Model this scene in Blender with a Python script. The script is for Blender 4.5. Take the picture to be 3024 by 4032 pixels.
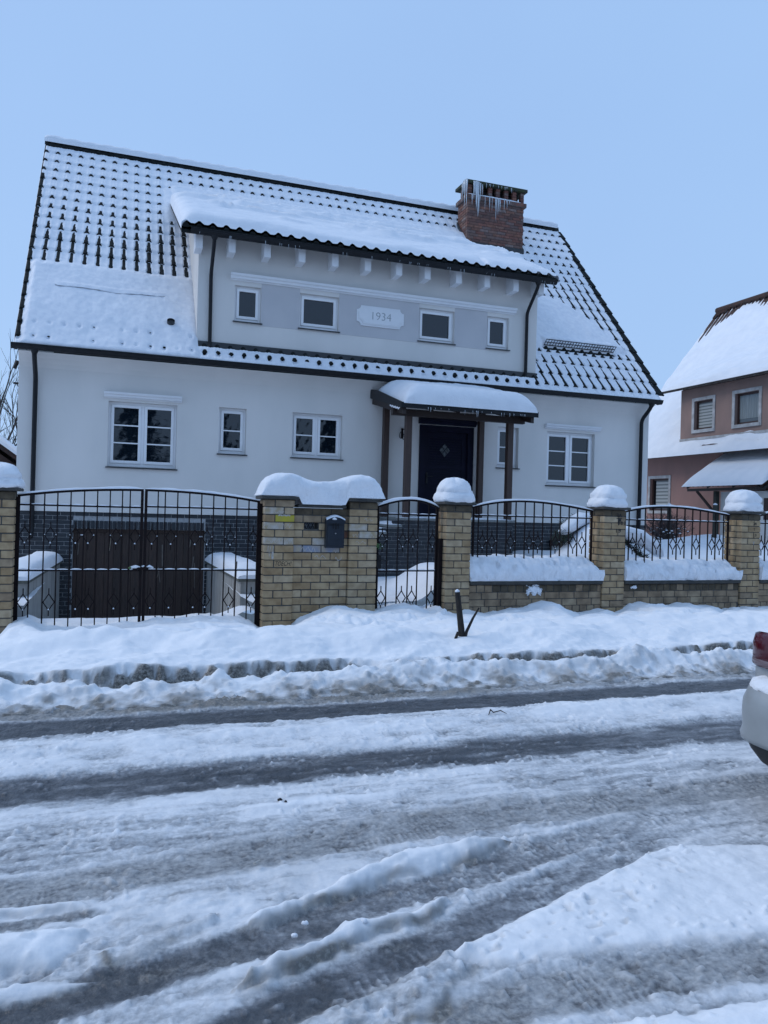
import bpy, bmesh, math, random
import numpy as np
from mathutils import Matrix, Vector

random.seed(7)
for o in list(bpy.data.objects):
    bpy.data.objects.remove(o, do_unlink=True)
SC = bpy.context.scene
COL = SC.collection

# ------------------------------------------------------------------ camera
CAM_H = 1.53
cd = bpy.data.cameras.new("camera")
cd.sensor_fit = 'HORIZONTAL'
cd.sensor_width = 36.0
cd.lens = 36.0 * 3028.0 / 3024.0
cd.clip_start = 0.05
cd.clip_end = 2000.0
cam = bpy.data.objects.new("camera", cd)
COL.objects.link(cam)
_yaw, _pitch, _roll = math.radians(19.401), math.radians(0.003), math.radians(1.549)
_F = Vector((math.sin(_yaw) * math.cos(_pitch), math.cos(_yaw) * math.cos(_pitch), math.sin(_pitch)))
_R = Vector((math.cos(_yaw), -math.sin(_yaw), 0.0))
_U = _R.cross(_F)
_R2 = _R * math.cos(_roll) + _U * math.sin(_roll)
_U2 = -_R * math.sin(_roll) + _U * math.cos(_roll)
cam.matrix_world = Matrix(((_R2.x, _U2.x, -_F.x, 0.0), (_R2.y, _U2.y, -_F.y, 0.0),
                           (_R2.z, _U2.z, -_F.z, CAM_H), (0, 0, 0, 1)))
SC.camera = cam

# ------------------------------------------------------------------ sky, sun, exposure
SUN_EL, SUN_AZ = math.radians(44), math.radians(-62)      # behind the clouds, to the left and back
world = bpy.data.worlds.new("World")
SC.world = world
world.use_nodes = True
nt = world.node_tree
nt.nodes.clear()
w_out = nt.nodes.new('ShaderNodeOutputWorld')
w_bg = nt.nodes.new('ShaderNodeBackground')
w_sky = nt.nodes.new('ShaderNodeTexSky')
w_sky.sky_type = 'NISHITA'
w_sky.sun_disc = False
w_sky.sun_elevation = SUN_EL
w_sky.sun_rotation = SUN_AZ
w_sky.air_density = 1.0
w_sky.dust_density = 2.0
w_tc = nt.nodes.new('ShaderNodeTexCoord')
w_nz = nt.nodes.new('ShaderNodeTexNoise')
w_nz.inputs['Scale'].default_value = 2.2
w_nz.inputs['Detail'].default_value = 3.0
w_rmp = nt.nodes.new('ShaderNodeMixRGB')                 # an even cloud deck with faint bands
w_rmp.inputs[1].default_value = (4.15, 6.5, 10.3, 1)
w_rmp.inputs[2].default_value = (3.5, 5.5, 9.2, 1)
w_mix = nt.nodes.new('ShaderNodeMixRGB')
w_mix.inputs[0].default_value = 0.88
nt.links.new(w_tc.outputs['Generated'], w_nz.inputs['Vector'])
nt.links.new(w_nz.outputs['Fac'], w_rmp.inputs[0])
nt.links.new(w_sky.outputs[0], w_mix.inputs[1])
# the deck thins a little towards the horizon
w_sep = nt.nodes.new('ShaderNodeSeparateXYZ'); nt.links.new(w_tc.outputs['Generated'], w_sep.inputs[0])
w_mr = nt.nodes.new('ShaderNodeMapRange'); w_mr.inputs['From Min'].default_value = 0.0; w_mr.inputs['From Max'].default_value = 0.45; w_mr.inputs['To Min'].default_value = 0.55; w_mr.inputs['To Max'].default_value = 0.0
nt.links.new(w_sep.outputs['Z'], w_mr.inputs['Value'])
w_hz = nt.nodes.new('ShaderNodeMixRGB'); w_hz.inputs[2].default_value = (4.7, 6.9, 10.3, 1)
nt.links.new(w_mr.outputs['Result'], w_hz.inputs[0]); nt.links.new(w_rmp.outputs[0], w_hz.inputs[1])
nt.links.new(w_hz.outputs[0], w_mix.inputs[2])
nt.links.new(w_mix.outputs[0], w_bg.inputs['Color'])
w_bg.inputs['Strength'].default_value = 0.1
nt.links.new(w_bg.outputs[0], w_out.inputs['Surface'])

sd = bpy.data.lights.new("sun", 'SUN')
sd.energy = 1.05
sd.angle = math.radians(32)
sd.color = (1.0, 0.96, 0.91)
sun = bpy.data.objects.new("sun", sd)
COL.objects.link(sun)
_sdir = Vector((math.cos(SUN_EL) * math.sin(SUN_AZ), math.cos(SUN_EL) * math.cos(SUN_AZ), math.sin(SUN_EL)))
sun.rotation_euler = _sdir.to_track_quat('Z', 'Y').to_euler()
sun.location = (0, 30, 40)

vs = SC.view_settings
vs.view_transform = 'Standard'
vs.look = 'None'
vs.exposure = 0.0
vs.gamma = 1.0
vs.use_curve_mapping = False
SC.render.resolution_x = 768
SC.render.resolution_y = 1024

# ------------------------------------------------------------------ materials
MATS = {}
def _n(nt, t, **kw):
    n = nt.nodes.new(t)
    for k, v in kw.items():
        setattr(n, k, v)
    return n

def mat(name, c1, c2=None, scale=6.0, detail=4.0, rough=0.6, rough2=None, bump=0.0, bscale=None, bdist=0.01,
        coord='pos', stretch=(1, 1, 1), metallic=0.0, rnd=None, spec=0.5, ramp=(0.35, 0.65)):
    """Principled material: two colours mixed by noise, optional per-object colour list, optional bump."""
    if name in MATS:
        return MATS[name]
    m = bpy.data.materials.new(name)
    m.use_nodes = True
    nt = m.node_tree
    bs = nt.nodes['Principled BSDF']
    bs.inputs['Roughness'].default_value = rough
    bs.inputs['Metallic'].default_value = metallic
    bs.inputs['Specular IOR Level'].default_value = spec
    if coord == 'pos':
        src = _n(nt, 'ShaderNodeNewGeometry').outputs['Position']
    else:
        src = _n(nt, 'ShaderNodeTexCoord').outputs['Object']
    mp = _n(nt, 'ShaderNodeMapping')
    mp.inputs['Scale'].default_value = stretch
    nt.links.new(src, mp.inputs['Vector'])
    vec = mp.outputs['Vector']
    col = None
    if c2 is not None:
        nz = _n(nt, 'ShaderNodeTexNoise')
        nz.inputs['Scale'].default_value = scale
        nz.inputs['Detail'].default_value = detail
        nt.links.new(vec, nz.inputs['Vector'])
        rp = _n(nt, 'ShaderNodeMapRange')
        rp.inputs['From Min'].default_value = ramp[0]
        rp.inputs['From Max'].default_value = ramp[1]
        nt.links.new(nz.outputs['Fac'], rp.inputs['Value'])
        mx = _n(nt, 'ShaderNodeMixRGB')
        mx.inputs[1].default_value = (*c1, 1)
        mx.inputs[2].default_value = (*c2, 1)
        nt.links.new(rp.outputs['Result'], mx.inputs[0])
        col = mx.outputs[0]
        if rough2 is not None:
            r2 = _n(nt, 'ShaderNodeMapRange')
            r2.inputs['To Min'].default_value = rough
            r2.inputs['To Max'].default_value = rough2
            nt.links.new(rp.outputs['Result'], r2.inputs['Value'])
            nt.links.new(r2.outputs['Result'], bs.inputs['Roughness'])
    if rnd:
        oi = _n(nt, 'ShaderNodeObjectInfo')
        cr = _n(nt, 'ShaderNodeValToRGB')
        cr.color_ramp.interpolation = 'LINEAR'
        els = cr.color_ramp.elements
        while len(els) < len(rnd):
            els.new(0.5)
        for i, c in enumerate(rnd):
            els[i].position = i / max(1, len(rnd) - 1)
            els[i].color = (*c, 1)
        nt.links.new(oi.outputs['Random'], cr.inputs['Fac'])
        if col is not None:
            ml = _n(nt, 'ShaderNodeMixRGB', blend_type='MULTIPLY')
            ml.inputs[0].default_value = 1.0
            nt.links.new(cr.outputs['Color'], ml.inputs[1])
            nt.links.new(col, ml.inputs[2])
            col = ml.outputs[0]
        else:
            col = cr.outputs['Color']
    if col is None:
        bs.inputs['Base Color'].default_value = (*c1, 1)
    else:
        nt.links.new(col, bs.inputs['Base Color'])
    if bump:
        nb = _n(nt, 'ShaderNodeTexNoise')
        nb.inputs['Scale'].default_value = bscale or scale * 6
        nb.inputs['Detail'].default_value = 5.0
        nt.links.new(vec, nb.inputs['Vector'])
        bp = _n(nt, 'ShaderNodeBump')
        bp.inputs['Strength'].default_value = bump
        bp.inputs['Distance'].default_value = bdist
        nt.links.new(nb.outputs['Fac'], bp.inputs['Height'])
        nt.links.new(bp.outputs['Normal'], bs.inputs['Normal'])
    MATS[name] = m
    return m

M = {}
M['snow'] = mat('snow', (0.84, 0.86, 0.90), (0.78, 0.81, 0.86), scale=3.0, rough=0.65, bump=0.5, bscale=38, bdist=0.02, spec=0.25)
M['snow_thin'] = mat('snow_thin', (0.84, 0.86, 0.90), (0.75, 0.78, 0.84), scale=9.0, rough=0.6, bump=0.3, bscale=90, bdist=0.008, spec=0.25)
M['stucco'] = mat('light_stucco', (0.76, 0.725, 0.69), (0.67, 0.65, 0.62), scale=0.9, detail=6, stretch=(1, 1, 0.45), rough=0.9, bump=0.25, bscale=160, bdist=0.004, spec=0.1)
M['stucco_grey'] = mat('grey_stucco', (0.57, 0.555, 0.56), (0.53, 0.52, 0.53), scale=2.0, rough=0.9, bump=0.25, bscale=160, bdist=0.004, spec=0.1)
M['trim'] = mat('white_trim', (0.80, 0.80, 0.81), (0.76, 0.765, 0.78), scale=3, rough=0.6, bump=0.05, bscale=80, bdist=0.002)
M['upvc'] = mat('white_frame', (0.84, 0.84, 0.85), rough=0.35)
def _glass(name, tint, refl, rough):
    m = bpy.data.materials.new(name); m.use_nodes = True
    b = m.node_tree.nodes['Principled BSDF']
    b.inputs['Base Color'].default_value = (*tint, 1)
    b.inputs['Roughness'].default_value = rough
    b.inputs['Specular IOR Level'].default_value = refl
    nz = _n(m.node_tree, 'ShaderNodeTexNoise'); nz.inputs['Scale'].default_value = 1.7; nz.inputs['Detail'].default_value = 1
    bp = _n(m.node_tree, 'ShaderNodeBump'); bp.inputs['Strength'].default_value = 0.08; bp.inputs['Distance'].default_value = 0.05
    m.node_tree.links.new(nz.outputs['Fac'], bp.inputs['Height']); m.node_tree.links.new(bp.outputs['Normal'], b.inputs['Normal'])
    return m
M['glass'] = _glass('window_glass', (0.005, 0.010, 0.016), 0.75, 0.03)
M['glass_nb'] = _glass('curtained_glass', (0.13, 0.16, 0.18), 0.6, 0.1)
M['tile'] = mat('dark_roof_tile', (0.026, 0.030, 0.031), (0.014, 0.017, 0.018), scale=9, rough=0.8, spec=0.08, bump=0.3, bscale=70, bdist=0.004, rnd=[(0.85, 0.85, 0.85), (1.15, 1.15, 1.12)])
M['black_metal'] = mat('black_metal', (0.009, 0.010, 0.012), (0.014, 0.015, 0.018), scale=12, rough=0.45, spec=0.25)
M['gate_iron'] = mat('gate_iron', (0.010, 0.008, 0.009), (0.018, 0.011, 0.011), scale=18, rough=0.75, spec=0.12, bump=0.2, bscale=120, bdist=0.002)
M['sill'] = mat('dark_sill', (0.03, 0.032, 0.036), rough=0.4)
M['clinker'] = mat('dark_clinker', (0.9, 0.9, 0.9), (0.65, 0.67, 0.7), scale=14, rough=0.32, rough2=0.55, bump=0.15, bscale=60, bdist=0.003,
                   rnd=[(0.016, 0.021, 0.030), (0.026, 0.032, 0.042), (0.020, 0.028, 0.036), (0.034, 0.038, 0.046)])
M['mortar_blue'] = mat('grey_mortar', (0.38, 0.39, 0.40), (0.30, 0.31, 0.32), scale=20, rough=0.95, bump=0.3, bscale=150, bdist=0.004)
M['yb'] = mat('yellow_brick', (1.0, 1.0, 1.0), (0.70, 0.66, 0.62), scale=9, detail=6, rough=0.85, bump=0.4, bscale=90, bdist=0.004,
              rnd=[(0.36, 0.255, 0.14), (0.46, 0.35, 0.215), (0.40, 0.29, 0.165), (0.50, 0.40, 0.27), (0.33, 0.23, 0.125), (0.44, 0.33, 0.20)])
M['yb_wet'] = mat('damp_yellow_brick', (1.0, 1.0, 1.0), (0.5, 0.48, 0.47), scale=6, detail=6, rough=0.7, bump=0.4, bscale=90, bdist=0.004,
                  rnd=[(0.29, 0.21, 0.13), (0.37, 0.28, 0.18), (0.31, 0.22, 0.135), (0.40, 0.31, 0.20)])
M['yb_dark'] = mat('dark_top_brick', (1.0, 1.0, 1.0), (0.5, 0.5, 0.5), scale=7, detail=6, rough=0.85, bump=0.4, bscale=90, bdist=0.004,
                   rnd=[(0.085, 0.068, 0.046), (0.13, 0.098, 0.06), (0.10, 0.082, 0.055)])  # darker brick for the course under each coping
M['yb_yellow'] = mat('yellow_painted_brick', (0.42, 0.36, 0.03), (0.34, 0.29, 0.05), scale=9, rough=0.6)
M['yb_blue'] = mat('bluish_painted_brick', (0.24, 0.27, 0.35), (0.38, 0.32, 0.24), scale=9, detail=6, rough=0.8)
M['yb_chalk'] = mat('whitened_brick', (0.36, 0.28, 0.175), (0.47, 0.44, 0.40), scale=9, detail=6, rough=0.85, bump=0.4, bscale=90, bdist=0.004)
M['yb_red'] = mat('reddish_brick', (0.17, 0.075, 0.045), (0.12, 0.055, 0.035), scale=7, rough=0.8)
M['mortar'] = mat('dark_mortar', (0.10, 0.10, 0.098), (0.06, 0.062, 0.062), scale=14, rough=0.95, bump=0.4, bscale=120, bdist=0.004)
M['cap_stone'] = mat('dark_coping', (0.035, 0.036, 0.036), (0.06, 0.058, 0.052), scale=10, rough=0.7, bump=0.3, bscale=60, bdist=0.006)
M['cb'] = mat('red_chimney_brick', (1.0, 1.0, 1.0), (0.7, 0.68, 0.68), scale=12, detail=5, rough=0.85, bump=0.4, bscale=80, bdist=0.004,
              rnd=[(0.17, 0.072, 0.058), (0.24, 0.105, 0.08), (0.13, 0.07, 0.062), (0.20, 0.13, 0.11), (0.25, 0.115, 0.08), (0.14, 0.085, 0.078), (0.27, 0.20, 0.18)])
M['c_mortar'] = mat('chimney_mortar', (0.15, 0.12, 0.11), (0.11, 0.09, 0.085), scale=25, rough=0.95)
M['moss_slab'] = mat('mossy_slab', (0.03, 0.033, 0.03), (0.04, 0.055, 0.022), scale=9, rough=0.9, bump=0.3, bscale=50)
M['flash'] = mat('dark_flashing', (0.02, 0.022, 0.026), (0.032, 0.034, 0.038), scale=5, rough=0.4)
M['ice'] = mat('ice', (0.62, 0.66, 0.70), (0.5, 0.54, 0.58), scale=30, rough=0.15, spec=0.6)
M['garage_wood'] = mat('garage_wood', (0.048, 0.027, 0.020), (0.030, 0.018, 0.014), scale=5, stretch=(6, 6, 0.8), rough=0.6, bump=0.3, bscale=20, bdist=0.004, rnd=[(0.8, 0.8, 0.8), (1.25, 1.2, 1.2)])
M['post_wood'] = mat('brown_post_wood', (0.062, 0.034, 0.026), (0.042, 0.024, 0.019), scale=5, stretch=(8, 8, 0.6), rough=0.55, bump=0.2, bscale=18, bdist=0.003)
M['beam_wood'] = mat('dark_beam_wood', (0.032, 0.019, 0.015), (0.022, 0.013, 0.011), scale=5, stretch=(0.6, 8, 8), rough=0.55)
M['door_navy'] = mat('navy_door', (0.006, 0.007, 0.018), (0.009, 0.009, 0.024), scale=4, rough=0.6, spec=0.15)
M['door_pane'] = mat('door_light', (0.12, 0.13, 0.14), (0.05, 0.055, 0.06), scale=20, rough=0.15)
M['concrete'] = mat('pale_concrete', (0.36, 0.355, 0.335), (0.24, 0.235, 0.22), scale=3.5, stretch=(2.5, 2.5, 0.5), detail=6, rough=0.85, bump=0.35, bscale=40, bdist=0.005)
M['concrete_dk'] = mat('mossy_concrete', (0.07, 0.075, 0.065), (0.12, 0.12, 0.10), scale=9, rough=0.9, bump=0.3, bscale=50)
M['slab'] = mat('granite_slab', (0.22, 0.23, 0.225), (0.14, 0.15, 0.15), scale=40, rough=0.7, bump=0.2, bscale=120, bdist=0.003)
M['mailbox'] = mat('navy_mailbox', (0.010, 0.016, 0.026), (0.014, 0.021, 0.033), scale=10, rough=0.35)
M['steel'] = mat('steel', (0.45, 0.46, 0.48), rough=0.3, metallic=0.8)
M['marker'] = mat('black_marker', (0.012, 0.012, 0.014), rough=0.7)
M['chalk'] = mat('white_chalk', (0.50, 0.49, 0.48), (0.38, 0.35, 0.30), scale=40, rough=0.9)
M['plaque'] = mat('plaque_white', (0.80, 0.80, 0.81), (0.76, 0.765, 0.78), scale=6, rough=0.6)
M['shade_and_mark_grey'] = mat('plaque_shadow_grey', (0.26, 0.28, 0.30), (0.36, 0.38, 0.40), scale=40, rough=0.8)  # grey stands in for shade in the engraved year; faint pier lettering too
M['pink'] = mat('pink_render', (0.36, 0.205, 0.175), (0.29, 0.18, 0.155), scale=2.2, stretch=(1, 1, 0.6), detail=7, rough=0.95, bump=0.4, bscale=30, bdist=0.01, ramp=(0.3, 0.7))
M['pink_up'] = mat('brown_pink_render', (0.33, 0.215, 0.18), (0.26, 0.18, 0.155), scale=2.4, stretch=(1, 1, 0.5), detail=7, rough=0.95, bump=0.4, bscale=30, bdist=0.01, ramp=(0.3, 0.7))
M['nb_trim'] = mat('worn_white_trim', (0.50, 0.50, 0.50), (0.34, 0.33, 0.32), scale=5, rough=0.9)
M['nb_frame'] = mat('brown_window_frame', (0.05, 0.024, 0.02), rough=0.5)
M['nb_fascia'] = mat('weathered_fascia', (0.07, 0.052, 0.045), (0.12, 0.10, 0.085), scale=7, rough=0.9)
M['rust_tile'] = mat('rusty_old_tile', (0.075, 0.035, 0.025), (0.04, 0.028, 0.025), scale=8, rough=0.9, bump=0.4, bscale=40)
M['blind'] = mat('blind_light', (0.40, 0.42, 0.41), rough=0.7)
M['blind_dk'] = mat('blind_dark', (0.17, 0.19, 0.19), rough=0.7)
M['curtain'] = mat('pale_curtain', (0.26, 0.30, 0.31), (0.19, 0.22, 0.23), scale=5, stretch=(1, 12, 0.3), rough=0.8)
M['bark'] = mat('dark_bark', (0.035, 0.03, 0.028), (0.06, 0.052, 0.047), scale=12, rough=0.95)
M['twig'] = mat('grey_twig', (0.065, 0.05, 0.05), (0.10, 0.08, 0.078), scale=10, rough=0.9)
M['needle'] = mat('dark_needles', (0.012, 0.022, 0.014), (0.025, 0.04, 0.022), scale=20, rough=0.8)
M['conifer'] = mat('dark_conifer', (0.010, 0.014, 0.014), (0.018, 0.024, 0.020), scale=10, rough=0.9)
M['leaf'] = mat('green_leaf', (0.05, 0.12, 0.03), (0.07, 0.16, 0.05), scale=20, rough=0.6)
M['stick'] = mat('grey_wood_handle', (0.17, 0.15, 0.13), (0.11, 0.095, 0.085), scale=12, stretch=(4, 4, 1), rough=0.9)
M['old_post'] = mat('weathered_dark_post', (0.012, 0.010, 0.009), (0.03, 0.024, 0.020), scale=14, stretch=(3, 3, 1), rough=0.85, bump=0.5, bscale=40)
M['green_post'] = mat('dark_green_post', (0.03, 0.033, 0.026), (0.05, 0.05, 0.04), scale=10, rough=0.9)
M['car_paint'] = mat('silver_car_paint', (0.36, 0.38, 0.39), (0.30, 0.32, 0.325), scale=3, detail=6, rough=0.35, metallic=0.25)
M['car_black'] = mat('black_plastic', (0.012, 0.012, 0.013), (0.02, 0.02, 0.02), scale=10, rough=0.6)
M['lamp_red'] = mat('red_lamp_glass', (0.075, 0.005, 0.012), (0.045, 0.003, 0.008), scale=4, rough=0.12)
M['lamp_dark'] = mat('smoked_lamp_strip', (0.16, 0.12, 0.13), rough=0.15)
M['tyre'] = mat('tyre_rubber', (0.015, 0.015, 0.015), rough=0.9)
M['car_glass'] = mat('car_glass', (0.012, 0.014, 0.016), rough=0.06)
M['dirty_snow'] = mat('dirty_snow_lump', (0.36, 0.33, 0.30), (0.56, 0.56, 0.57), scale=18, rough=0.8, bump=0.6, bscale=70, bdist=0.01)
M['brown_wall'] = mat('brown_gable', (0.075, 0.045, 0.035), (0.055, 0.033, 0.027), scale=6, rough=0.9)

def ground_material(name):
    """Snow / packed slush / wet asphalt chosen by what lies on the surface (cover and dirt attributes of the sheet)."""
    m = bpy.data.materials.new(name); m.use_nodes = True
    nt = m.node_tree; L = nt.links.new
    bs = nt.nodes['Principled BSDF']
    pos = _n(nt, 'ShaderNodeNewGeometry').outputs['Position']
    ac = _n(nt, 'ShaderNodeAttribute', attribute_name='cover')
    ad = _n(nt, 'ShaderNodeAttribute', attribute_name='dirt')
    def noise(scale, detail, stretch=None):
        nz = _n(nt, 'ShaderNodeTexNoise'); nz.inputs['Scale'].default_value = scale; nz.inputs['Detail'].default_value = detail
        nz.inputs['Roughness'].default_value = 0.65
        if stretch:
            mp = _n(nt, 'ShaderNodeMapping'); mp.inputs['Scale'].default_value = stretch
            L(pos, mp.inputs['Vector']); L(mp.outputs[0], nz.inputs['Vector'])
        else:
            L(pos, nz.inputs['Vector'])
        return nz.outputs['Fac']
    def math_(op, a, b, clamp=False):
        n = _n(nt, 'ShaderNodeMath', operation=op, use_clamp=clamp)
        for i, v in enumerate((a, b)):
            if isinstance(v, (int, float)): n.inputs[i].default_value = v
            else: L(v, n.inputs[i])
        return n.outputs[0]
    n1 = noise(42, 7); n2 = noise(11, 6, (0.5, 1.35, 1)); n4 = noise(120, 3)
    vo = _n(nt, 'ShaderNodeTexVoronoi', feature='F1'); vo.inputs['Scale'].default_value = 46; vo.inputs['Randomness'].default_value = 1.0
    wp = _n(nt, 'ShaderNodeVectorMath', operation='ADD'); L(pos, wp.inputs[0]); wn = _n(nt, 'ShaderNodeTexNoise'); wn.inputs['Scale'].default_value = 30; L(pos, wn.inputs['Vector'])
    ws = _n(nt, 'ShaderNodeVectorMath', operation='SCALE'); ws.inputs['Scale'].default_value = 0.03; L(wn.outputs['Color'], ws.inputs[0]); L(ws.outputs[0], wp.inputs[1]); L(wp.outputs[0], vo.inputs['Vector'])
    n3 = math_('SUBTRACT', 1.0, vo.outputs['Distance'])
    jit = math_('ADD', math_('ADD', math_('MULTIPLY', math_('SUBTRACT', n1, 0.5), 0.50), math_('MULTIPLY', math_('SUBTRACT', n3, 0.6), 0.16)), math_('MULTIPLY', math_('SUBTRACT', n2, 0.5), 0.75))
    c = math_('ADD', ac.outputs['Fac'], math_('MULTIPLY', jit, math_('SUBTRACT', 1.08, math_('ABSOLUTE', math_('SUBTRACT', math_('MULTIPLY', ac.outputs['Fac'], 2.0), 1.0), 0.0))), True)
    cr = _n(nt, 'ShaderNodeValToRGB'); e = cr.color_ramp.elements
    stops = [(0.0, (0.030, 0.033, 0.038)), (0.20, (0.075, 0.080, 0.090)), (0.40, (0.21, 0.22, 0.24)), (0.60, (0.43, 0.45, 0.475)), (0.80, (0.71, 0.73, 0.76)), (1.0, (0.85, 0.865, 0.89))]
    while len(e) < len(stops): e.new(0.5)
    for i, (p, k) in enumerate(stops): e[i].position = p; e[i].color = (*k, 1)
    L(c, cr.inputs['Fac'])
    dm = math_('MULTIPLY', ad.outputs['Fac'], math_('ADD', math_('MULTIPLY', n1, 1.4), 0.35), True)
    dc = _n(nt, 'ShaderNodeMixRGB'); dc.inputs[1].default_value = (0.05, 0.044, 0.037, 1); dc.inputs[2].default_value = (0.34, 0.325, 0.30, 1)
    dr = _n(nt, 'ShaderNodeMapRange'); dr.inputs['From Min'].default_value = 0.36; dr.inputs['From Max'].default_value = 0.68; L(n1, dr.inputs['Value']); L(dr.outputs['Result'], dc.inputs[0])
    mx = _n(nt, 'ShaderNodeMixRGB'); L(dm, mx.inputs[0]); L(cr.outputs['Color'], mx.inputs[1]); L(dc.outputs[0], mx.inputs[2])
    L(mx.outputs[0], bs.inputs['Base Color'])
    rr = _n(nt, 'ShaderNodeMapRange'); rr.inputs['To Min'].default_value = 0.26; rr.inputs['To Max'].default_value = 0.72
    L(c, rr.inputs['Value']); L(rr.outputs['Result'], bs.inputs['Roughness'])
    bs.inputs['Specular IOR Level'].default_value = 0.4
    bp = _n(nt, 'ShaderNodeBump'); bp.inputs['Strength'].default_value = 0.45; bp.inputs['Distance'].default_value = 0.011
    hh = math_('ADD', math_('ADD', math_('MULTIPLY', n1, 0.8), math_('MULTIPLY', n3, 0.55)), math_('MULTIPLY', n4, 0.25))
    L(math_('MULTIPLY', hh, math_('SUBTRACT', 1.35, c)), bp.inputs['Height']); L(bp.outputs['Normal'], bs.inputs['Normal'])
    return m
M['ground'] = ground_material('winter_ground')

# ------------------------------------------------------------------ noise
def _hash(ix, iy, seed):
    h = (ix.astype(np.int64) * 374761393 + iy.astype(np.int64) * 668265263 + seed * 1442695041) & 0xffffffff
    h = ((h ^ (h >> 13)) * 1274126177) & 0xffffffff
    return ((h ^ (h >> 16)) & 0xffff) / 65535.0
def vn(x, y, seed=0):
    ix = np.floor(x); iy = np.floor(y); fx = x - ix; fy = y - iy
    fx = fx * fx * fx * (fx * (fx * 6 - 15) + 10); fy = fy * fy * fy * (fy * (fy * 6 - 15) + 10)
    a = _hash(ix, iy, seed); b = _hash(ix + 1, iy, seed); c = _hash(ix, iy + 1, seed); d = _hash(ix + 1, iy + 1, seed)
    return (a + (b - a) * fx) * (1 - fy) + (c + (d - c) * fx) * fy
def fbm(x, y, seed=0, o=4, g=0.5):
    s = 0.0; a = 1.0; t = 0.0
    for i in range(o):
        s = s + a * (vn(x, y, seed + i * 17) - 0.5); t += a; a *= g; x = x * 2.03 + 3.1; y = y * 2.03 + 7.7
    return 2.0 * s / t                       # about -1..1
def sst(a, b, x):
    t = np.clip((x - a) / (b - a), 0, 1); return t * t * (3 - 2 * t)

# ------------------------------------------------------------------ mesh helpers
class MB:
    def __init__(s): s.v = []; s.f = []; s.mi = []; s.cur = 0
    def add(s, vs, fs):
        b = len(s.v); s.v += [tuple(map(float, p)) for p in vs]
        for f in fs: s.f.append([b + i for i in f]); s.mi.append(s.cur)
        return s
    def box(s, x0, x1, y0, y1, z0, z1):
        return s.add([(x0, y0, z0), (x1, y0, z0), (x1, y1, z0), (x0, y1, z0), (x0, y0, z1), (x1, y0, z1), (x1, y1, z1), (x0, y1, z1)],
                     [(0, 3, 2, 1), (4, 5, 6, 7), (0, 1, 5, 4), (1, 2, 6, 5), (2, 3, 7, 6), (3, 0, 4, 7)])
    def prism(s, poly, axis, a, b):
        """poly: 2-D points; axis 'x','y','z': extruded from a to b along it."""
        n = len(poly)
        def P(p, t):
            return {'x': (t, p[0], p[1]), 'y': (p[0], t, p[1]), 'z': (p[0], p[1], t)}[axis]
        vs = [P(p, a) for p in poly] + [P(p, b) for p in poly]
        fs = [list(range(n))[::-1], list(range(n, 2 * n))] + [(i, (i + 1) % n, n + (i + 1) % n, n + i) for i in range(n)]
        return s.add(vs, fs)
    def tube(s, path, r, n=8, cap=True, flat=False):
        pts = [Vector(p) for p in path]; m = len(pts)
        rs = r if isinstance(r, (list, tuple)) else [r] * m
        prev = None; vs = []
        for i in range(m):
            d = (pts[min(i + 1, m - 1)] - pts[max(i - 1, 0)])
            d = d.normalized() if d.length > 1e-9 else Vector((0, 0, 1))
            if prev is None:
                up = Vector((0, 0, 1)) if abs(d.z) < 0.9 else Vector((0, -1, 0))
                u = d.cross(up).normalized()
            else:
                u = prev - d * prev.dot(d)
                u = u.normalized() if u.length > 1e-6 else d.orthogonal().normalized()
            prev = u; w = d.cross(u)
            for k in range(n):
                a = 2 * math.pi * (k + 0.5) / n
                vs.append(pts[i] + (u * math.cos(a) + w * math.sin(a)) * rs[i])
        fs = [(i * n + k, i * n + (k + 1) % n, (i + 1) * n + (k + 1) % n, (i + 1) * n + k) for i in range(m - 1) for k in range(n)]
        if cap: fs += [list(range(n))[::-1], [(m - 1) * n + k for k in range(n)]]
        return s.add(vs, fs)
    def bar(s, a, b, w):
        return s.tube([a, b], w * 0.7071, 4)
    def grid(s, P):
        """P: rows of points"""
        r = len(P); c = len(P[0])
        return s.add([q for row in P for q in row], [(i * c + j, i * c + j + 1, (i + 1) * c + j + 1, (i + 1) * c + j) for i in range(r - 1) for j in range(c - 1)])
    def build(s, name, m, parent=None, smooth=False, label=None, cat=None, group=None, kind=None, bevel=0.0):
        me = bpy.data.meshes.new(name)
        me.from_pydata(s.v, [], s.f)
        mats = m if isinstance(m, (list, tuple)) else [m]
        for k in mats: me.materials.append(M[k] if isinstance(k, str) else k)
        if len(mats) > 1: me.polygons.foreach_set('material_index', s.mi)
        bm = bmesh.new(); bm.from_mesh(me)
        bmesh.ops.recalc_face_normals(bm, faces=bm.faces)
        if bevel:
            bmesh.ops.bevel(bm, geom=list(bm.edges), offset=bevel, segments=1, affect='EDGES')
        bm.to_mesh(me); bm.free()
        if smooth: me.polygons.foreach_set('use_smooth', [True] * len(me.polygons))
        me.update()
        return link(name, me, parent, label, cat, group, kind)

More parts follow.
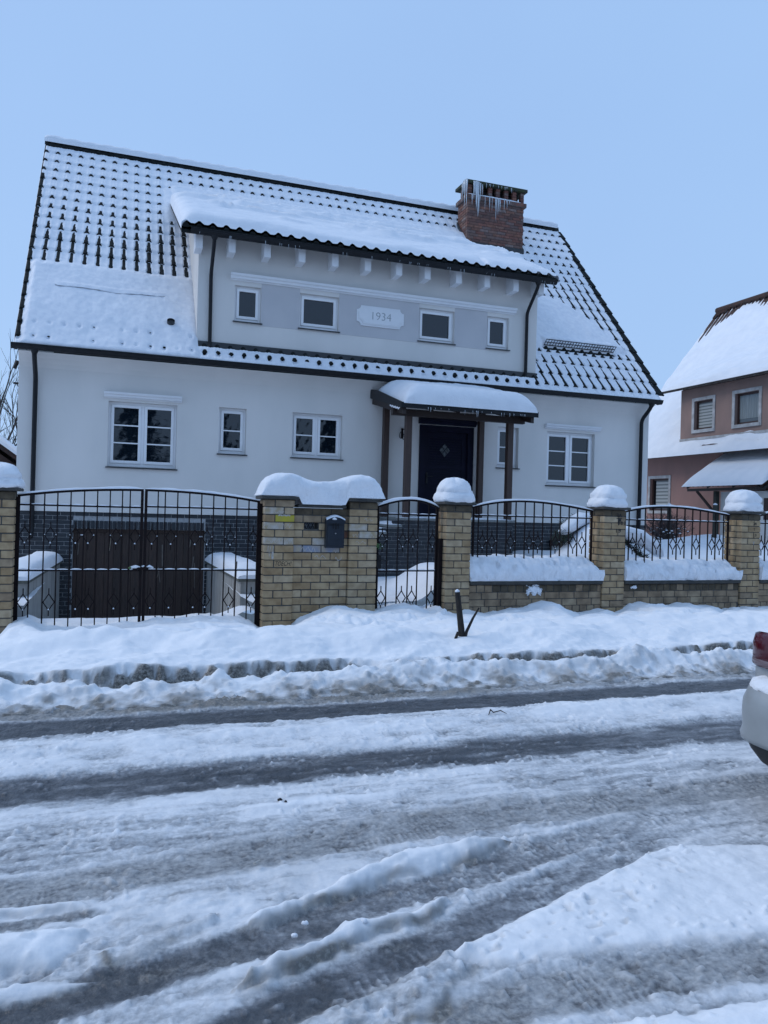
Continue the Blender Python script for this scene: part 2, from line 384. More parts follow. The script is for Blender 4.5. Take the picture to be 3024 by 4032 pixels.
def link(name, me, parent=None, label=None, cat=None, group=None, kind=None):
    o = bpy.data.objects.new(name, me); COL.objects.link(o)
    setp(o, parent); tag(o, label, cat, group, kind)
    return o
def setp(o, parent):
    if parent is not None:
        o.parent = parent
        inv = Matrix.Identity(4); p = parent
        chain = []
        while p is not None: chain.append(p); p = p.parent
        for q in reversed(chain): inv = inv @ q.matrix_parent_inverse @ q.matrix_basis
        o.matrix_parent_inverse = inv.inverted()
def tag(o, label=None, cat=None, group=None, kind=None):
    if label: o['label'] = label
    if cat: o['category'] = cat
    if group: o['group'] = group
    if kind: o['kind'] = kind
    return o
def thing(name, loc, label, cat, group=None):
    o = bpy.data.objects.new(name, None); COL.objects.link(o); o.location = loc
    o.empty_display_size = 0.1
    return tag(o, label, cat, group)
def big_grid(name, X, Y, Z, m, keep=None, attrs=None, **kw):
    """Height field over a rectilinear grid; keep = mask of cells."""
    ny, nx = Z.shape
    me = bpy.data.meshes.new(name)
    XX, YY = (X, Y) if X.ndim == 2 else np.meshgrid(X, Y)
    co = np.stack([XX, YY, Z], -1).reshape(-1, 3)
    i = np.arange(ny - 1)[:, None] * nx + np.arange(nx - 1)[None, :]
    q = np.stack([i, i + 1, i + nx + 1, i + nx], -1).reshape(-1, 4)
    if keep is not None: q = q[keep.reshape(-1)]
    used = np.unique(q); remap = np.full(co.shape[0], -1, np.int64); remap[used] = np.arange(len(used))
    co = co[used]; q = remap[q]
    me.vertices.add(len(co)); me.vertices.foreach_set('co', co.ravel().astype(np.float32))
    me.loops.add(q.size); me.loops.foreach_set('vertex_index', q.ravel().astype(np.int32))
    me.polygons.add(len(q)); me.polygons.foreach_set('loop_start', (np.arange(len(q)) * 4).astype(np.int32))
    me.polygons.foreach_set('loop_total', np.full(len(q), 4, np.int32))
    me.polygons.foreach_set('use_smooth', np.ones(len(q), bool))
    me.update(calc_edges=True)
    for k, a in (attrs or {}).items():
        at = me.attributes.new(k, 'FLOAT', 'POINT'); at.data.foreach_set('value', a.reshape(-1)[used].astype(np.float32))
    me.materials.append(M[m] if isinstance(m, str) else m)
    return link(name, me, **kw)

def bevel_brick(name, L, W, H, m, b=0.006):
    bm = bmesh.new()
    bmesh.ops.create_cube(bm, size=1.0)
    bmesh.ops.scale(bm, vec=(L, W, H), verts=bm.verts)
    bmesh.ops.bevel(bm, geom=list(bm.edges), offset=b, segments=1, affect='EDGES')
    me = bpy.data.meshes.new(name); bm.to_mesh(me); bm.free()
    me.materials.append(M[m]); return me
_BR = {}
def brick(x0, x1, y0, y1, z0, z1, m, parent, jit=0.0015, name='brick', b=0.006):
    """One brick as an object of its own; alike bricks share their mesh."""
    k = (round(x1 - x0, 3), round(y1 - y0, 3), round(z1 - z0, 3), m, b)
    if k not in _BR: _BR[k] = bevel_brick(name, x1 - x0, y1 - y0, z1 - z0, m, b)
    o = bpy.data.objects.new(name, _BR[k]); COL.objects.link(o)
    o.location = ((x0 + x1) / 2 + random.uniform(-jit, jit), (y0 + y1) / 2 + random.uniform(-jit, jit), (z0 + z1) / 2 + random.uniform(-jit, jit))
    o.rotation_euler = (random.uniform(-1, 1) * jit * 2.5, random.uniform(-1, 1) * jit * 2.5, random.uniform(-1, 1) * jit * 2.5)
    setp(o, parent)
    return o

def text_part(body, size, loc, parent, m, name='painted_lettering', rot=(math.pi / 2, 0, 0), ext=0.0008, shear=0.0, sx=1.0, bold=0.0):
    cu = bpy.data.curves.new(name, 'FONT'); cu.body = body; cu.size = size; cu.extrude = ext; cu.shear = shear
    cu.align_x = 'CENTER'; cu.align_y = 'CENTER'; cu.offset = bold; cu.resolution_u = 3
    t = bpy.data.objects.new(name + '_curve', cu); COL.objects.link(t)
    me = bpy.data.meshes.new_from_object(t.evaluated_get(bpy.context.evaluated_depsgraph_get()))
    bpy.data.objects.remove(t, do_unlink=True); bpy.data.curves.remove(cu)
    me.materials.clear(); me.materials.append(M[m])
    o = bpy.data.objects.new(name, me); COL.objects.link(o)
    o.location = loc; o.rotation_euler = rot; o.scale = (sx, 1, 1)
    setp(o, parent); return o
# ================================================================== GROUND
def seg_dist(X, Y, pts):
    """distance to a polyline, position along it (0..1)"""
    best = np.full(X.shape, 1e9); tt = np.zeros(X.shape); sg = np.zeros(X.shape); n = len(pts) - 1
    for i in range(n):
        ax, ay = pts[i]; bx, by = pts[i + 1]; dx, dy = bx - ax, by - ay; l2 = dx * dx + dy * dy
        t = np.clip(((X - ax) * dx + (Y - ay) * dy) / l2, 0, 1)
        ex = X - ax - t * dx; ey = Y - ay - t * dy
        d = np.hypot(ex, ey); k = d < best
        best = np.where(k, d, best); tt = np.where(k, (i + t) / n, tt); sg = np.where(k, np.sign(dx * ey - dy * ex), sg)
    return best, tt, sg
def poly_sd(X, Y, pts):
    """signed distance to a polygon, positive inside"""
    d, _, _ = seg_dist(X, Y, list(pts) + [pts[0]])
    ins = np.zeros(X.shape, bool); n = len(pts)
    for i in range(n):
        x0, y0 = pts[i]; x1, y1 = pts[(i + 1) % n]
        c = (y0 > Y) != (y1 > Y)
        ins ^= c & (X < (x1 - x0) * (Y - y0) / (y1 - y0 + 1e-12) + x0)
    return np.where(ins, d, -d)
def axis(parts):
    out = []
    for a, b, st in parts:
        n = max(1, int(round((b - a) / st))); out.append(np.linspace(a, b, n, endpoint=False))
    return np.concatenate(out + [[parts[-1][1]]])

# ---- road: packed snow, slush, wet wheel tracks
rx = axis([(-120, -20, 20), (-20, -4, 2), (-4, -1.6, 0.03), (-1.6, 4.2, 0.0105), (4.2, 8.5, 0.02), (8.5, 14, 0.15), (14, 30, 2), (30, 150, 20)])
ry = axis([(-120, -20, 20), (-20, -2, 2), (-2, 1.4, 0.12), (1.4, 3.4, 0.0095), (3.4, 6.32, 0.0145)])
X, Y = np.meshgrid(rx, ry)
near = (X > -4) & (X < 10) & (Y > 1.2)
wy = Y + 0.06 * fbm(X * 0.55, Y * 0.3, 3, 3) + 0.035 * fbm(X * 3, Y * 3, 5, 4) + 0.02 * fbm(X * 9, Y * 14, 6, 3)
n_f = fbm(X * 14, Y * 14, 11, 4); n_m = fbm(X * 4, Y * 6, 12, 4); n_s = fbm(X * 1.1, Y * 7, 13, 4); n_ss = fbm(X * 3.0, Y * 26, 14, 3)
lump = np.maximum(0, fbm(X * 9, Y * 9, 21, 3)) ** 1.5
def band(y, a, b, s=0.06): return sst(a - s, a + s, y) * (1 - sst(b - s, b + s, y))
cover = 0.70 + 0.20 * n_s + 0.12 * n_m + 0.10 * n_ss
h = 0.012 * n_m + 0.006 * n_f
dirt = 0.03 + 0.12 * np.clip(n_s, 0, 1)
T1 = band(wy, 5.47, 5.86, 0.06); T2 = band(wy, 4.24, 4.64, 0.08)
strip = band(wy, 4.68, 5.42, 0.08)
cover = cover * (1 - strip) + strip * (0.77 + 0.14 * n_m + 0.17 * n_s + 0.10 * n_f + 0.10 * np.exp(-((wy - 5.08 - 0.03 * X) / 0.16) ** 2))
h = h + strip * (0.022 + 0.030 * np.exp(-((wy - 5.08 - 0.03 * X) / 0.13) ** 2) + 0.018 * lump + 0.008 * n_m)
dirt = dirt * (1 - 0.6 * strip)
cover = cover * (1 - T1) + T1 * (0.13 + 0.12 * n_ss + 0.14 * np.clip(n_s, 0, 1) + 0.06 * n_f); h = h - 0.006 * T1
cover = cover * (1 - T2) + T2 * (0.17 + 0.15 * n_ss + 0.20 * np.clip(n_s, 0, 1) + 0.09 * n_f); h = h - 0.006 * T2
dirt = dirt * (1 - 0.8 * T1) * (1 - 0.7 * T2)
for yc in (5.6, 5.75, 4.36, 4.52):                                  # tread print in the tracks
    tr = np.exp(-((wy - yc) / 0.035) ** 2) * (0.5 + 0.5 * np.sign(np.sin(X * 2 * math.pi / 0.034 + 1.5 * np.sin(Y * 40)))) * sst(0.0, 0.5, vn(X * 1.3, Y * 2, 77) - 0.35)
    h = h + 0.002 * tr; cover = cover + 0.06 * tr
# edge slush beside the kerb pile
sl = band(wy, 5.9, 6.4, 0.05)
h = h + sl * (0.03 * lump + 0.02 * np.clip(n_m, 0, 1)); cover = cover * (1 - sl) + sl * (0.62 + 0.3 * n_m + 0.15 * n_f); dirt = np.maximum(dirt, sl * (0.75 + 0.6 * n_m) * (0.55 + 0.45 * sst(4.5, 2.0, X)))
# middle of the road: packed icy snow, streaked along the road, brown ice
mid = band(wy, 3.15, 4.2, 0.12)
cover = cover + mid * (0.06 * n_ss + 0.10 * sst(3.75, 4.15, wy) - 0.10 * np.exp(-((wy - 3.5) / 0.14) ** 2))
ridge = np.exp(-((wy - 3.93 + 0.02 * X) / 0.045) ** 2) * sst(0.3, 0.6, vn(X * 0.9, X * 0 + 3.0, 31))
cover = cover + 0.28 * ridge; h = h + 0.014 * ridge * (0.6 + 0.8 * lump)
dirt = dirt + mid * 0.50 * np.exp(-((wy - 3.45) / 0.16) ** 2) * sst(0.0, 1.2, X + 0.2)
for yc, per, ph in ((3.62, 0.042, 0.3), (3.42, 0.045, 1.0), (3.28, 0.04, 2.0), (3.78, 0.05, 0.0)):
    tw = yc + 0.10 * np.sin(X * 0.9 + ph) + 0.04 * X
    tr = np.exp(-((wy - tw) / 0.05) ** 2) * np.clip(np.sin(X * 2 * math.pi / per + 6 * np.abs(wy - tw) / 0.05) * 1.6, -1, 1) * sst(0.25, 0.6, vn(X * 0.8 + ph, Y * 1.5, 41))
    h = h + 0.0007 * tr; cover = cover + 0.02 * tr

def polyf(pts, hh, soft, cov, dr, rag=0.03, seed=1, hn=0.3):
    global h, cover, dirt
    bx0, bx1 = min(p[0] for p in pts) - .3, max(p[0] for p in pts) + .3; by0, by1 = min(p[1] for p in pts) - .3, max(p[1] for p in pts) + .3
    ii = np.where((ry > by0) & (ry < by1))[0]; jj = np.where((rx > bx0) & (rx < bx1))[0]
    s = np.s_[ii[0]:ii[-1] + 1, jj[0]:jj[-1] + 1]
    x, y = X[s], Y[s]
    d = poly_sd(x + rag * 0.8 * fbm(x * 6, y * 6, seed, 4), y + rag * fbm(x * 7, y * 7, seed + 5, 4), pts)
    w = sst(0, soft, d + soft * 0.35)
    dome = np.clip(d / (soft * 2.2), 0, 1) ** 0.55
    h[s] = h[s] + np.where(d > -soft, hh * dome * (1 + hn * fbm(x * 5, y * 5, seed + 9, 3) + hn * .8 * fbm(x * 15, y * 15, seed + 19, 3) * np.exp(-(d / .05) ** 2)), 0)
    cover[s] = cover[s] * (1 - w) + w * (cov + 0.05 * fbm(x * 9, y * 9, seed + 2, 3))
    edge = np.exp(-((d - 0.004) / 0.022) ** 2)
    low_side = (np.gradient(d, axis=0) > 0)
    dirt[s] = dirt[s] * (1 - w) + dr * edge * np.clip(0.3 + fbm(x * 7, y * 7, seed + 3, 3) * 1.4, 0, 1) * 0.6 + dr * 0.9 * low_side * np.exp(-((d - 0.010) / 0.020) ** 2) * np.clip(0.55 + fbm(x * 6, y * 6, seed + 13, 3) * 1.2, 0, 1)
    # little crumbs and pits
    pits = sst(0.78, 0.9, vn(x * 26, y * 34, seed + 4)) * w * sst(0.02, 0.08, d)
    h[s] -= 0.010 * pits * sst(0.45, 0.7, vn(x * 2.2, y * 3.2, seed + 8)); dirt[s] += 0.25 * pits * sst(0.45, 0.7, vn(x * 2.2, y * 3.2, seed + 8))
def trackf(pts, hw, cov, dep, dr=0.1, tread=0.0, seed=1, fade=(0, 1)):
    global h, cover, dirt
    bx0, bx1 = min(p[0] for p in pts) - .4, max(p[0] for p in pts) + .4; by0, by1 = min(p[1] for p in pts) - .4, max(p[1] for p in pts) + .4
    ii = np.where((ry > by0) & (ry < by1))[0]; jj = np.where((rx > bx0) & (rx < bx1))[0]
    s = np.s_[ii[0]:ii[-1] + 1, jj[0]:jj[-1] + 1]
    x, y = X[s], Y[s]
    d, t, sg = seg_dist(x, y + 0.012 * fbm(x * 5, y * 5, seed, 3), pts)
    L = sum(math.dist(pts[i], pts[i + 1]) for i in range(len(pts) - 1))
    cv = cov[0] + (cov[1] - cov[0]) * t
    w = 1 - sst(hw * 0.55, hw * 1.3, d + 0.02 * fbm(x * 9, y * 9, seed + 12, 3))
    w = w * sst(-0.001, 0.06, t) * (1 - 0.7 * sst(0.92, 1.001, t))
    nn = fbm(x * 16, y * 16, seed + 1, 3)
    cover[s] = cover[s] * (1 - w) + w * (cv + 0.10 * nn + 0.10 * fbm(x * 5, y * 5, seed + 6, 3))
    dirt[s] = dirt[s] * (1 - w) + w * dr
    h[s] = h[s] * (1 - 0.8 * w) - dep * w
    lip = np.exp(-((d - hw * 1.25) / 0.025) ** 2) * sst(0, .06, t)
    h[s] += 0.010 * lip * np.clip(0.2 + 1.6 * nn, 0, 2); cover[s] += 0.08 * lip * np.clip(.5 + 1.5 * nn, 0, 1)
    if tread:
        q = t * L * 2 * math.pi / 0.036 + 5.0 * d / hw * 1.0
        blk = np.clip(np.sin(q) * 2.2, -1, 1) * w * sst(0.3, 0.6, vn(x * 2.5, y * 2.5, seed + 3)) * (0.35 + 0.65 * np.sign(np.sin(d * 2 * math.pi / (hw * 0.9))) ** 2)
        h[s] += 0.0013 * tread * blk * sst(0.45, 0.75, vn(x * 6, y * 6, seed + 23)); cover[s] += 0.06 * tread * blk * sst(0.45, 0.75, vn(x * 6, y * 6, seed + 23))

# turning tracks in the foreground
trackf([(-0.9, 2.42), (-0.3, 2.50), (0.1, 2.60), (0.45, 2.68), (0.8, 2.79), (1.15, 2.875), (1.55, 2.97), (2.0, 3.09), (2.5, 3.22), (3.0, 3.32)], 0.10, (0.08, 0.60), 0.012, 0.12, 1.3, 51)
trackf([(-0.2, 1.95), (0.25, 2.17), (0.55, 2.32), (0.9, 2.435), (1.25, 2.565), (1.6, 2.70), (1.95, 2.845), (2.3, 2.99), (2.7, 3.12)], 0.10, (0.06, 0.60), 0.012, 0.06, 1.3, 52)
trackf([(0.9, 2.03), (1.25, 2.14), (1.7, 2.14), (2.2, 2.07), (2.9, 1.96), (3.6, 1.85)], 0.11, (0.58, 0.52), 0.008, 0.40, 1.5, 53)
trackf([(-1.2, 3.30), (-0.3, 3.28), (0.3, 3.34), (0.9, 3.42), (1.6, 3.47), (2.6, 3.50), (4.2, 3.45)], 0.13, (0.55, 0.56), 0.004, 0.42, 1.2, 54)
trackf([(-1.2, 3.02), (-0.4, 3.05), (0.0, 3.06)], 0.03, (0.38, 0.5), 0.004, 0.3, 0.0, 57)
polyf([(2.50, 2.96), (1.84, 2.715), (1.44, 2.56), (1.10, 2.43), (1.27, 2.315), (1.59, 2.295), (1.97, 2.25), (2.32, 2.19), (3.4, 2.05), (4.2, 2.3), (4.0, 2.72), (2.98, 2.80)], 0.022, 0.035, 0.95, 0.35, 0.025, 60, 0.5)
polyf([(0.47, 2.79), (0.60, 2.90), (0.81, 2.975), (1.03, 3.08), (1.29, 3.195), (1.57, 3.215), (1.80, 3.165), (1.46, 3.03), (1.30, 2.98), (1.17, 2.99), (0.96, 2.91), (0.78, 2.885), (0.58, 2.79)], 0.055, 0.035, 0.97, 0.7, 0.025, 61, 0.6)
polyf([(0.38, 2.45), (0.46, 2.525), (0.62, 2.585), (0.83, 2.68), (1.09, 2.725), (1.30, 2.79), (1.20, 2.68), (0.98, 2.625), (0.87, 2.585), (0.79, 2.55), (0.60, 2.485)], 0.048, 0.026, 0.93, 0.8, 0.035, 62, 0.7)
polyf([(-0.9, 3.22), (-0.36, 3.185), (-0.06, 3.14), (-0.04, 3.085), (-0.35, 3.12), (-0.9, 3.13)], 0.03, 0.03, 0.97, 0.3, 0.02, 63)
polyf([(-0.9, 3.01), (-0.33, 2.97), (-0.04, 2.935), (-0.08, 2.82), (-0.15, 2.72), (-0.30, 2.735), (-0.9, 2.72)], 0.055, 0.04, 0.97, 0.4, 0.025, 64)
polyf([(-0.6, 2.67), (-0.25, 2.66), (0.0, 2.63), (-0.1, 2.585), (-0.35, 2.545), (-0.7, 2.53)], 0.03, 0.03, 0.86, 0.5, 0.02, 65)
polyf([(0.35, 2.13), (0.52, 2.24), (0.95, 2.36), (1.10, 2.42), (1.2, 2.30), (1.0, 2.17), (0.7, 2.02), (0.4, 1.9)], 0.020, 0.04, 0.66, 0.8, 0.06, 66, 0.9)
polyf([(1.45, 1.95), (2.0, 1.905), (2.6, 1.78), (3.0, 1.4), (1.5, 1.4)], 0.05, 0.05, 0.97, 0.3, 0.03, 67)
polyf([(0.05, 2.70), (0.22, 2.78), (0.40, 2.86), (0.42, 2.92), (0.20, 2.86), (0.0, 2.78)], 0.03, 0.03, 0.70, 0.8, 0.04, 68, 1.0)
# rough trampled slush between the tracks on the left, trodden snow
rough = np.exp(-(((X - 0.35) / 0.75) ** 2 + ((Y - 2.98) / 0.22) ** 2))
h = h + rough * 0.022 * np.abs(fbm(X * 11, Y * 13, 71, 4)); cover = cover + rough * (0.16 * fbm(X * 10, Y * 12, 72, 4)); dirt = dirt + 0.35 * rough * np.clip(fbm(X * 5, Y * 5, 73, 3), 0, 1)
# broken brown slush where the ruts meet
for (cx_, cy_, sx_, sy_, am, dd) in ((.44, 2.45, .10, .05, .040, .9), (1.13, 2.41, .08, .04, .036, .9), (.75, 2.15, .35, .12, .030, .55), (.22, 2.62, .25, .035, .020, .5), (.9, 2.55, .22, .03, .022, .7), (.95, 2.895, .2, .025, .022, .6), (1.75, 3.12, .2, .06, .02, .4), (1.5, 3.62, .35, .05, .016, .45), (2.3, 3.95, .25, .06, .018, .4), (-.05, 2.70, .12, .05, .02, .4)):
    g = np.exp(-(((X - cx_) / sx_) ** 2 + ((Y - cy_) / sy_) ** 2))
    cl = np.maximum(0, fbm(X * 19 + cx_ * 7, Y * 21, 85, 3)) ** .8
    h = h + am * g * cl; dirt = dirt + dd * g * np.clip(.35 + fbm(X * 11, Y * 12, 86, 3), 0, 1); cover = cover - .25 * g * np.clip(fbm(X * 16, Y * 16, 87, 3), -.2, 1)
edge_m = np.exp(-((cover - 0.55) / 0.2) ** 2) * near
clod = sst(0.66, 0.84, vn(X * 38, Y * 42, 88)) * edge_m * sst(0.3, 0.6, vn(X * 4, Y * 6, 89))
h = h + 0.009 * clod; cover = cover + 0.16 * clod
pit = sst(0.70, 0.86, vn(X * 31, Y * 36, 90)) * edge_m * sst(0.35, 0.65, vn(X * 3, Y * 7, 91))
h = h - 0.006 * pit; cover = cover - 0.16 * pit
# crumbs of kicked-up snow
cr = sst(0.82, 0.93, vn(X * 36, Y * 36, 81)) * sst(0.42, 0.75, vn(X * 2.1, Y * 3.1, 82)) * near
h = h + 0.012 * cr; cover = cover + 0.22 * cr
under_car_shade = sst(3.3, 3.9, X) * band(Y, 1.9, 3.35, 0.2)  # car's shade on the bare asphalt, put in as darker cover
cover = cover * (1 - 0.75 * under_car_shade) + 0.75 * under_car_shade * 0.22
h = h + near * (0.006 * fbm(X * 20, Y * 26, 83, 3) * (1.1 - np.clip(cover, 0, 1)) + 0.0018 * fbm(X * 20, Y * 24, 84, 3))
h = h * near; far_m = ~near
cover = np.where(far_m, 0.62 + 0.2 * n_m, cover)
h = np.where(Y > 6.2, h * 0.6, h)
big_grid('road', rx, ry, h, 'ground', attrs={'cover': np.clip(cover, 0, 1), 'dirt': np.clip(dirt, 0, 0.95)}, kind='structure',
         label='snowy street with slush and dark wet wheel tracks')

# ---- pavement under the ploughed snow bank
FL = [(-6, .08), (-1.3, -.02), (-1.209, -0.03), (-1.108, 0.083), (-0.952, 0.144), (-0.751, 0.031), (-0.549, 0.041), (-0.344, 0.006), (0.079, 0.037), (0.293, 0.043), (0.433, 0.063), (0.542, 0.1), (0.752, 0.096), (0.953, 0.109), (1.066, 0.127), (1.296, 0.104), (1.588, 0.089), (1.768, 0.032), (1.84, -0.03), (2.153, -0.06), (2.33, 0.057), (2.477, 0.135), (2.726, 0.22), (2.896, 0.246), (3.069, 0.207), (3.403, 0.154), (3.617, 0.213), (3.779, 0.24), (3.933, 0.251), (4.166, 0.157), (4.306, 0.159), (4.379, 0.21), (4.437, 0.148), (4.638, 0.097), (4.766, 0.133), (4.94, 0.137), (5.088, 0.088), (5.279, 0.131), (5.532, 0.18), (5.745, 0.163), (6.051, 0.27), (6.192, 0.252), (6.579, 0.06), (6.756, 0.091), (7.049, 0.135), (7.327, 0.069), (7.54, 0.162), (7.777, 0.216), (8.245, 0.184), (8.661, 0.204), (8.917, 0.149), (9.109, 0.18), (9.351, 0.064), (9.48, 0.123), (9.702, 0.102), (9.812, 0.144), (10.107, 0.104), (10.333, 0.118), (11, .15), (14, .12), (40, .1)]
bx = axis([(-120, -20, 20), (-20, -5, 1), (-5, -1.6, 0.05), (-1.6, 8.2, 0.017), (8.2, 12.5, 0.035), (12.5, 16, 0.3), (16, 40, 2), (40, 150, 20)])
by = axis([(6.02, 7.2, 0.0125), (7.2, 10.42, 0.03)])
X, Y = np.meshgrid(bx, by)
nr = (X > -5) & (X < 13)
z_f = np.interp(X, [p[0] for p in FL], [p[1] for p in FL])
yl = 6.60 + 0.10 * fbm(X * 0.8, X * 0 + 2.0, 101, 3) + 0.06 * fbm(X * 3.3, X * 0 + 9, 102, 3)
n1 = fbm(X * 0.9, Y * 1.4, 103, 4); n2 = fbm(X * 3.5, Y * 4.5, 104, 4); n3 = fbm(X * 12, Y * 12, 105, 4)
lp = np.maximum(0, fbm(X * 8, Y * 8, 106, 3)) ** 1.3
t = (Y - yl)
lq = np.maximum(0, fbm(X * 17, Y * 17, 116, 3)) ** 1.2
low = 0.012 + 0.095 * sst(6.06, 6.55, Y) + 0.040 * n2 + 0.050 * lp * sst(6.05, 6.2, Y) + 0.040 * lq
low = np.maximum(low, 0.0) * sst(6.0, 6.12, Y)
drift = 0.06 * np.exp(-((Y - 6.42 + 0.05 * n1) / 0.10) ** 2) * sst(0.35, 0.6, vn(X * 0.9, X * 0 + 1.0, 107))
spill = sst(0.50, 0.62, 0.75 * vn(X * 1.05 + 0.3, X * 0 + 6.0, 121) + 0.25 * vn(X * 4.5, X * 0 + 2.0, 122) - 0.10 * sst(4.0, 2.5, X))
low = low + drift + 0.075 * spill * np.exp(-((t + 0.06) / 0.09) ** 2) * (1 + 0.5 * n2)
top = 0.195 + 0.105 * sst(0, 0.8, t) + 0.085 * n1 * sst(0, .5, t) + 0.03 * n1 + 0.030 * n2 * sst(7.2, 6.6, Y) + 0.022 * n2 + 0.018 * lp + 0.006 * n3 + 0.05 * np.exp(-((Y - 7.3) / 0.35) ** 2) * (0.6 + n1)
# a trodden, lumpy strip along the fence with old footprints
trod = band(Y, 8.2, 9.3, 0.3)
top = top - trod * (0.08 + 0.09 * n2) + trod * 0.04 * lp
for k in range(64):
    fx = random.uniform(-1.6, 10.5); fy = random.uniform(7.4, 9.4); a = random.uniform(-0.6, 0.6)
    dx = (X - fx) * math.cos(a) + (Y - fy) * math.sin(a); dy = -(X - fx) * math.sin(a) + (Y - fy) * math.cos(a)
    e = np.exp(-((dx / 0.15) ** 2 + (dy / 0.07) ** 2) ** 1.5)
    top = top - random.uniform(0.05, 0.11) * e + 0.018 * np.exp(-(((dx) / 0.22) ** 2 + ((dy + 0.05) / 0.12) ** 2))
wf = sst(8.7, 9.75, Y)
mound = z_f + 0.03 * n2 + 0.035 * lp + 0.014 * n3 * sst(0.4, 0.6, vn(X * 0.8, Y, 109))
top = top * (1 - wf) + wf * mound
# snow heap in front of the letter box wall and wicket
top = top + 0.10 * np.exp(-(((X - 3.0) / 0.75) ** 2 + ((Y - 9.35) / 0.35) ** 2)) + 0.06 * lp * np.exp(-(((X - 3.0) / 0.8) ** 2 + ((Y - 9.2) / 0.4) ** 2))
top = top + 0.07 * np.exp(-(((X + 0.4) / 0.7) ** 2 + ((Y - 8.2) / 0.5) ** 2)) - 0.06 * np.exp(-(((X - 2.05) / 0.32) ** 2 + ((Y - 9.8) / 0.35) ** 2))
gate0 = sst(0.3, 0.6, vn(X * 2.2, X * 0 + 5, 117))
face = sst(-0.03, 0.03 + 0.05 * np.clip(n2, 0, 1), t + 0.045 * n3 + 0.06 * n2 * gate0)
z = low * (1 - face) + top * face
# eroded hollow under the lip
hol = np.exp(-((t + 0.055) / 0.035) ** 2) * sst(0.28, 0.55, 0.15 * sst(4.2, 1.5, X) + vn(X * 0.75 + 0.6, X * 0, 108) * 0.6 + 0.4 * vn(X * 3, X * 0, 110))
z = z - 0.045 * hol * (1 - face)
zl = 1.53 - (1.53 - np.interp(X * 9.95 / Y, [p[0] for p in FL], [p[1] for p in FL])) * Y / 9.95 - 0.03 + 0.02 * n2      # trodden low enough that the fence foot shows
zl = np.where(Y > 7.6, zl, 9.0)
k_ = 0.06; hk = np.clip(0.5 + 0.5 * (zl - z) / k_, 0, 1); zs_ = zl * (1 - hk) + z * hk - k_ * hk * (1 - hk)
z = np.where((Y > 7.6) & (Y < 9.75), zs_, z)
z = np.where(Y < 6.07, -0.03, z)
slope_face = np.exp(-((t + 0.02 + 0.03 * n3 + 0.03 * n2) / 0.05) ** 2)
gate_hole = 0.25 + 0.75 * sst(0.20, 0.46, 0.22 * (vn(X * 6, X * 0 + 2, 119) - .5) + 0.18 * sst(4.2, 1.5, X) + vn(X * 0.75 + 0.6, X * 0, 108) * 0.6 + 0.4 * vn(X * 3, X * 0, 110))
dirt = (slope_face * (0.05 + 1.15 * gate_hole) * (0.7 + 1.3 * n3) + 1.0 * hol * (0.7 + 1.0 * n3)) * (1 - 0.9 * spill) + (1 - sst(6.05, 6.5, Y)) * np.clip(0.55 + 1.3 * n2 + 0.7 * n3, 0, 0.95) + 0.5 * (t < -0.02) * np.clip(n3 * 1.2 - 0.15, 0, 1)
cover = np.ones(X.shape) * 0.985
cover = cover - 0.12 * np.clip(n3, 0, 1) * (t < 0) - (0.65 * hol * (0.8 + 1.2 * n3) + 0.55 * slope_face * gate_hole * (0.75 + 1.5 * n3)) * (1 - 0.9 * spill) - (1 - sst(6.02, 6.35, Y)) * np.clip(0.25 - n2, 0, 0.5)
z = np.where(nr, z, np.interp(Y, [6.02, 6.5, 10.4], [0, .22, .2]))
big_grid('pavement', bx, by, z, 'ground', attrs={'cover': np.clip(cover, 0, 1), 'dirt': np.clip(dirt, 0, 0.95)}, kind='structure',
         label='pavement buried under a ploughed snow bank with dirty broken edge')

# ---- garden, with the sunken driveway left out
gx = axis([(-150, -30, 20), (-30, -6, 3), (-6, -1.0, 0.25), (-1.0, 1.8, 0.28), (1.8, 18, 0.07), (18, 30, 1.5), (30, 160, 20)])
gy = axis([(10.32, 15.6, 0.07), (15.6, 26, 0.25), (26, 60, 4), (60, 300, 40)])
X, Y = np.meshgrid(gx, gy)
n1 = fbm(X * 0.6, Y * 0.6, 201, 4); n2 = fbm(X * 2.2, Y * 2.2, 202, 3)
base = 0.26 + 0.05 * n1 + 0.02 * n2
base = base + 0.42 * sst(4.25, 4.95, X - 0.10 * (Y - 11.5)) * sst(13.6, 12.0, Y) * sst(8.5, 6.5, X)      # shovelled pile beside the path
base = base + 0.50 * sst(7.4, 8.8, X) * sst(9.9, 12.5, Y) + 0.18 * sst(9.5, 12, X)
base = base + 0.86 * np.exp(-(((X - 8.2) / 0.74) ** 2 + ((Y - 11.85) / 0.75) ** 2))
base = base + 0.22 * np.exp(-(((X - 14.9) / 1.2) ** 2 + ((Y - 16.2) / 0.9) ** 2)) - 0.10 * np.exp(-(((X - 15) / 0.8) ** 2 + ((Y - 17.9) / 0.4) ** 2))
base = np.where((X > 3.3) & (X < 5.0) & (Y > 10.2), base * 1.0, base)
keep = np.ones((len(gy) - 1, len(gx) - 1), bool)
cx = (gx[:-1] + gx[1:]) / 2; cy = (gy[:-1] + gy[1:]) / 2
keep &= ~(((cx > -1.0) & (cx < 1.8))[None, :] & (cy < 15.6)[:, None])
keep &= ~(((cx > -1.5) & (cx < 12.1))[None, :] & ((cy > 15.6) & (cy < 24.5))[:, None])
big_grid('garden', gx, gy, base, 'snow', keep=keep, kind='structure', label='garden ground under deep snow')
dx_ = np.linspace(-1.4, 2.0, 60); dy_ = np.linspace(10.30, 15.9, 90)
X, Y = np.meshgrid(dx_, dy_)
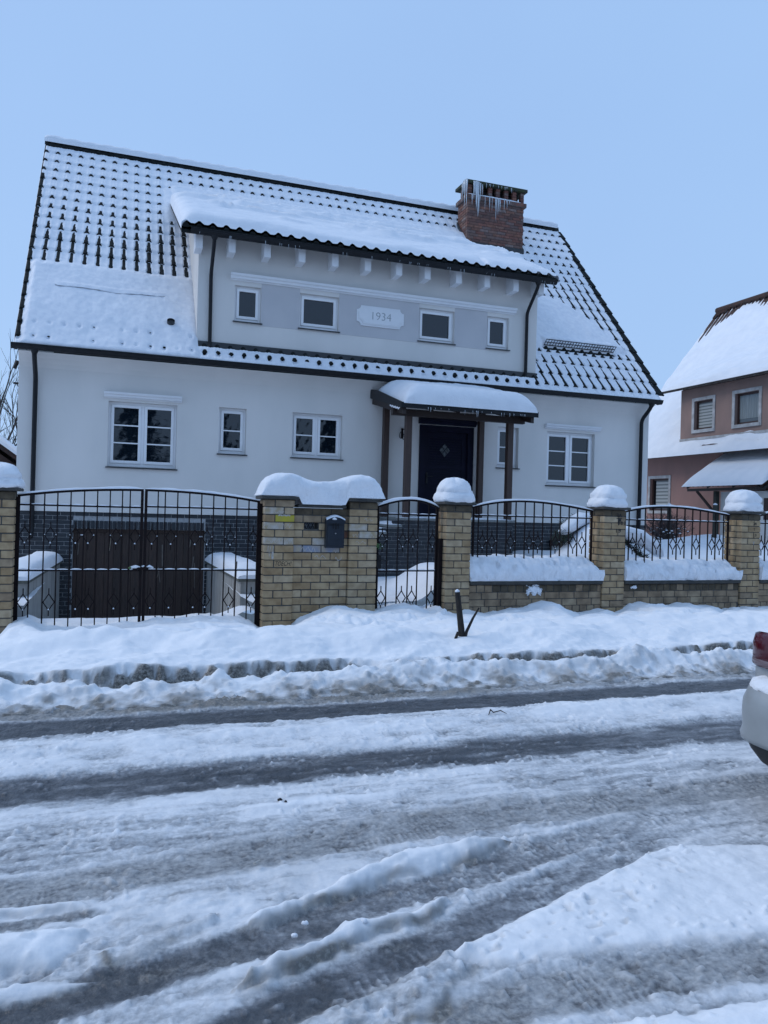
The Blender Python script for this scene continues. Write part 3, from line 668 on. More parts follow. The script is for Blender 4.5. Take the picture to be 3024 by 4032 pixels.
z = 0.02 - 0.82 * sst(10.5, 15.6, Y) + 0.03 * fbm(X * 2, Y * 2, 211, 4) + 0.10 * np.exp(-((X - 1.75) / 0.22) ** 2) * sst(12.5, 10.6, Y) * 1.5
big_grid('driveway', dx_, dy_, z, 'snow', kind='structure', label='snowy driveway sloping down to the garage')
# ================================================================== MAIN HOUSE
HX0, HX1, HY, HYB = -1.69, 12.21, 15.5, 24.6
SLO = 1.159; RA = math.atan(SLO); CA, SA = math.cos(RA), math.sin(RA)
EY, EZ = 15.12, 4.37                       # tile surface at the eave
RY, RZ = 20.05, 4.37 + SLO * (20.05 - 15.12)
house = thing('house', (5.2, 18.0, 0), 'white rendered house with snowy dark tiled roof, long dormer and red brick chimney', 'house')

def wall_holes(mb, x0, x1, z0, z1, holes, y, depth=0.14):
    """Wall sheet with openings and their reveals."""
    xs = sorted({x0, x1, *[v for h_ in holes for v in h_[:2]]}); zs = sorted({z0, z1, *[v for h_ in holes for v in h_[2:]]})
    for i in range(len(xs) - 1):
        for j in range(len(zs) - 1):
            cx, cz = (xs[i] + xs[i + 1]) / 2, (zs[j] + zs[j + 1]) / 2
            if any(a < cx < b and c < cz < d for a, b, c, d in holes): continue
            mb.add([(xs[i], y, zs[j]), (xs[i + 1], y, zs[j]), (xs[i + 1], y, zs[j + 1]), (xs[i], y, zs[j + 1])], [(0, 1, 2, 3)])
    for a, b, c, d in holes:
        q = [(a, c), (b, c), (b, d), (a, d)]
        for k in range(4):
            p, r = q[k], q[(k + 1) % 4]
            mb.add([(p[0], y, p[1]), (r[0], y, r[1]), (r[0], y + depth, r[1]), (p[0], y + depth, p[1])], [(0, 1, 2, 3)])

WIN = [(-0.13, 1.13, 2.25, 3.50), (1.937, 2.478, 2.60, 3.525), (3.417, 4.484, 2.60, 3.525), (8.121, 8.657, 2.60, 3.525), (9.403, 10.687, 2.25, 3.50)]
DOOR = (6.224, 7.519, 1.42, 3.45)
mb = MB()
wall_holes(mb, HX0, HX1, 1.38, 4.02, WIN + [DOOR], HY)
cove = [(15.5, 4.02), (15.47, 4.10), (15.41, 4.18), (15.33, 4.245), (15.27, 4.27)]
mb.grid([[(HX0, y, z) for y, z in cove], [(HX1, y, z) for y, z in cove]])
mb.add([(HX0, 15.5, 1.38), (HX1, 15.5, 1.38), (HX1, 15.6, 1.38), (HX0, 15.6, 1.38)], [(0, 1, 2, 3)])
for x in (HX0, HX1):                        # gables with the eave's curved profile
    poly = cove[::-1] + [(15.5, 1.38), (15.5, -0.3), (HYB, -0.3), (HYB, 4.02), (HYB + 0.23, 4.27)]
    top = [(HYB + 0.23, 4.27), (RY, RZ - 0.10), (15.27, 4.27)]
    pts = [(x, a, b) for a, b in poly] + [(x, RY, RZ - 0.10)]
    mb.add(pts, [list(range(len(pts)))])
mb.add([(HX0, HYB, -.3), (HX1, HYB, -.3), (HX1, HYB, 4.3), (HX0, HYB, 4.3)], [(0, 1, 2, 3)])
wall_o = mb.build('wall', 'stucco', house)

def window(parent, x0, x1, z0, z1, y, sashes, rows, lintel=None, rec=0.11, sill=True, fo=0.045):
    """White framed window in its opening: frame > sash, pane, glazing bar, sill."""
    yf = y + rec; e = 0.002
    X0, X1, Z0, Z1 = x0 + e, x1 - e, z0 + e + 0.02, z1 - e
    f = MB(); fw = fo
    f.box(X0, X0 + fw, yf, yf + 0.07, Z0, Z1); f.box(X1 - fw, X1, yf, yf + 0.07, Z0, Z1)
    f.box(X0 + fw, X1 - fw, yf, yf + 0.07, Z1 - fw, Z1); f.box(X0 + fw, X1 - fw, yf, yf + 0.07, Z0, Z0 + fw + 0.01)
    mw = 0.05
    if sashes == 2: f.box((X0 + X1) / 2 - mw / 2, (X0 + X1) / 2 + mw / 2, yf - 0.002, yf + 0.07, Z0 + fw + 0.01, Z1 - fw)
    o = f.build('window', 'upvc', parent)
    b0, b1 = X0 + fw, X1 - fw
    spans = [(b0, b1)] if sashes == 1 else [(b0, (X0 + X1) / 2 - mw / 2), ((X0 + X1) / 2 + mw / 2, b1)]
    zz0, zz1 = Z0 + fw + 0.01, Z1 - fw
    for a, b in spans:
        s = MB(); w = 0.052; g = 0.004; ys = yf - 0.018
        a += g; b -= g; c0, c1 = zz0 + g, zz1 - g
        s.box(a, a + w, ys, yf + 0.05, c0, c1); s.box(b - w, b, ys, yf + 0.05, c0, c1)
        s.box(a + w, b - w, ys, yf + 0.05, c0, c0 + w); s.box(a + w, b - w, ys, yf + 0.05, c1 - w, c1)
        s.build('sash', 'upvc', o)
        hh = (c1 - c0 - 2 * w) / rows
        for r in range(rows):
            p = MB(); p.box(a + w, b - w, yf + 0.022, yf + 0.03, c0 + w + r * hh + 0.001, c0 + w + (r + 1) * hh - 0.001)
            p.build('pane', 'glass', o)
            if r:
                q = MB(); q.box(a + w, b - w, yf + 0.004, yf + 0.022, c0 + w + r * hh - 0.012, c0 + w + r * hh + 0.012); q.build('glazing_bar', 'upvc', o)
    if sill:
        q = MB(); q.prism([(y - 0.045, z0 - 0.022), (y + rec, z0 - 0.008), (y + rec, z0 + 0.014), (y - 0.045, z0 + 0.0)], 'x', x0 - 0.03, x1 + 0.03)
        q.build('sill', 'sill', o)
    return o

def cornice(parent, x0, x1, z0, z1, y):
    m = MB(); h = z1 - z0
    prof = [(y, z0), (y - 0.02, z0), (y - 0.03, z0 + h * .16), (y - 0.075, z0 + h * .22), (y - 0.085, z0 + h * .55), (y - 0.11, z0 + h * .62), (y - 0.125, z0 + h * .97), (y - 0.11, z1), (y, z1)]
    m.prism(prof, 'x', x0, x1); return m.build('cornice', 'trim', parent)

window(house, *WIN[0], HY, 2, 3); cornice(house, -0.22, 1.21, 3.55, 3.665, HY)
window(house, *WIN[1], HY, 1, 2)
window(house, *WIN[2], HY, 2, 2)
window(house, *WIN[3], HY, 1, 2)
window(house, *WIN[4], HY, 2, 3); cornice(house, 9.32, 10.80, 3.555, 3.665, HY)

# ---- front door
dx0, dx1, dz0, dz1 = DOOR
m = MB(); m.box(dx0 + .002, dx0 + .14, HY - .03, HY + .13, dz0, dz1); m.box(dx1 - .14, dx1 - .002, HY - .03, HY + .13, dz0, dz1)
m.box(dx0 + .14, dx1 - .14, HY - .03, HY + .13, 3.32, dz1)
frame = m.build('door_frame', 'door_navy', house)
m = MB(); m.prism([(HY, 3.47), (HY - .06, 3.47), (HY - .09, 3.50), (HY - .12, 3.52), (HY - .12, 3.58), (HY - .08, 3.59), (HY - .06, 3.68), (HY, 3.68)], 'x', dx0 - .03, dx1 + .03); m.build('door_cornice', 'door_navy', frame)
m = MB(); m.box(dx0 + .142, dx1 - .142, HY + .045, HY + .10, dz0 + .01, 3.318); leaf = m.build('door', 'door_navy', house)
lx0, lx1 = dx0 + .142, dx1 - .142
for (a, b, c, d) in ((lx0, lx0 + .12, dz0 + .02, 3.315), (lx1 - .12, lx1, dz0 + .02, 3.315), (lx0 + .12, lx1 - .12, 3.20, 3.315), (lx0 + .12, lx1 - .12, 2.50, 2.58), (lx0 + .12, lx1 - .12, dz0 + .02, dz0 + .18)):
    MB().box(a + .001, b - .001, HY + .025, HY + .044, c, d).build('door_rail', 'door_navy', leaf)
zc = dz0 + .20
while zc < 3.19:
    if not (2.48 < zc + .03 < 2.60):
        MB().prism([(HY + .044, zc), (HY + .030, zc), (HY + .036, zc + .045), (HY + .044, zc + .045)], 'x', lx0 + .122, lx1 - .122).build('door_slat', 'door_navy', leaf)
    zc += .056
cxd, czd = (lx0 + lx1) / 2 - .03, 2.92
for ux, uz in ((0, 1), (1, 0), (0, -1), (-1, 0)):
    px, pz = cxd + ux * .066, czd + uz * .078; r = .058
    MB().prism([(px, pz - r * 1.15), (px + r, pz), (px, pz + r * 1.15), (px - r, pz)], 'y', HY + .018, HY + .029).build('door_light', 'door_pane', leaf)
m = MB(); m.box(lx0 + .045, lx0 + .085, HY + .012, HY + .025, 2.18, 2.42); m.bar((lx0 + .065, HY - .01, 2.34), (lx0 + .19, HY - .01, 2.34), .016); m.bar((lx0 + .065, HY + .02, 2.34), (lx0 + .065, HY - .01, 2.34), .016); m.build('door_handle', 'black_metal', leaf)

# ---- dark clinker plinth
GAR = (-0.70, 1.73, -0.9, 1.065)
m = MB(); wall_holes(m, HX0 + .015, HX1 - .015, -1.0, 1.38, [GAR], HY + .045, 0.25)
plinth = m.build('plinth', 'mortar_blue', house)
stf = MB(); nb_ = 0
CH = 0.08
row = 0; z = 1.38 - CH
BW, BG = 0.25, 0.013
while z > -0.78:
    offs = (0.0, 0.13, 0.045, 0.175)[row % 4]
    x = HX0 + .015 - offs
    while x < HX1:
        a, b = max(x + BG / 2, HX0 + .016), min(x + BW - BG / 2, HX1 - .016)
        x += BW
        if b - a < .03: continue
        if z < GAR[3] + .17 and b > GAR[0] and a < GAR[1]:
            if a < GAR[0] - .02: b = GAR[0] - .004
            elif b > GAR[1] + .02: a = GAR[1] + .004
            else: continue
        vis = (b < -0.55 and z > -0.75) or (a < 2.9 and z > 0.28) or (7.6 < a < 9.4 and z > 0.8) or (a >= 9.4 and z > 0.95)
        hidden = (a > 2.9 and a < 7.5)
        if vis and nb_ < 300 and not hidden:
            brick(a, b, HY + .03, HY + .075, z + .006, z + CH - .006, 'clinker', plinth, 0.0008, b=0.004); nb_ += 1
        elif not (z < 0.2 and 2.0 < a):
            stf.box(a, b, HY + .03, HY + .075, z + .006, z + CH - .006)
    z -= CH; row += 1
stf.build('brick_courses', 'clinker', plinth, kind='stuff')
x = GAR[0] + .003
while x < GAR[1] - .05:
    brick(x, x + .066, HY + .028, HY + .075, GAR[3] + .003, GAR[3] + .152, 'clinker', plinth, 0.0008, b=0.004); x += .0777
# garage door in its reveal
m = MB(); m.box(GAR[0] + .001, GAR[0] + .07, HY + .17, HY + .29, -.9, GAR[3] - .001); m.box(GAR[1] - .07, GAR[1] - .001, HY + .17, HY + .29, -.9, GAR[3] - .001); m.box(GAR[0] + .07, GAR[1] - .07, HY + .17, HY + .29, GAR[3] - .07, GAR[3] - .001)
gd = m.build('garage_door', 'garage_wood', house)
MB().box(GAR[0] + .003, GAR[1] - .003, HY + .232, HY + .285, -.9, GAR[3] - .003).build('backing_board', 'garage_wood', gd)
for s in range(2):
    a0 = GAR[0] + .075 + s * 1.142; n = 7; w = 1.138 / n
    for i in range(n):
        MB().box(a0 + i * w + .002, a0 + (i + 1) * w - .004, HY + .185 + .004 * (i % 2), HY + .23, -.88, GAR[3] - .075).build('plank', 'garage_wood', gd)
m = MB(); m.box(.49, .54, HY + .16, HY + .18, .28, .42); m.build('lock_plate', 'black_metal', gd)
for (x, z0, z1, w, dxx) in ((-.05, .62, .98, .013, .02), (.93, .33, .78, .03, -.02), (.90, .02, .34, .016, -.05), (1.18, .35, .62, .035, .0), (1.45, .72, .90, .03, 0), (1.50, .30, .55, .035, .01), (.84, .12, .30, .012, .06), (1.56, -.1, .42, .02, -.02), (-.62, .55, .8, .03, 0)):
    MB().add([(x, HY + .1835, z0), (x + w * .6, HY + .1835, z0 + .03), (x + w + dxx, HY + .1835, z1), (x + dxx + w * .3, HY + .1835, z1 - .02)], [(0, 1, 2, 3)]).build('worn_paint', 'yb_chalk' if w < .015 else 'stick', gd)

# ---- dormer
DX0, DX1, DY = 1.45, 9.0, 15.42
DEY, DEZ, DSL = 14.98, 6.80, 0.5
DWIN = [(2.168, 2.694, 5.24, 5.96), (3.488, 4.316, 5.24, 5.96), (6.112, 6.947, 5.24, 5.96), (7.747, 8.286, 5.24, 5.96)]
m = MB(); wall_holes(m, DX0, DX1, 4.55, 6.93, DWIN, DY)
for x in (DX0, DX1): m.add([(x, DY, 4.55), (x, DY, 6.93), (x, 18.9, 8.67), (x, 18.9, 8.60)], [(0, 1, 2, 3)])
dorm = m.build('dormer_wall', 'stucco', house)
for a, b in ((2.698, 3.484), (4.320, 6.108), (6.951, 7.743)):
    MB().box(a, b, DY - .006, DY + .004, 5.20, 6.04).build('grey_panel', 'stucco_grey', dorm)
for w_ in DWIN:
    window(house, w_[0], w_[1], w_[2], w_[3], DY, 1, 1, rec=0.08, fo=0.04)
cornice(house, 2.07, 8.43, 6.045, 6.175, DY)
MB().prism([(DY - .02, 4.55), (DY - .06, 4.60), (DY - .045, 4.775), (DY - .012, 4.785), (DY - .012, 4.55)], 'x', DX0 - .02, DX1 + .02).build('flashing', 'flash', dorm)
for x in (1.42, 2.043, 2.732, 3.43, 4.117, 4.812, 5.497, 6.14, 6.867, 7.543, 8.248, 8.88):
    MB().prism([(DY + .02, 6.475), (15.06, 6.475), (15.06, 6.80), (DY + .02, 6.98)], 'x', x - .066, x + .066).build('corbel', 'trim', dorm)
# plaque with the year
m = MB()
px0, px1, pz0, pz1 = 4.70, 5.75, 5.43, 5.85
def plq(o, c):
    x0, x1, z0, z1 = px0 + o, px1 - o, pz0 + o, pz1 - o; pts = []
    for (cx, cz, a0) in ((x0, z0, 90), (x1, z0, 180), (x1, z1, 270), (x0, z1, 0)):
        for k in range(5):
            a = math.radians(a0 - k * 22.5); pts.append((cx + c * math.cos(a), cz + c * math.sin(a)))
    return pts
m.prism(plq(0, .09), 'y', DY - .035, DY - .004); pl = m.build('plaque', 'plaque', house)
MB().prism(plq(.035, .10), 'y', DY - .050, DY - .034).build('raised_rim', 'plaque', pl)
MB().prism(plq(.055, .10), 'y', DY - .056, DY - .0495).build('field', 'plaque', pl)
bpy.context.view_layer.update()
text_part('1934', .24, (5.225, DY - .058, 5.64), pl, 'shade_and_mark_grey', 'year_numeral', sx=1.0, ext=.002, bold=-.004)  # shade of the engraving painted as grey figures

# ---- roof decks
RX0, RX1 = -1.745, 12.265
m = MB()
def slab(mb, pts, t):
    """thin slab: quad pts (top) lowered by t"""
    q = [(x, y, z - t) for x, y, z in pts]
    mb.add(list(pts) + q, [(0, 1, 2, 3), (7, 6, 5, 4), (0, 4, 5, 1), (1, 5, 6, 2), (2, 6, 7, 3), (3, 7, 4, 0)])
slab(m, [(RX0, EY, EZ - .035), (RX1, EY, EZ - .035), (RX1, RY, RZ - .035), (RX0, RY, RZ - .035)], .06)
slab(m, [(RX0, 2 * RY - EY, EZ), (RX1, 2 * RY - EY, EZ), (RX1, RY, RZ - .03), (RX0, RY, RZ - .03)], .06)
roof = m.build('roof', 'tile', house)
m = MB()
slab(m, [(1.08, DEY, DEZ - .03), (9.2, DEY, DEZ - .03), (9.2, 19.0, DEZ - .03 + DSL * (19.0 - DEY)), (1.08, 19.0, DEZ - .03 + DSL * (19.0 - DEY))], .07)
droof = m.build('dormer_roof', 'tile', house)
None and MB().prism([(DEY + .01, DEZ - .2), (DEY + .05, DEZ - .2), (DEY + .05, DEZ - .09), (DEY + .01, DEZ - .105)], 'x', 1.1, 9.18).build('fascia_board', 'trim', droof)

TG, TW = 0.266, 0.2527                        # gauge along Y, cover width
GL = TG / CA
def tile_mesh(name):
    prof = [(-.052, .0), (-.042, .026), (-.018, .046), (.018, .046), (.042, .026), (.052, .0), (.2007, .0)]
    vs = []; fs = []
    for yy, zz in ((0.0, .052), (GL + .02, .018)):
        for u, hh in prof: vs.append((u, yy, zz + hh * (1.0 if yy == 0 else .82)))
    n = len(prof)
    for i in range(n - 1): fs.append((i, i + 1, n + i + 1, n + i))
    b = len(vs)
    for u, hh in prof: vs.append((u, 0.0, .024 + (0 if hh < .01 else -.012)))
    for i in range(n - 1): fs.append((b + i, b + i + 1, i + 1, i))
    me = bpy.data.meshes.new(name); me.from_pydata(vs, [], fs); me.materials.append(M['tile']); me.update()
    return me
tme = tile_mesh('roof_tile')
rest = MB(); n_t = 0
tv = [v.co.copy() for v in tme.vertices]; tf = [tuple(p.vertices) for p in tme.polygons]
rm = Matrix.Rotation(RA, 4, 'X')
NC = 56
def tile_y(r): return 19.765 - TG * r
order = []
for r in range(0, 18):
    for k in range(NC):
        x = HX0 + TW * k; y = tile_y(r)
        if 1.35 < x < 8.95 and 15.40 < y < 18.75: continue
        if x > 1.0 and x < 9.3 and y > 18.7 and r > 2: continue
        pri = 0 if (x < 1.4 and r < 12) else (1 if x > 9.2 and (r < 8 or r > 12 or x > 11.2) else (2 if r < 2 else 3))
        order.append((pri, r, k, x, y))
order.sort()
for i, (pri, r, k, x, y) in enumerate(order):
    loc = Vector((x, y, EZ - .035 + SLO * (y - EY)))
    if i < 300:
        o = bpy.data.objects.new('roof_tile', tme); COL.objects.link(o); o.location = loc; o.rotation_euler = (RA + random.uniform(-.006, .006), 0, random.uniform(-.006, .006)); setp(o, roof)
    else:
        rest.add([rm @ v + loc for v in tv], tf)
rest.build('roof_tile_courses', 'tile', roof, kind='stuff')
DA = math.atan(DSL); k = 0; x = 1.15
while x < 9.1:                                  # the eave course of the dormer roof
    o = bpy.data.objects.new('roof_tile', tme); COL.objects.link(o); o.location = (x, DEY - .065, DEZ - .025); o.rotation_euler = (DA, 0, 0); setp(o, droof); x += TW
# ridge caps
x = RX0
while x < RX1 - .1:
    m = MB(); L = min(.40, RX1 - x); P = []
    for xx, sc in ((x, 1.06), (x + .05, 1.06), (x + .052, 1.0), (x + L + .02, .93)):
        P.append([(xx, RY + .15 * sc * math.cos(a), RZ - .03 + .135 * sc * math.sin(a) - (.05 if abs(math.cos(a)) > .9 else 0)) for a in [math.pi * t / 8 for t in range(9)]])
    m.grid(P); m.build('ridge_tile', 'tile', roof, smooth=True); x += .385
for x in (RX0, RX1):                            # verge boards
    s = 1 if x < 0 else -1
    MB().prism([(EY - .02, EZ - .10), (RY, RZ - .10), (RY, RZ - .22), (EY + .12, EZ - .10)], 'x', x + s * .003, x + s * .05).build('verge_board', 'tile', roof)
# snow guard rail
m = MB(); g0, g1 = 9.62, 11.58; gy_ = 16.16; gz = EZ + SLO * (gy_ - EY)
nd = Vector((0, -SA, CA)); up = Vector((0, CA, SA))
def gp(x, a, b): return Vector((x, gy_, gz)) + up * a + nd * b
for hgt in (.07, .155, .235): m.tube([gp(g0, .02, hgt), gp(g1, .02, hgt)], .011, 6)
guard = m.build('snow_guard', 'black_metal', roof)
n = 26
for i in range(n + 1):
    x = g0 + (g1 - g0) * i / n
    MB().tube([gp(x, .02, .06), gp(x, .02, .245)], .008, 5).build('guard_bar', 'black_metal', guard) if i % 1 == 0 else None
# vent pipe in the left slope
m = MB(); v0 = Vector((.97, 15.70, EZ + SLO * (15.68 - EY)))
m.tube([v0 - nd * .05, v0 + nd * .20], .075, 16, cap=False); m.tube([v0 + nd * .10, v0 + nd * .17], .066, 16); m.build('vent_pipe', 'flash', roof)

# ---- gutters and downpipes
def gutter(x0, x1, y, z, r=.075):
    m = MB(); pr = [(y + r * math.cos(a), z + r * math.sin(a) * 1.25 - .0) for a in [math.pi + math.pi * t / 8 for t in range(9)]]
    outer = pr; inner = [(y + (r - .008) * math.cos(a), z + (r - .008) * math.sin(a) * 1.25) for a in [2 * math.pi - math.pi * t / 8 for t in range(9)]]
    m.prism(outer + inner, 'x', x0, x1)
    for x in (x0, x1): m.add([(x, a, b) for a, b in outer], [list(range(9))])
    m.tube([(x0, y - r, z), (x1, y - r, z)], .009, 6)
    g = m.build('gutter', 'black_metal', house)
    x = x0 + .25
    while x < x1: MB().prism([(y - r - .006, z - .01), (y, z - r * 1.25 - .008), (y + r, z - .01), (y + r, z + .0), (y - r - .006, z + .005)], 'x', x, x + .018).build('bracket', 'black_metal', g); x += .62
    return g
gutter(-1.785, 12.23, 15.085, 4.35)
gutter(1.245, 9.16, 14.905, 6.77)
def bend(pts, n=5, r=.10):
    out = [Vector(pts[0])]
    for i in range(1, len(pts) - 1):
        a, b, c = Vector(pts[i - 1]), Vector(pts[i]), Vector(pts[i + 1])
        p = b + (a - b).normalized() * min(r, (a - b).length * .45); q = b + (c - b).normalized() * min(r, (c - b).length * .45)
        for k in range(n + 1):
            t = k / n; out.append(p * (1 - t) ** 2 + b * 2 * t * (1 - t) + q * t * t)
    out.append(Vector(pts[-1])); return out
def downpipe(pts, r=.042):
    m = MB(); m.tube(bend(pts), r, 12); p0 = Vector(pts[0])
    m.tube([p0 + Vector((0, 0, .06)), p0 + Vector((0, 0, .0)), p0 - Vector((0, 0, .07))], [.075, .07, r], 12)
    d = m.build('downpipe', 'black_metal', house, smooth=True)
    return d
downpipe([(-1.40, 15.10, 4.26), (-1.40, 15.10, 4.14), (-1.40, 15.42, 3.84), (-1.40, 15.42, 1.02), (-1.40, 15.30, .90)])
downpipe([(11.96, 15.10, 4.26), (11.96, 15.12, 4.17), (11.93, 15.41, 3.90), (11.93, 15.41, .4)], .045)
downpipe([(1.69, 14.92, 6.69), (1.69, 14.93, 6.60), (1.69, 15.36, 6.10), (1.70, 15.36, 4.72), (1.70, 15.30, 4.62)], .036)
downpipe([(8.72, 14.92, 6.69), (8.72, 14.93, 6.58), (8.71, 15.36, 6.12), (8.71, 15.36, 4.70), (8.71, 15.29, 4.60)], .038)

# ---- chimney: bricks on a mortar core
CX0, CX1, CY0, CY1 = 8.80, 10.515, 18.88, 19.50
m = MB(); m.box(CX0 + .012, CX1 - .012, CY0 + .012, CY1 - .012, 8.4, 10.08); chim = m.build('chimney', 'c_mortar', house)
z = 8.83; row = 0; CHH = .0765
def cbrick(a, b, c, d, z0, z1): brick(a, b, c, d, z0, z1, 'cb', chim, .002, b=.005)
while z < 10.03:
    off = (0, .13, .065, .19)[row % 4]; x = CX0 - off
    while x < CX1 - .02:
        a, b = max(x + .005, CX0), min(x + .255, CX1)
        if b - a > .04: cbrick(a, b, CY0, CY0 + .11, z + .004, z + CHH - .005)
        x += .26
    y = CY0 + .12 + (0 if row % 2 else .0)
    while y < CY1 - .03:
        w_ = .245 if (row % 2) else .18
        b = min(y + w_, CY1); cbrick(CX0, CX0 + .11, y, b, z + .004, z + CHH - .005); y = b + .01
    z += CHH; row += 1
x = CX0 - .055                                    # oversailing header course
while x < CX1 + .02: cbrick(x, min(x + .115, CX1 + .055), CY0 - .055, CY0 + .10, z + .002, z + .10); x += .125
y = CY0 + .11
while y < CY1 - .02: cbrick(CX0 - .055, CX0 + .10, y, min(y + .115, CY1 + .055), z + .002, z + .10); y += .125
MB().box(CX0 - .05, CX1 + .05, CY0 - .05, CY1 + .05, z - .012, z + .092).build('ledge_core', 'c_mortar', chim)
zt = z + .10
MB().box(CX0 + .09, CX1 - .09, CY0 + .20, CY1 - .12, zt - .01, zt + .36).build('flue_core', 'flash', chim)
for (a, b) in ((8.80, 8.93), (9.20, 9.265), (9.42, 9.535), (9.655, 9.775), (9.91, 10.03), (10.16, 10.28), (10.41, 10.515)):
    for k in range(4): cbrick(a, b, CY0 + .01, CY0 + .13, zt + k * .075 + .002, zt + k * .075 + .072)
for (a, b) in ((18.89 + .13, 18.89 + .20), (19.24, 19.36)):
    for k in range(4): cbrick(CX0 + .005, CX0 + .12, a, b, zt + k * .075 + .002, zt + k * .075 + .072)
m = MB(); zc0 = zt + .302
m.prism([(CX0 - .07, CY0 - .07), (CX1 + .07, CY0 - .07), (CX1 + .07, CY1 + .07), (CX0 - .07, CY1 + .07)], 'z', zc0, zc0 + .085); m.tube([(8.98, CY0 + .12, zc0 + .05), (8.98, CY0 + .12, zc0 + .125)], .07, 12); m.build('chimney_slab', 'moss_slab', chim, bevel=.008)
m = MB()                                            # lead apron round the foot
m.prism([(CY0 - .03, 8.66), (CY0 - .012, 8.90), (CY0 + .004, 8.91), (CY0 + .004, 8.60)], 'x', CX0 - .03, CX1 + .03)
m.prism([(CY0 - .16, 8.55), (CY0 - .028, 8.72), (CY0 - .028, 8.60), (CY0 - .15, 8.47)], 'x', CX0 - .06, CX1 + .07)
for x in (CX0 - .028, CX1 + .006):
    m.add([(x, CY0 - .02, 8.6), (x, CY1, 9.35), (x, CY1, 9.62), (x, CY0 - .012, 8.90), (x + .022, CY0 - .02, 8.6), (x + .022, CY1, 9.35), (x + .022, CY1, 9.62), (x + .022, CY0 - .012, 8.90)], [(0, 1, 2, 3), (4, 5, 6, 7), (3, 2, 6, 7), (0, 3, 7, 4)])
m.build('flashing', 'flash', chim)

# ---- small fittings on the house
sc = thing('security_camera', (-1.72, 15.83, 4.1), 'dark security camera pointing down, mounted high on the gable corner', 'camera')
MB().box(-1.715, -1.692, 15.78, 15.86, 4.05, 4.15).build('mount', 'black_metal', sc)
m = MB(); m.tube([(-1.71, 15.82, 4.13), (-1.77, 15.82, 4.15)], .014, 8); m.tube([(-1.745, 15.82, 4.16), (-1.80, 15.80, 4.02)], .034, 10); m.build('body', 'black_metal', sc)
sc = thing('security_camera', (-1.72, 15.81, 3.72), 'small bracket camera below the larger one on the gable corner', 'camera')
m = MB(); m.tube([(-1.69, 15.81, 3.70), (-1.73, 15.81, 3.69), (-1.75, 15.81, 3.73)], .010, 6); m.build('bracket', 'black_metal', sc)
m = MB(); m.tube([(-1.72, 15.81, 3.745), (-1.81, 15.79, 3.742)], .020, 8); m.build('body', 'black_metal', sc)
lm = thing('wall_lamp', (5.82, 15.47, 3.1), 'black wrought iron scrolled lamp on the wall behind the porch post', 'lamp')
m = MB(); m.box(5.80, 5.84, 15.47, 15.499, 3.12, 3.34); m.build('back_plate', 'gate_iron', lm)
for s, cz, rr in ((1, 3.24, .075), (-1, 3.19, .07), (1, 3.15, .05)):
    m = MB(); m.tube([(5.80 + s * .03 + rr * .6 * math.cos(a), 15.40 - .03 * math.sin(a), cz + rr * math.sin(a)) for a in [t * .45 for t in range(13)]], .008, 5); m.build('scroll', 'gate_iron', lm)
mbx = thing('meter_box', (9.66, 15.4, .8), 'small grey meter cabinet with dark lid on the clinker plinth', 'box')
MB().box(9.57, 9.76, 15.43, 15.528, .55, .86).build('cabinet', 'concrete', mbx, bevel=.006)
MB().box(9.54, 9.79, 15.40, 15.525, .865, .985).build('lid', 'black_metal', mbx, bevel=.006)
# ================================================================== SNOW ON THE ROOFS
def sd_poly_mask(X, Y, pts, soft):
    return sst(-soft, soft, poly_sd(X, Y, pts))
st = TW / 14
ux = np.arange(RX0 - .015, RX1 + .016, st); vy = np.concatenate([np.arange(EY - .05, 15.75, .018), np.arange(15.75, 16.18, TG / 13), np.arange(16.18, 16.33, .006), np.arange(16.33, 19.96, TG / 13)])
X, Y = np.meshgrid(ux, vy)
q = (19.765 - Y) / TG; i = np.ceil(q - 1e-9); f = q - i + 1.0; i = np.maximum(i, 0)
kx = (X - HX0) / TW; du = (kx - np.round(kx)) * TW
roll = np.interp(np.abs(du), [0, .018, .042, .052, .2], [.046, .046, .026, 0, 0])
pan = .018 + .034 * f
T = pan + roll * (.82 + .18 * f)
n1 = fbm(X * 1.3, Y * 1.6, 301, 4); n2 = fbm(X * 6, Y * 7, 302, 3); n3 = fbm(X * 18, Y * 18, 303, 3)
fs = f * (1 - .75 * sst(.86, 1.0, f))
left = X < 1.4; right = X > 8.9
t = .040 + .010 * n1 + .004 * n2
fe = np.full(X.shape, .87)                                  # ribs bare from this fraction of the tile down
le = np.interp(q, [-1, 4.2, 6.0, 8.0, 9.5, 12], [.87, .87, .55, .18, -.6, -.8]) - .35 * sst(.4, 1.2, X) * (q > 6)
re = np.interp(q + (X - 10.2) * 1.1, [-1, 4, 6.5, 8.2, 30], [.87, .85, .55, .05, -.6])
re = np.where(q > 12.6, np.interp(q, [12.6, 14, 15, 18], [.72, .42, .08, -.2]), re)
fe = np.where(left, le, np.where(right, re, fe))
verge = (np.round(kx) <= 0) | (np.round(kx) >= NC - 1)
fe = np.where(verge & (q > 2.5), -.9, fe)
fe = fe + .08 * fbm(X * 4, Y * 4, 305, 2)
t = np.where((fe < 0) , t - .006 + .010 * fbm(X * 5, Y * 3, 306, 3), t)
S = .018 + .034 * fs + t
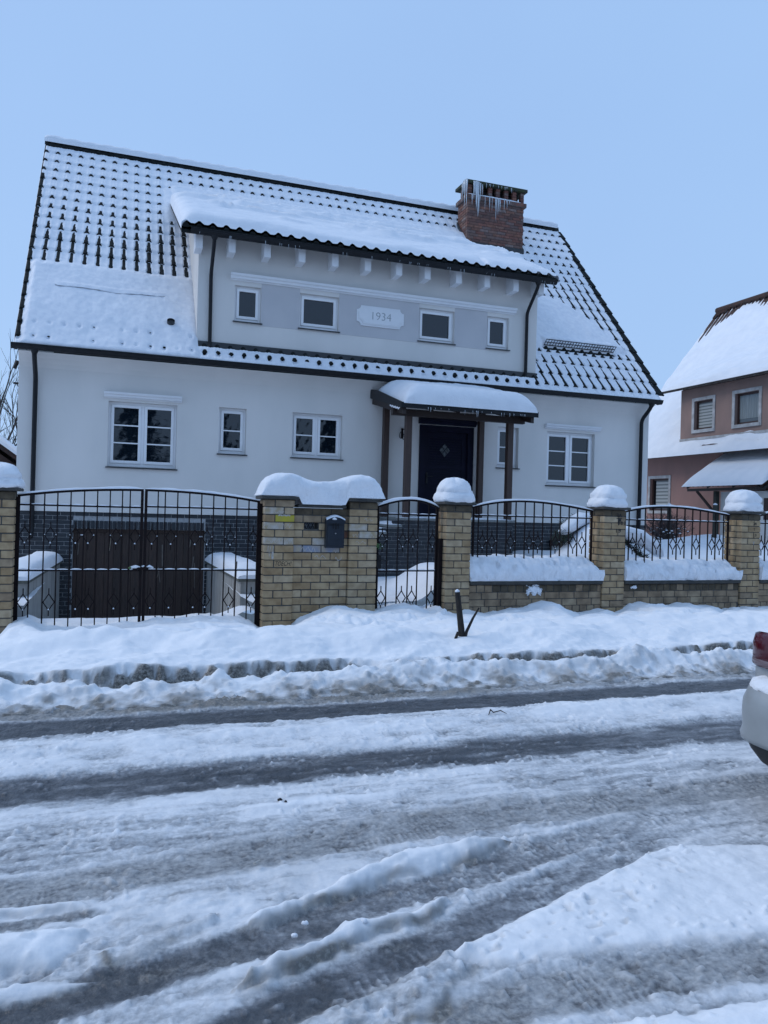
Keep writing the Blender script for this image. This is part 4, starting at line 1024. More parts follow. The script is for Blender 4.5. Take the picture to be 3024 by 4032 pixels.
# snow hugs the sides of the ribs
S = S + .010 * np.exp(-((np.abs(du) - .06) / .022) ** 2)
cov = sst(fe + .05, fe - .03, f)
S = np.maximum(S, np.where(cov > 0.02, (T + .010 + .004 * n2) * cov + S * (1 - cov), S))
wid = .013 + .010 * fbm(X * 3.1, Y * 3.7, 318, 2) + .026 * np.clip(f, 0, 1) ** 2.2 + .010 * (fe < 0) + .012 * (left & (X > .3)) * (q > 6)
S = np.where((np.abs(du) < wid) & (f > fe + .02), np.minimum(S, T - .014), S)
S = np.where((np.abs(du) >= wid) & (np.abs(du) < .06) & (f > fe + .02) & (f < .93), np.maximum(S, T + .004), S)
S = np.where((f > .93) & (np.abs(du) < .058), np.minimum(S, T - .03), S)
# deep snow lying on the lower left slope and beside the right cheek
ml = sst(16.95, 16.70, Y + .07 * n1 + .03 * n2 + .02 * roll / .046) * sst(1.6, 1.35, X) * sst(-1.70, -1.55, X + .02 * n2)
thick = ml * (.095 + .03 * n1 + .012 * n2 - .03 * sst(15.9, 15.3, Y))
PR = [(8.8, 17.60), (10.2, 17.56), (10.50, 17.58), (10.98, 17.38), (11.33, 17.12), (11.59, 16.81), (11.78, 16.55), (12.0, 16.2), (11.62, 16.22), (10.73, 16.30), (9.71, 16.24), (9.4, 16.1), (8.8, 16.05)]
mr = sd_poly_mask(X + .04 * n2, Y + .05 * n2, PR, .07)
thick = np.maximum(thick, mr * (.11 + .03 * n1 + .01 * n2))
lm_ = sst(.80, 1.05, X + .05 * n2) * sst(1.6, 1.4, X) * sst(17.9, 18.5, Y + .08 * n1) * sst(19.35, 19.1, Y + .05 * n1)
thick = np.maximum(thick, lm_ * (.06 + .02 * n1))
top_m = sst(18.9, 19.0, Y + .05 * n1) * sst(19.40, 19.22, Y + .05 * n1) * sst(.95, 1.25, X) * sst(9.6, 9.0, X)
thick = np.maximum(thick, top_m * (.10 + .03 * n1))
strip = sst(15.50, 15.42, Y) * sst(1.3, 1.5, X) * sst(9.2, 8.9, X)
thick = np.maximum(thick, strip * (.018 + .02 * n2))
S = np.where(thick > .004, np.maximum(S, .05 + thick + .0 * S), S)
lowrow = (np.abs(Y - 15.23) < .06) | (np.abs(Y - 15.50) < .045)
dim = np.exp(-((du / .032) ** 2)) * np.exp(-(((Y - np.where(Y < 15.37, 15.225, 15.49)) / .028) ** 2)) * (vn(np.round(kx) * 1.7, np.round(q) * 2.3, 307) > .25) * left
S = S - .075 * dim * (.35 + .8 * vn(np.round(kx) * 3.1, np.round(q) * 5.3, 317))
kr = np.round(kx); rn = vn(kr * 2.7, kr * 0 + 3.1, 331); rn2 = vn(kr * 1.9, kr * 0 + 8.1, 332)
noses = np.exp(-(((du + .02 * (rn2 - .5)) / (.022 + .026 * rn)) ** 2) ** 1.5) * np.exp(-(((Y - 15.225 - .03 * (rn2 - .5)) / (.018 + .024 * rn2)) ** 2) ** 1.5) * strip * (rn > .16)
S = S - .09 * noses
crack = np.exp(-((Y - 16.25 - .014 * fbm(X * 2, X * 0, 308, 3)) / .011) ** 2) * sst(-1.2, -1.05, X) * sst(.92, .75, X) * sst(.15, .4, vn(X * 3, X * 0 + 4, 309) + .25)
cmask = sst(-1.2, -1.1, X) * sst(.92, .82, X) * sst(.25, .32, vn(X * 1.7, X * 0 + 4, 309) + .12)
yc_ = Y - .012 * fbm(X * 2, X * 0, 308, 3)
in_c = (np.abs(yc_ - 16.25) < .013) * (cmask > .5)
S = np.where(in_c, -.01, S)
lipw = np.exp(-((yc_ - 16.276) / .013) ** 2) * (yc_ > 16.262) * cmask
lipup = np.exp(-((Y - 16.30) / .03) ** 2) * sst(-1.2, -1.05, X) * sst(.92, .75, X)
S = S + .02 * lipup
gm = sst(9.55, 9.62, X) * sst(11.65, 11.55, X)
S = S - gm * .12 * np.exp(-((Y - 16.14) / .035) ** 2) + gm * .06 * np.exp(-((Y - 16.27) / .07) ** 2)
edge = sst(0.0, .05, X - (RX0 - .015)) * sst(0.0, .05, (RX1 + .015) - X)
S = np.where(edge < 1, S * edge - .03 * (1 - edge), S)
eave = sst(EY - .055, EY - .0, Y)
S = S * eave - .02 * (1 - eave)
S = S + .0025 * n3
Yq = Y - .045 * lipw
px = X; py = Yq - S * SA; pz = EZ - .035 + SLO * (Yq - EY) + S * CA
cx = (ux[:-1] + ux[1:]) / 2; cy = (vy[:-1] + vy[1:]) / 2
keep = ~(((cx > 1.47) & (cx < 9.0))[None, :] & ((cy > 15.335) & (cy < 15.6))[:, None])
keep &= ~(((cx > 1.50) & (cx < 8.95))[None, :] & ((cy > 15.45) & (cy < 18.75))[:, None])
keep &= ~(((cx > CX0) & (cx < CX1))[None, :] & ((cy > CY0) & (cy < CY1))[:, None])
Zr = pz
big_grid('roof_snow', px, py, Zr, 'snow_thin', keep=keep, label='patchy snow lying between the dark ribs of the main tiled roof', cat='snow')

# ridge snow
m = MB(); P = []
xs = np.arange(RX0 - .01, RX1 + .012, .06)
for x in xs:
    a_ = float(.085 + .02 * fbm(np.array([x * 1.2]), np.array([1.0]), 311, 3)[0]); e = min(1.0, (x - RX0 + .03) / .09, (RX1 + .03 - x) / .09) ** .5
    row = []
    for k in range(11):
        a = math.radians(15) + math.radians(150) * k / 10; r = .152 + a_ * e * math.sin(a) ** .6
        if k in (0, 10): r = .12
        rr = 0.012 * math.sin(x * 16.3 + k)
        row.append((x, RY + (.155 + .03 * e) * math.cos(a) * (1.08 if 0 < k < 10 else .9), RZ - .03 + .138 * math.sin(a) + (.02 + rr + a_ * e * (math.sin((k) / 10 * math.pi) ** .5) if 0 < k < 10 else -.0)))
    P.append(row)
m.grid(P); m.build('ridge_snow', 'snow', smooth=True, label='long roll of snow along the ridge of the main roof', cat='snow')

# thick slab on the dormer roof
ux = np.arange(1.07, 9.281, .035); vv = np.linspace(0, 1, 150)
yb = 19.62
X, V = np.meshgrid(ux, vv)
front = 14.955 + .018 * fbm(X * 2, X * 0, 320, 3)
Y = front + (yb - front) * V ** 1.45
n1 = fbm(X * .7, Y * 1.5, 321, 4); n2 = fbm(X * 2.5, Y * 4, 322, 3)
wav = (1 - 2 * np.abs(np.sin((Y + .07 * X + .40 * n1) * 4.2)) ** .7) * sst(15.7, 16.6, Y) * sst(19.3, 18.7, Y)
d = Y - front
H = .315 - .010 * (X - 1) + .045 * n1 + .022 * n2 + .085 * wav * sst(-.4, .3, n1 + .2)
H = H + .04 * sst(15.3, 17, Y) - .10 * sst(18.2, 19.3, Y)
H = H - .07 * np.exp(-(((X - 2.2) / .13) ** 2 + ((Y - 16.9) / .10) ** 2)) - .06 * np.exp(-(((X - 8.9) / .10) ** 2 + ((Y - 15.25) / .08) ** 2)) - .05 * np.exp(-(((X - 8.6) / .18) ** 2 + ((Y - 16.7) / .10) ** 2))
H = H - .12 * np.exp(-((X - 7.45) / .05) ** 2) * sst(15.5, 15.1, Y)
H = H * (1 - .9 * sst(8.3, 8.9, X) * sst(17.6, 18.5, Y))
fr = np.clip(d / .20, 0, 1); H = .14 + (H - .14) * (1 - (1 - fr) ** 2.6) ** (1 / 2.2)
ld = np.clip((X - 1.07) / .34, 0, 1); rd = np.clip((9.28 - X) / .30, 0, 1)
H = H * (1 - (1 - ld) ** 2.4) ** .45 * (1 - (1 - rd) ** 2.2) ** .5
zp = DEZ - .02 + DSL * (Y - DEY)
zb = zp + H
zm = EZ - .035 + SLO * (Y - EY) + (.075 - .06 * sst(8.4, 8.9, X)) / CA + .02 * n1 - .14 * sst(19.3, 19.6, Y)
kk = .08
hh_ = np.clip(.5 + .5 * (zb - zm) / kk, 0, 1); Z = zm * (1 - hh_) + zb * hh_ + kk * hh_ * (1 - hh_)
outm = (1 - sst(1.07, 1.13, X)) + (1 - sst(9.28, 9.2, X))
Z = np.where(outm > .5, np.minimum(Z, zp - .01), Z)
Z[0, :] = zp[0, :] + .125 + .055 * np.clip(np.cos((ux - 1.15) / TW * 2 * math.pi), -.3, 1)     # scalloped over the tile noses
cxm = (ux[:-1] + ux[1:]) / 2
cyy = (Y[:-1, :-1] + Y[1:, 1:]) / 2
keep = ~((cxm[None, :] > CX0 - .01) & (cyy > CY0 - .02))
# rounded overhang: push the mid height of the front face out a little
bul = np.exp(-((Z - zp - .09) / .07) ** 2) * np.exp(-(d / .10) ** 2)
big_grid('dormer_snow', X, Y - .05 * bul, Z, 'snow', keep=keep, label='thick rippled snow slab overhanging the dormer gutter', cat='snow')
# ================================================================== FENCE ALONG THE PAVEMENT
FY = 10.0; FYB = 10.39; PZ0 = -0.04; CRS = 0.10
def pier_bricks(parent, x0, x1, y0, y1, zb, n, matf, jit=.0018):
    """pinwheel of four bricks in every course"""
    a, b = .25, .125
    W = x1 - x0; D = y1 - y0
    for r in range(n):
        z0, z1 = zb + r * CRS + .006, zb + (r + 1) * CRS - .006
        L = W * .655; g = .006
        if r % 2:
            rects = [(x0, x0 + L - g, y0, y0 + .12), (x0 + L + g, x1, y0, y0 + D * .655 - g), (x0 + W * .345 + g, x1, y1 - .12, y1), (x0, x0 + .12, y0 + .12 + 2 * g, y1)]
        else:
            rects = [(x0 + W * .345 + g, x1, y0, y0 + .12), (x0, x0 + W * .345 - g, y0, y0 + D * .655 - g), (x0, x0 + L - g, y1 - .12, y1), (x1 - .12, x1, y0 + .12 + 2 * g, y1 - .12 - 2 * g)]
        for k, (p, q_, s, t_) in enumerate(rects):
            brick(p, q_, s, t_, z0, z1, matf(r, k), parent, jit)
def pier(x0, x1, label, n=17, mats=None, z0=PZ0):
    o = thing('brick_pier', ((x0 + x1) / 2, 10.2, z0), label, 'pier', 'yellow brick piers of the street fence')
    core = MB().box(x0 + .012, x1 - .012, FY + .012, FYB - .012, z0 - .3, z0 + n * CRS).build('mortar_core', 'mortar', o)
    def mf(r, k):
        if mats and (r, k) in mats: return mats[(r, k)]
        if r >= n - 1: return 'yb_dark'
        if r == n - 2 and random.random() < .35: return 'yb_wet'
        return 'yb' if random.random() < (.92 if r > 3 else .55) else 'yb_wet'
    pier_bricks(o, x0, x1, FY, FYB, z0, n, mf)
    coping(o, x0 - .055, x1 + .055, FY - .055, FYB + .055, z0 + n * CRS)
    return o
def coping(o, x0, x1, y0, y1, z, h=.04):
    m = MB(); m.box(x0, x1, y0, y1, z + .002, z + h); m.build('coping', 'cap_stone', o, bevel=.008)
p0 = pier(-1.49, -1.10, 'yellow brick gate pier at the hinge side of the left driveway gate leaf')
p3 = pier(4.465, 4.855, 'yellow brick pier between the wicket gate and the fence rail')
p4 = pier(7.105, 7.50, 'yellow brick pier marked 3A, 0.2 and 1.9 in black')
p5 = pier(9.785, 10.18, 'yellow brick pier marked 3A, T and 1.0 in fainter black')

# letter box wall: two piers and a recessed panel in one piece of masonry
lb = thing('letterbox_wall', (2.65, 10.2, PZ0), 'yellow brick wall with two piers, a slot opening and graffiti', 'wall')
MB().box(1.882, 2.253, FY + .012, FYB - .012, -.34, 1.66).build('mortar_core', 'mortar', lb)
MB().box(3.042, 3.418, FY + .012, FYB - .012, -.34, 1.66).build('mortar_core', 'mortar', lb)
def mf1(r, k):
    if r == 14 and k == 0: return 'yb_yellow'
    if r in (16,): return 'yb_wet'
    if r in (13, 15) and k == 0: return 'yb_chalk'
    if r in (11,) and k < 2: return 'yb_chalk'
    return 'yb'
pier_bricks(lb, 1.87, 2.265, FY, FYB, PZ0, 17, mf1)
def mf2(r, k):
    if r >= 16: return 'yb_dark'
    if r in (12, 13): return 'yb_chalk' if k == 0 else 'yb'
    return 'yb'
pier_bricks(lb, 3.03, 3.43, FY, FYB, PZ0, 17, mf2)
py0 = FY + .05
SLOT = (2.415, 2.615, 1.275, 1.375)
cm = MB()
wall_holes(cm, 2.255, 3.04, -.34, 1.55, [SLOT], py0 + .012, .26); cm.add([(2.255, py0 + .272, -.34), (3.04, py0 + .272, -.34), (3.04, py0 + .272, SLOT[2]), (2.255, py0 + .272, SLOT[2])], [(0, 1, 2, 3)])
cm.add([(2.255, py0 + .272, SLOT[3]), (3.04, py0 + .272, SLOT[3]), (3.04, py0 + .272, 1.55), (2.255, py0 + .272, 1.55)], [(0, 1, 2, 3)])
cm.build('mortar_core', 'mortar', lb)
for r in range(16):
    z0, z1 = PZ0 + r * CRS + .006, PZ0 + (r + 1) * CRS - .006
    x = 2.272 - (.0 if r % 2 else .13)
    while x < 3.02:
        a, b = max(x, 2.272), min(x + .248, 3.024); x += .26
        if b - a < .03: continue
        if a < SLOT[1] and b > SLOT[0] and z0 < SLOT[3] - .03 and z1 > SLOT[2] + .03:
            for c, d in ((a, SLOT[0] - .004), (SLOT[1] + .004, b)):
                if d - c > .03: brick(c, d, py0, py0 + .12, z0, z1, 'yb', lb)
            continue
        mm = 'yb_dark' if r >= 15 else ('yb_wet' if r == 14 else 'yb')
        if r == 10 and a < 2.75: mm = 'yb_blue'
        if r == 11 and 2.3 < a < 2.7: mm = 'yb_chalk'
        if r in (11, 12, 13) and a > 2.8: mm = 'yb_red'
        brick(a, b, py0, py0 + .12, z0, z1, mm, lb)
coping(lb, 1.82, 2.315, FY - .055, FYB + .055, 1.66); coping(lb, 2.985, 3.485, FY - .055, FYB + .055, 1.66)
coping(lb, 2.318, 2.982, FY - .01, FYB, 1.562)
m = MB()                                          # lattice seen through the slot
for k in range(5): m.bar((2.38 + k * .06, py0 + .24, 1.27), (2.44 + k * .06, py0 + .24, 1.38), .007); m.bar((2.44 + k * .06, py0 + .25, 1.27), (2.38 + k * .06, py0 + .25, 1.38), .007)
m.build('slot_lattice', 'gate_iron', lb)
bpy.context.view_layer.update()
text_part('TOECH!', .085, (2.125, FY - .002, .812), lb, 'marker', 'graffiti_tag', shear=.35, sx=.72)
def scribble(o, pts, w, m='chalk', y=FY - .0025):
    mb = MB()
    for i in range(len(pts) - 1):
        (x0, z0), (x1, z1) = pts[i], pts[i + 1]; l = math.hypot(x1 - x0, z1 - z0) or 1; nx, nz = -(z1 - z0) / l * w / 2, (x1 - x0) / l * w / 2
        mb.add([(x0 - nx, y, z0 - nz), (x1 - nx, y, z1 - nz), (x1 + nx, y, z1 + nz), (x0 + nx, y, z0 + nz)], [(0, 1, 2, 3)])
    mb.build('chalk_scribble', m, o)
rs = random.Random(3)
for (cx, cz, n, sx, sz) in ((1.97, 1.30, 9, .10, .03), (2.17, 1.31, 7, .07, .03), (2.02, 1.11, 10, .10, .035), (2.2, 1.10, 8, .05, .03), (1.96, .97, 8, .05, .10), (2.05, 1.49, 7, .08, .02), (3.13, 1.20, 9, .06, .03), (3.32, 1.20, 9, .07, .03), (3.2, 1.11, 6, .08, .02), (3.30, 1.42, 6, .06, .02)):
    scribble(lb, [(cx + sx * (-1 + 2 * i / n) + rs.uniform(-.012, .012), cz + sz * math.sin(i * 2.1) + rs.uniform(-.006, .006)) for i in range(n + 1)], .0042)
for (cx, cz, n, sx, sz) in ((2.48, 1.0, 9, .10, .035), (2.66, 1.10, 8, .09, .035), (2.65, .90, 6, .08, .03), (2.86, .98, 5, .04, .03), (2.9, .88, 4, .05, .03)):
    scribble(lb, [(cx + sx * (-1 + 2 * i / n) + rs.uniform(-.012, .012), cz + sz * math.sin(i * 1.9) + rs.uniform(-.006, .006)) for i in range(n + 1)], .007, y=py0 - .0025)
scribble(lb, [(2.05 + .16 * i / 6, 1.445 + .012 * (i % 2)) for i in range(7)], .018)
scribble(lb, [(1.985, .97), (1.987, .87)], .02)
text_part('3A', .075, (7.375, FY - .0022, 1.575), p4, 'marker', sx=1.05, bold=.001)
scribble(p4, [(7.325, 1.530), (7.43, 1.527)], .012, 'marker')
text_part('1', .095, (7.365, FY - .0022, 1.455), p4, 'marker', bold=.004); text_part('П', .08, (7.395, FY - .0022, 1.455), p4, 'marker', sx=.7, bold=.002)
text_part('0.2', .08, (7.455, FY - .0022, 1.452), p4, 'marker', sx=.95, bold=.001)
text_part('1.9', .085, (7.362, FY - .0022, 1.335), p4, 'marker', bold=.0015)
scribble(p4, [(7.355, 1.505), (7.41, 1.50)], .035, 'marker')
text_part('3A', .065, (10.06, FY - .0022, 1.50), p5, 'marker', bold=.0005); text_part('T', .075, (10.045, FY - .0022, 1.405), p5, 'marker'); text_part('1.0', .07, (10.055, FY - .0022, 1.31), p5, 'marker', sx=.9); text_part('T', .08, (10.04, FY - .0022, 1.17), p5, 'shade_and_mark_grey')

# low walls under the railings
def low_wall(x0, x1, label):
    o = thing('low_wall', ((x0 + x1) / 2, 10.2, 0), label, 'wall', 'low brick walls under the railings')
    y0, y1 = FY + .03, FYB - .03
    MB().box(x0, x1, y0 + .01, y1 - .01, -.34, .515).build('mortar_core', 'mortar', o)
    zs = [(.405, .505, 'h'), (.303, .397, 's'), (.20, .295, 's'), (.10, .192, 'h'), (.0, .092, 's'), (-.1, -.008, 's')]
    for r, (z0, z1, ty) in enumerate(zs):
        w = .128 if ty == 'h' else .26; x = x0 + .004 - (.05 if r % 2 else .0)
        while x < x1 - .02:
            a, b = max(x, x0 + .003), min(x + w - .012, x1 - .003); x += w
            if b - a > .03: brick(a, b, y0, y0 + .12, z0, z1, 'yb_dark' if r == 0 and random.random() < .75 else 'yb_wet', o, .0022)
    MB().box(x0 + .002, x1 - .002, FY - .02, FYB + .02, .518, .575).build('coping', 'cap_stone', o, bevel=.008)
    return o
low_wall(4.857, 7.103, 'damp low brick wall with a snow splat, between wicket pier and 3A 0.2 pier')
low_wall(7.502, 9.783, 'damp low brick wall between the two piers marked 3A')
low_wall(10.182, 12.4, 'damp low brick wall beyond the pier marked T')

# ironwork
IY = 10.2
def diamond(o, x, zc, w=.064, h=.10, st=.07, m='gate_iron', up=True):
    d = MB(); t = .012
    d.bar((x - w, IY, zc), (x, IY, zc + h), t); d.bar((x, IY, zc + h), (x + w, IY, zc), t); d.bar((x + w, IY, zc), (x, IY, zc - h), t); d.bar((x, IY, zc - h), (x - w, IY, zc), t)
    d.bar((x, IY, zc + h), (x, IY, zc + h + st), t); d.bar((x, IY, zc - h), (x, IY, zc - h - st), t)
    d.build('diamond', m, o)
def crumb(mb, x, z, r=.012):
    mb.tube([(x - r * .3, IY - .004, z - r * .6), (x, IY - .004, z), (x + r * .3, IY - .004, z + r * .7)], [r * .8, r, r * .3], 6)
def rail(o, pts, t=.028, name='rail'):
    d = MB()
    for i in range(len(pts) - 1): pass
    ps = [Vector((x, IY, z)) for x, z in pts]; vs = []; fs = []
    for i, p in enumerate(ps):
        dd = (ps[min(i + 1, len(ps) - 1)] - ps[max(i - 1, 0)]).normalized(); nn = Vector((-dd.z, 0, dd.x))
        for sy, sn in ((-1, -1), (1, -1), (1, 1), (-1, 1)): vs.append(p + Vector((0, sy * t * .5, 0)) + nn * sn * t * .5)
    n = len(ps)
    for i in range(n - 1):
        for k in range(4): fs.append((i * 4 + k, i * 4 + (k + 1) % 4, (i + 1) * 4 + (k + 1) % 4, (i + 1) * 4 + k))
    fs += [(3, 2, 1, 0), tuple((n - 1) * 4 + k for k in range(4))]
    d.add(vs, fs); return d.build(name, 'gate_iron', o)
def rail_snow(mb, pts, t=.028, h=.02, seed=0):
    """thin ridge of snow on the upper side of a rail"""
    P = []
    n = len(pts)
    fine = []
    for i in range(n - 1):
        (xa, za), (xb, zb_) = pts[i], pts[i + 1]; k = max(1, int(abs(xb - xa) / .04))
        fine += [(xa + (xb - xa) * j / k, za + (zb_ - za) * j / k) for j in range(k)]
    fine.append(pts[-1])
    for i, (x, z) in enumerate(fine):
        e = min(1, (i + .2) / 1.5, (len(fine) - 1 - i + .2) / 1.5)
        hh = h * e * (1 + .55 * float(fbm(np.array([x * 6.0]), np.array([seed * 1.7]), 401 + seed, 3)[0]))
        zt = z + t * .5
        P.append([(x, IY - t * .55, zt - .004), (x, IY - t * .60, zt + hh * .35), (x, IY - t * .3, zt + hh * .9), (x, IY + t * .1, zt + hh), (x, IY + t * .45, zt + hh * .7), (x, IY + t * .58, zt - .004)])
    mb.grid(P)
def arcz(pts, x): return float(np.interp(x, [p[0] for p in pts], [p[1] for p in pts]))
def ironpanel(name, label, cat, arc, bars, zr, dlow, dup, zbot, group=None, low=None, stile=.034, stiles=True, snowlabel=None, snow_h=.02, segs=14):
    o = thing(name, ((bars[0] + bars[-1]) / 2, IY, zbot), label, cat, group)
    xs = np.linspace(arc[0][0], arc[-1][0], segs * 2)
    # smooth the measured arc
    cf = np.polyfit([p[0] for p in arc], [p[1] for p in arc], 3); ap = [(float(x), float(np.polyval(cf, x))) for x in xs]
    rail(o, ap, .032, 'top_rail'); f = lambda x: float(np.polyval(cf, x))
    for z in zr: rail(o, [(bars[0] + .012, z), (bars[-1] - .012, z)], .024, 'cross_rail')
    for i, x in enumerate(bars):
        edge_ = stiles and i in (0, len(bars) - 1); w = stile if edge_ else .0145
        zb = zbot + (0 if edge_ else random.uniform(-.015, .015))
        MB().box(x - w / 2, x + w / 2, IY - w / 2 - .001, IY + w / 2 + .001, zb, f(x) - .014).build('stile' if edge_ else 'bar', 'gate_iron', o)
    sn = MB(); rail_snow(sn, ap, .032, snow_h, len(label))
    for z in zr:
        for i in range(len(bars) - 1): rail_snow(sn, [(bars[i] + .012, z), (bars[i + 1] - .012, z)], .024, .011, i)
    for x in dlow: diamond(o, x, .32); crumb(sn, x, .232); 
    for x in dup:
        diamond(o, x, 1.135); crumb(sn, x, 1.047); crumb(sn, x + .064, 1.147, .009)
        if random.random() < .5: crumb(sn, x - .064, 1.147, .008)
    sn.build('rail_snow', 'snow_thin', smooth=True, label=snowlabel, cat='snow')
    return o
B1 = [-1.075, -0.944, -0.788, -0.641, -0.491, -0.337, -0.185, -0.037, 0.108, 0.2, 0.345]
g1 = ironpanel('gate_leaf', 'left leaf of the arched black iron driveway gate, hinged on the lone end pier', 'gate',
               [(-1.09, 1.610), (-.79, 1.655), (-.49, 1.685), (-.188, 1.708), (.104, 1.722), (.36, 1.726)], B1, [1.505, .71],
               [-1.0, -.714, -.41, -.262, .035, .275], [-1.0, -.714, -.429, -.284, .041, .268], -.06, 'driveway gate leaves', snowlabel='thin snow on the rails of the left driveway gate leaf')
B2 = [.392, .538, .626, .78, .929, 1.082, 1.235, 1.386, 1.539, 1.695, 1.825]
g2 = ironpanel('gate_leaf', 'right leaf of the arched black iron driveway gate, beside the letter box wall', 'gate',
               [(.377, 1.728), (.774, 1.722), (1.083, 1.708), (1.384, 1.683), (1.84, 1.622)], B2, [1.52, .715],
               [.472, .701, 1.003, 1.154, 1.458, 1.754], [.472, .705, 1.007, 1.159, 1.459, 1.759], -.06, 'driveway gate leaves', snowlabel='thin snow on the rails of the right driveway gate leaf')
for o, a, b in ((g1, -1.10, -1.135), (g2, 1.85, 1.868)):
    MB().box(min(a, b) - .02, max(a, b) + .02, IY - .035, IY + .035, -.1, 1.60).build('hinge_post', 'gate_iron', o)
    for z in (.2, 1.3): MB().tube([(a, IY - .03, z - .04), (a, IY - .03, z + .04)], .016, 8).build('hinge', 'gate_iron', o)
m = MB(); m.box(.30, .44, IY - .035, IY + .02, .72, .75); m.box(.25, .30, IY - .03, IY + .01, .70, .735); m.build('latch', 'gate_iron', g1)
m = MB(); m.tube([(.22, IY - .02, .745), (.29, IY - .02, .757), (.34, IY - .02, .75)], [.014, .022, .01], 7); m.tube([(.36, IY - .02, .755), (.39, IY - .02, .77)], [.012, .008], 6); m.tube([(.42, IY - .02, .75), (.45, IY - .02, .765), (.50, IY - .02, .745)], [.01, .018, .008], 7)
m.build('latch_snow', 'snow_thin', smooth=True, label='small lumps of snow on the driveway gate latch', cat='snow')
MB().tube([(.205, IY - .025, .735), (.23, IY - .03, .75)], [.016, .012], 6).build('green_tag', 'leaf', g1)
WB = [3.505, 3.651, 3.809, 3.97, 4.115, 4.276, 4.405]
wg = ironpanel('wicket_gate', 'arched black iron wicket gate between letter box wall and brick pier', 'gate',
               [(3.50, 1.610), (3.60, 1.628), (3.70, 1.665), (3.80, 1.692), (3.95, 1.717), (4.10, 1.706), (4.27, 1.662), (4.43, 1.610)], WB, [1.505, .705],
               [3.577, 3.885, 4.04, 4.342], [3.577, 3.885, 4.04, 4.342], -.03, snowlabel='snow on the arched top of the wicket gate', snow_h=.032)
MB().box(4.41, 4.462, IY - .10, IY - .03, -.05, 1.17).build('hinge_post', 'gate_iron', wg)
MB().box(3.435, 3.49, IY - .03, IY + .03, -.05, 1.62).build('latch_post', 'gate_iron', wg)
m = MB(); m.bar((3.50, IY - .03, .87), (3.65, IY - .05, .845), .016); m.box(3.50, 3.56, IY - .03, IY + .03, .74, .93); m.build('handle', 'black_metal', wg)
sp = thing('green_sprig', (3.53, IY - .02, 1.0), 'small green leafy sprig poking through the wicket gate', 'plant')
for k in range(9):
    a = k * .7; MB().add([(3.53, IY - .03, 1.05), (3.53 + .05 * math.cos(a), IY - .05, 1.06 + .035 * math.sin(a)), (3.53 + .085 * math.cos(a + .1), IY - .05, 1.05 + .055 * math.sin(a + .2)), (3.53 + .045 * math.cos(a + .3), IY - .045, 1.05 + .03 * math.sin(a + .4))], [(0, 1, 2, 3)]).build('leaf', 'leaf', sp)
PB1 = [4.985, 5.068, 5.218, 5.377, 5.53, 5.685, 5.84, 5.997, 6.148, 6.3, 6.453, 6.608, 6.759, 6.918, 7.015]
ironpanel('fence_panel', 'arched black iron railing between the wicket pier and the 3A 0.2 pier', 'railing',
          [(4.965, 1.632), (5.209, 1.695), (5.492, 1.733), (5.698, 1.744), (5.99, 1.744), (6.31, 1.726), (6.613, 1.697), (7.03, 1.632)], PB1, [1.52], [],
          [5.138, 5.294, 5.606, 5.919, 6.069, 6.376, 6.688, 6.847], .58, 'railings on the low walls', stile=.026, snowlabel='thin snow along the railing between wicket pier and 3A 0.2 pier')
PB2 = [7.63, 7.711, 7.859, 8.019, 8.172, 8.325, 8.483, 8.637, 8.796, 8.953, 9.106, 9.266, 9.425, 9.592, 9.685]
ironpanel('fence_panel', 'arched black iron railing between the two piers marked 3A', 'railing',
          [(7.61, 1.636), (7.882, 1.690), (8.17, 1.726), (8.484, 1.732), (8.805, 1.724), (9.131, 1.700), (9.70, 1.628)], PB2, [1.515], [],
          [7.785, 7.947, 8.249, 8.569, 8.725, 9.035, 9.356, 9.516], .58, 'railings on the low walls', stile=.026, snowlabel='thin snow along the railing between the two piers marked 3A')
PB3 = [10.33 + .152 * k for k in range(14)]
ironpanel('fence_panel', 'arched black iron railing beyond the pier marked T', 'railing',
          [(10.31, 1.636), (10.6, 1.69), (11.0, 1.735), (11.3, 1.742), (11.7, 1.72), (12.31, 1.636)], PB3, [1.515], [],
          [10.405, 10.56, 10.86, 11.17, 11.32, 11.62, 11.93], .58, 'railings on the low walls', stile=.026, snowlabel='thin snow along the railing beyond the pier marked T')

# mailbox on the letter box wall
mx = thing('mailbox', (2.82, 10.0, 1.02), 'dark navy metal mailbox with arched top on the brick wall', 'mailbox')
bx0, bx1, bz0, bz1 = 2.695, 2.945, 1.03, 1.40
m = MB(); arc = [(bx0, bz0), (bx1, bz0), (bx1, bz1)] + [(2.82 + .125 * math.cos(math.pi * t / 8), bz1 + .045 * math.sin(math.pi * t / 8)) for t in range(1, 8)] + [(bx0, bz1)]
m.prism(arc, 'y', 9.95, 10.048); m.build('body', 'mailbox', mx)
m = MB(); m.prism([(p[0] * 1.06 - 2.82 * .06, p[1] if p[1] > 1.3 else 1.36) for p in arc], 'y', 9.935, 9.949); m.build('hood', 'mailbox', mx)
MB().box(bx0 + .02, bx1 - .02, 9.938, 9.949, 1.06, 1.33).build('door', 'mailbox', mx, bevel=.004)
MB().tube([(2.82, 9.94, 1.225), (2.82, 9.93, 1.225)], .010, 10).build('lock', 'steel', mx)
for s in (-1, 1): MB().box(2.82 + s * .042 - .014, 2.82 + s * .042 + .014, 9.934, 9.9379, 1.145, 1.155).build('slot', 'car_black', mx)
m = MB(); m.box(2.775, 2.79, 9.933, 9.9379, 1.29, 1.36); m.box(2.81, 2.83, 9.933, 9.9379, 1.28, 1.37); m.box(2.85, 2.865, 9.933, 9.9379, 1.29, 1.36); m.build('emblem', 'black_metal', mx)
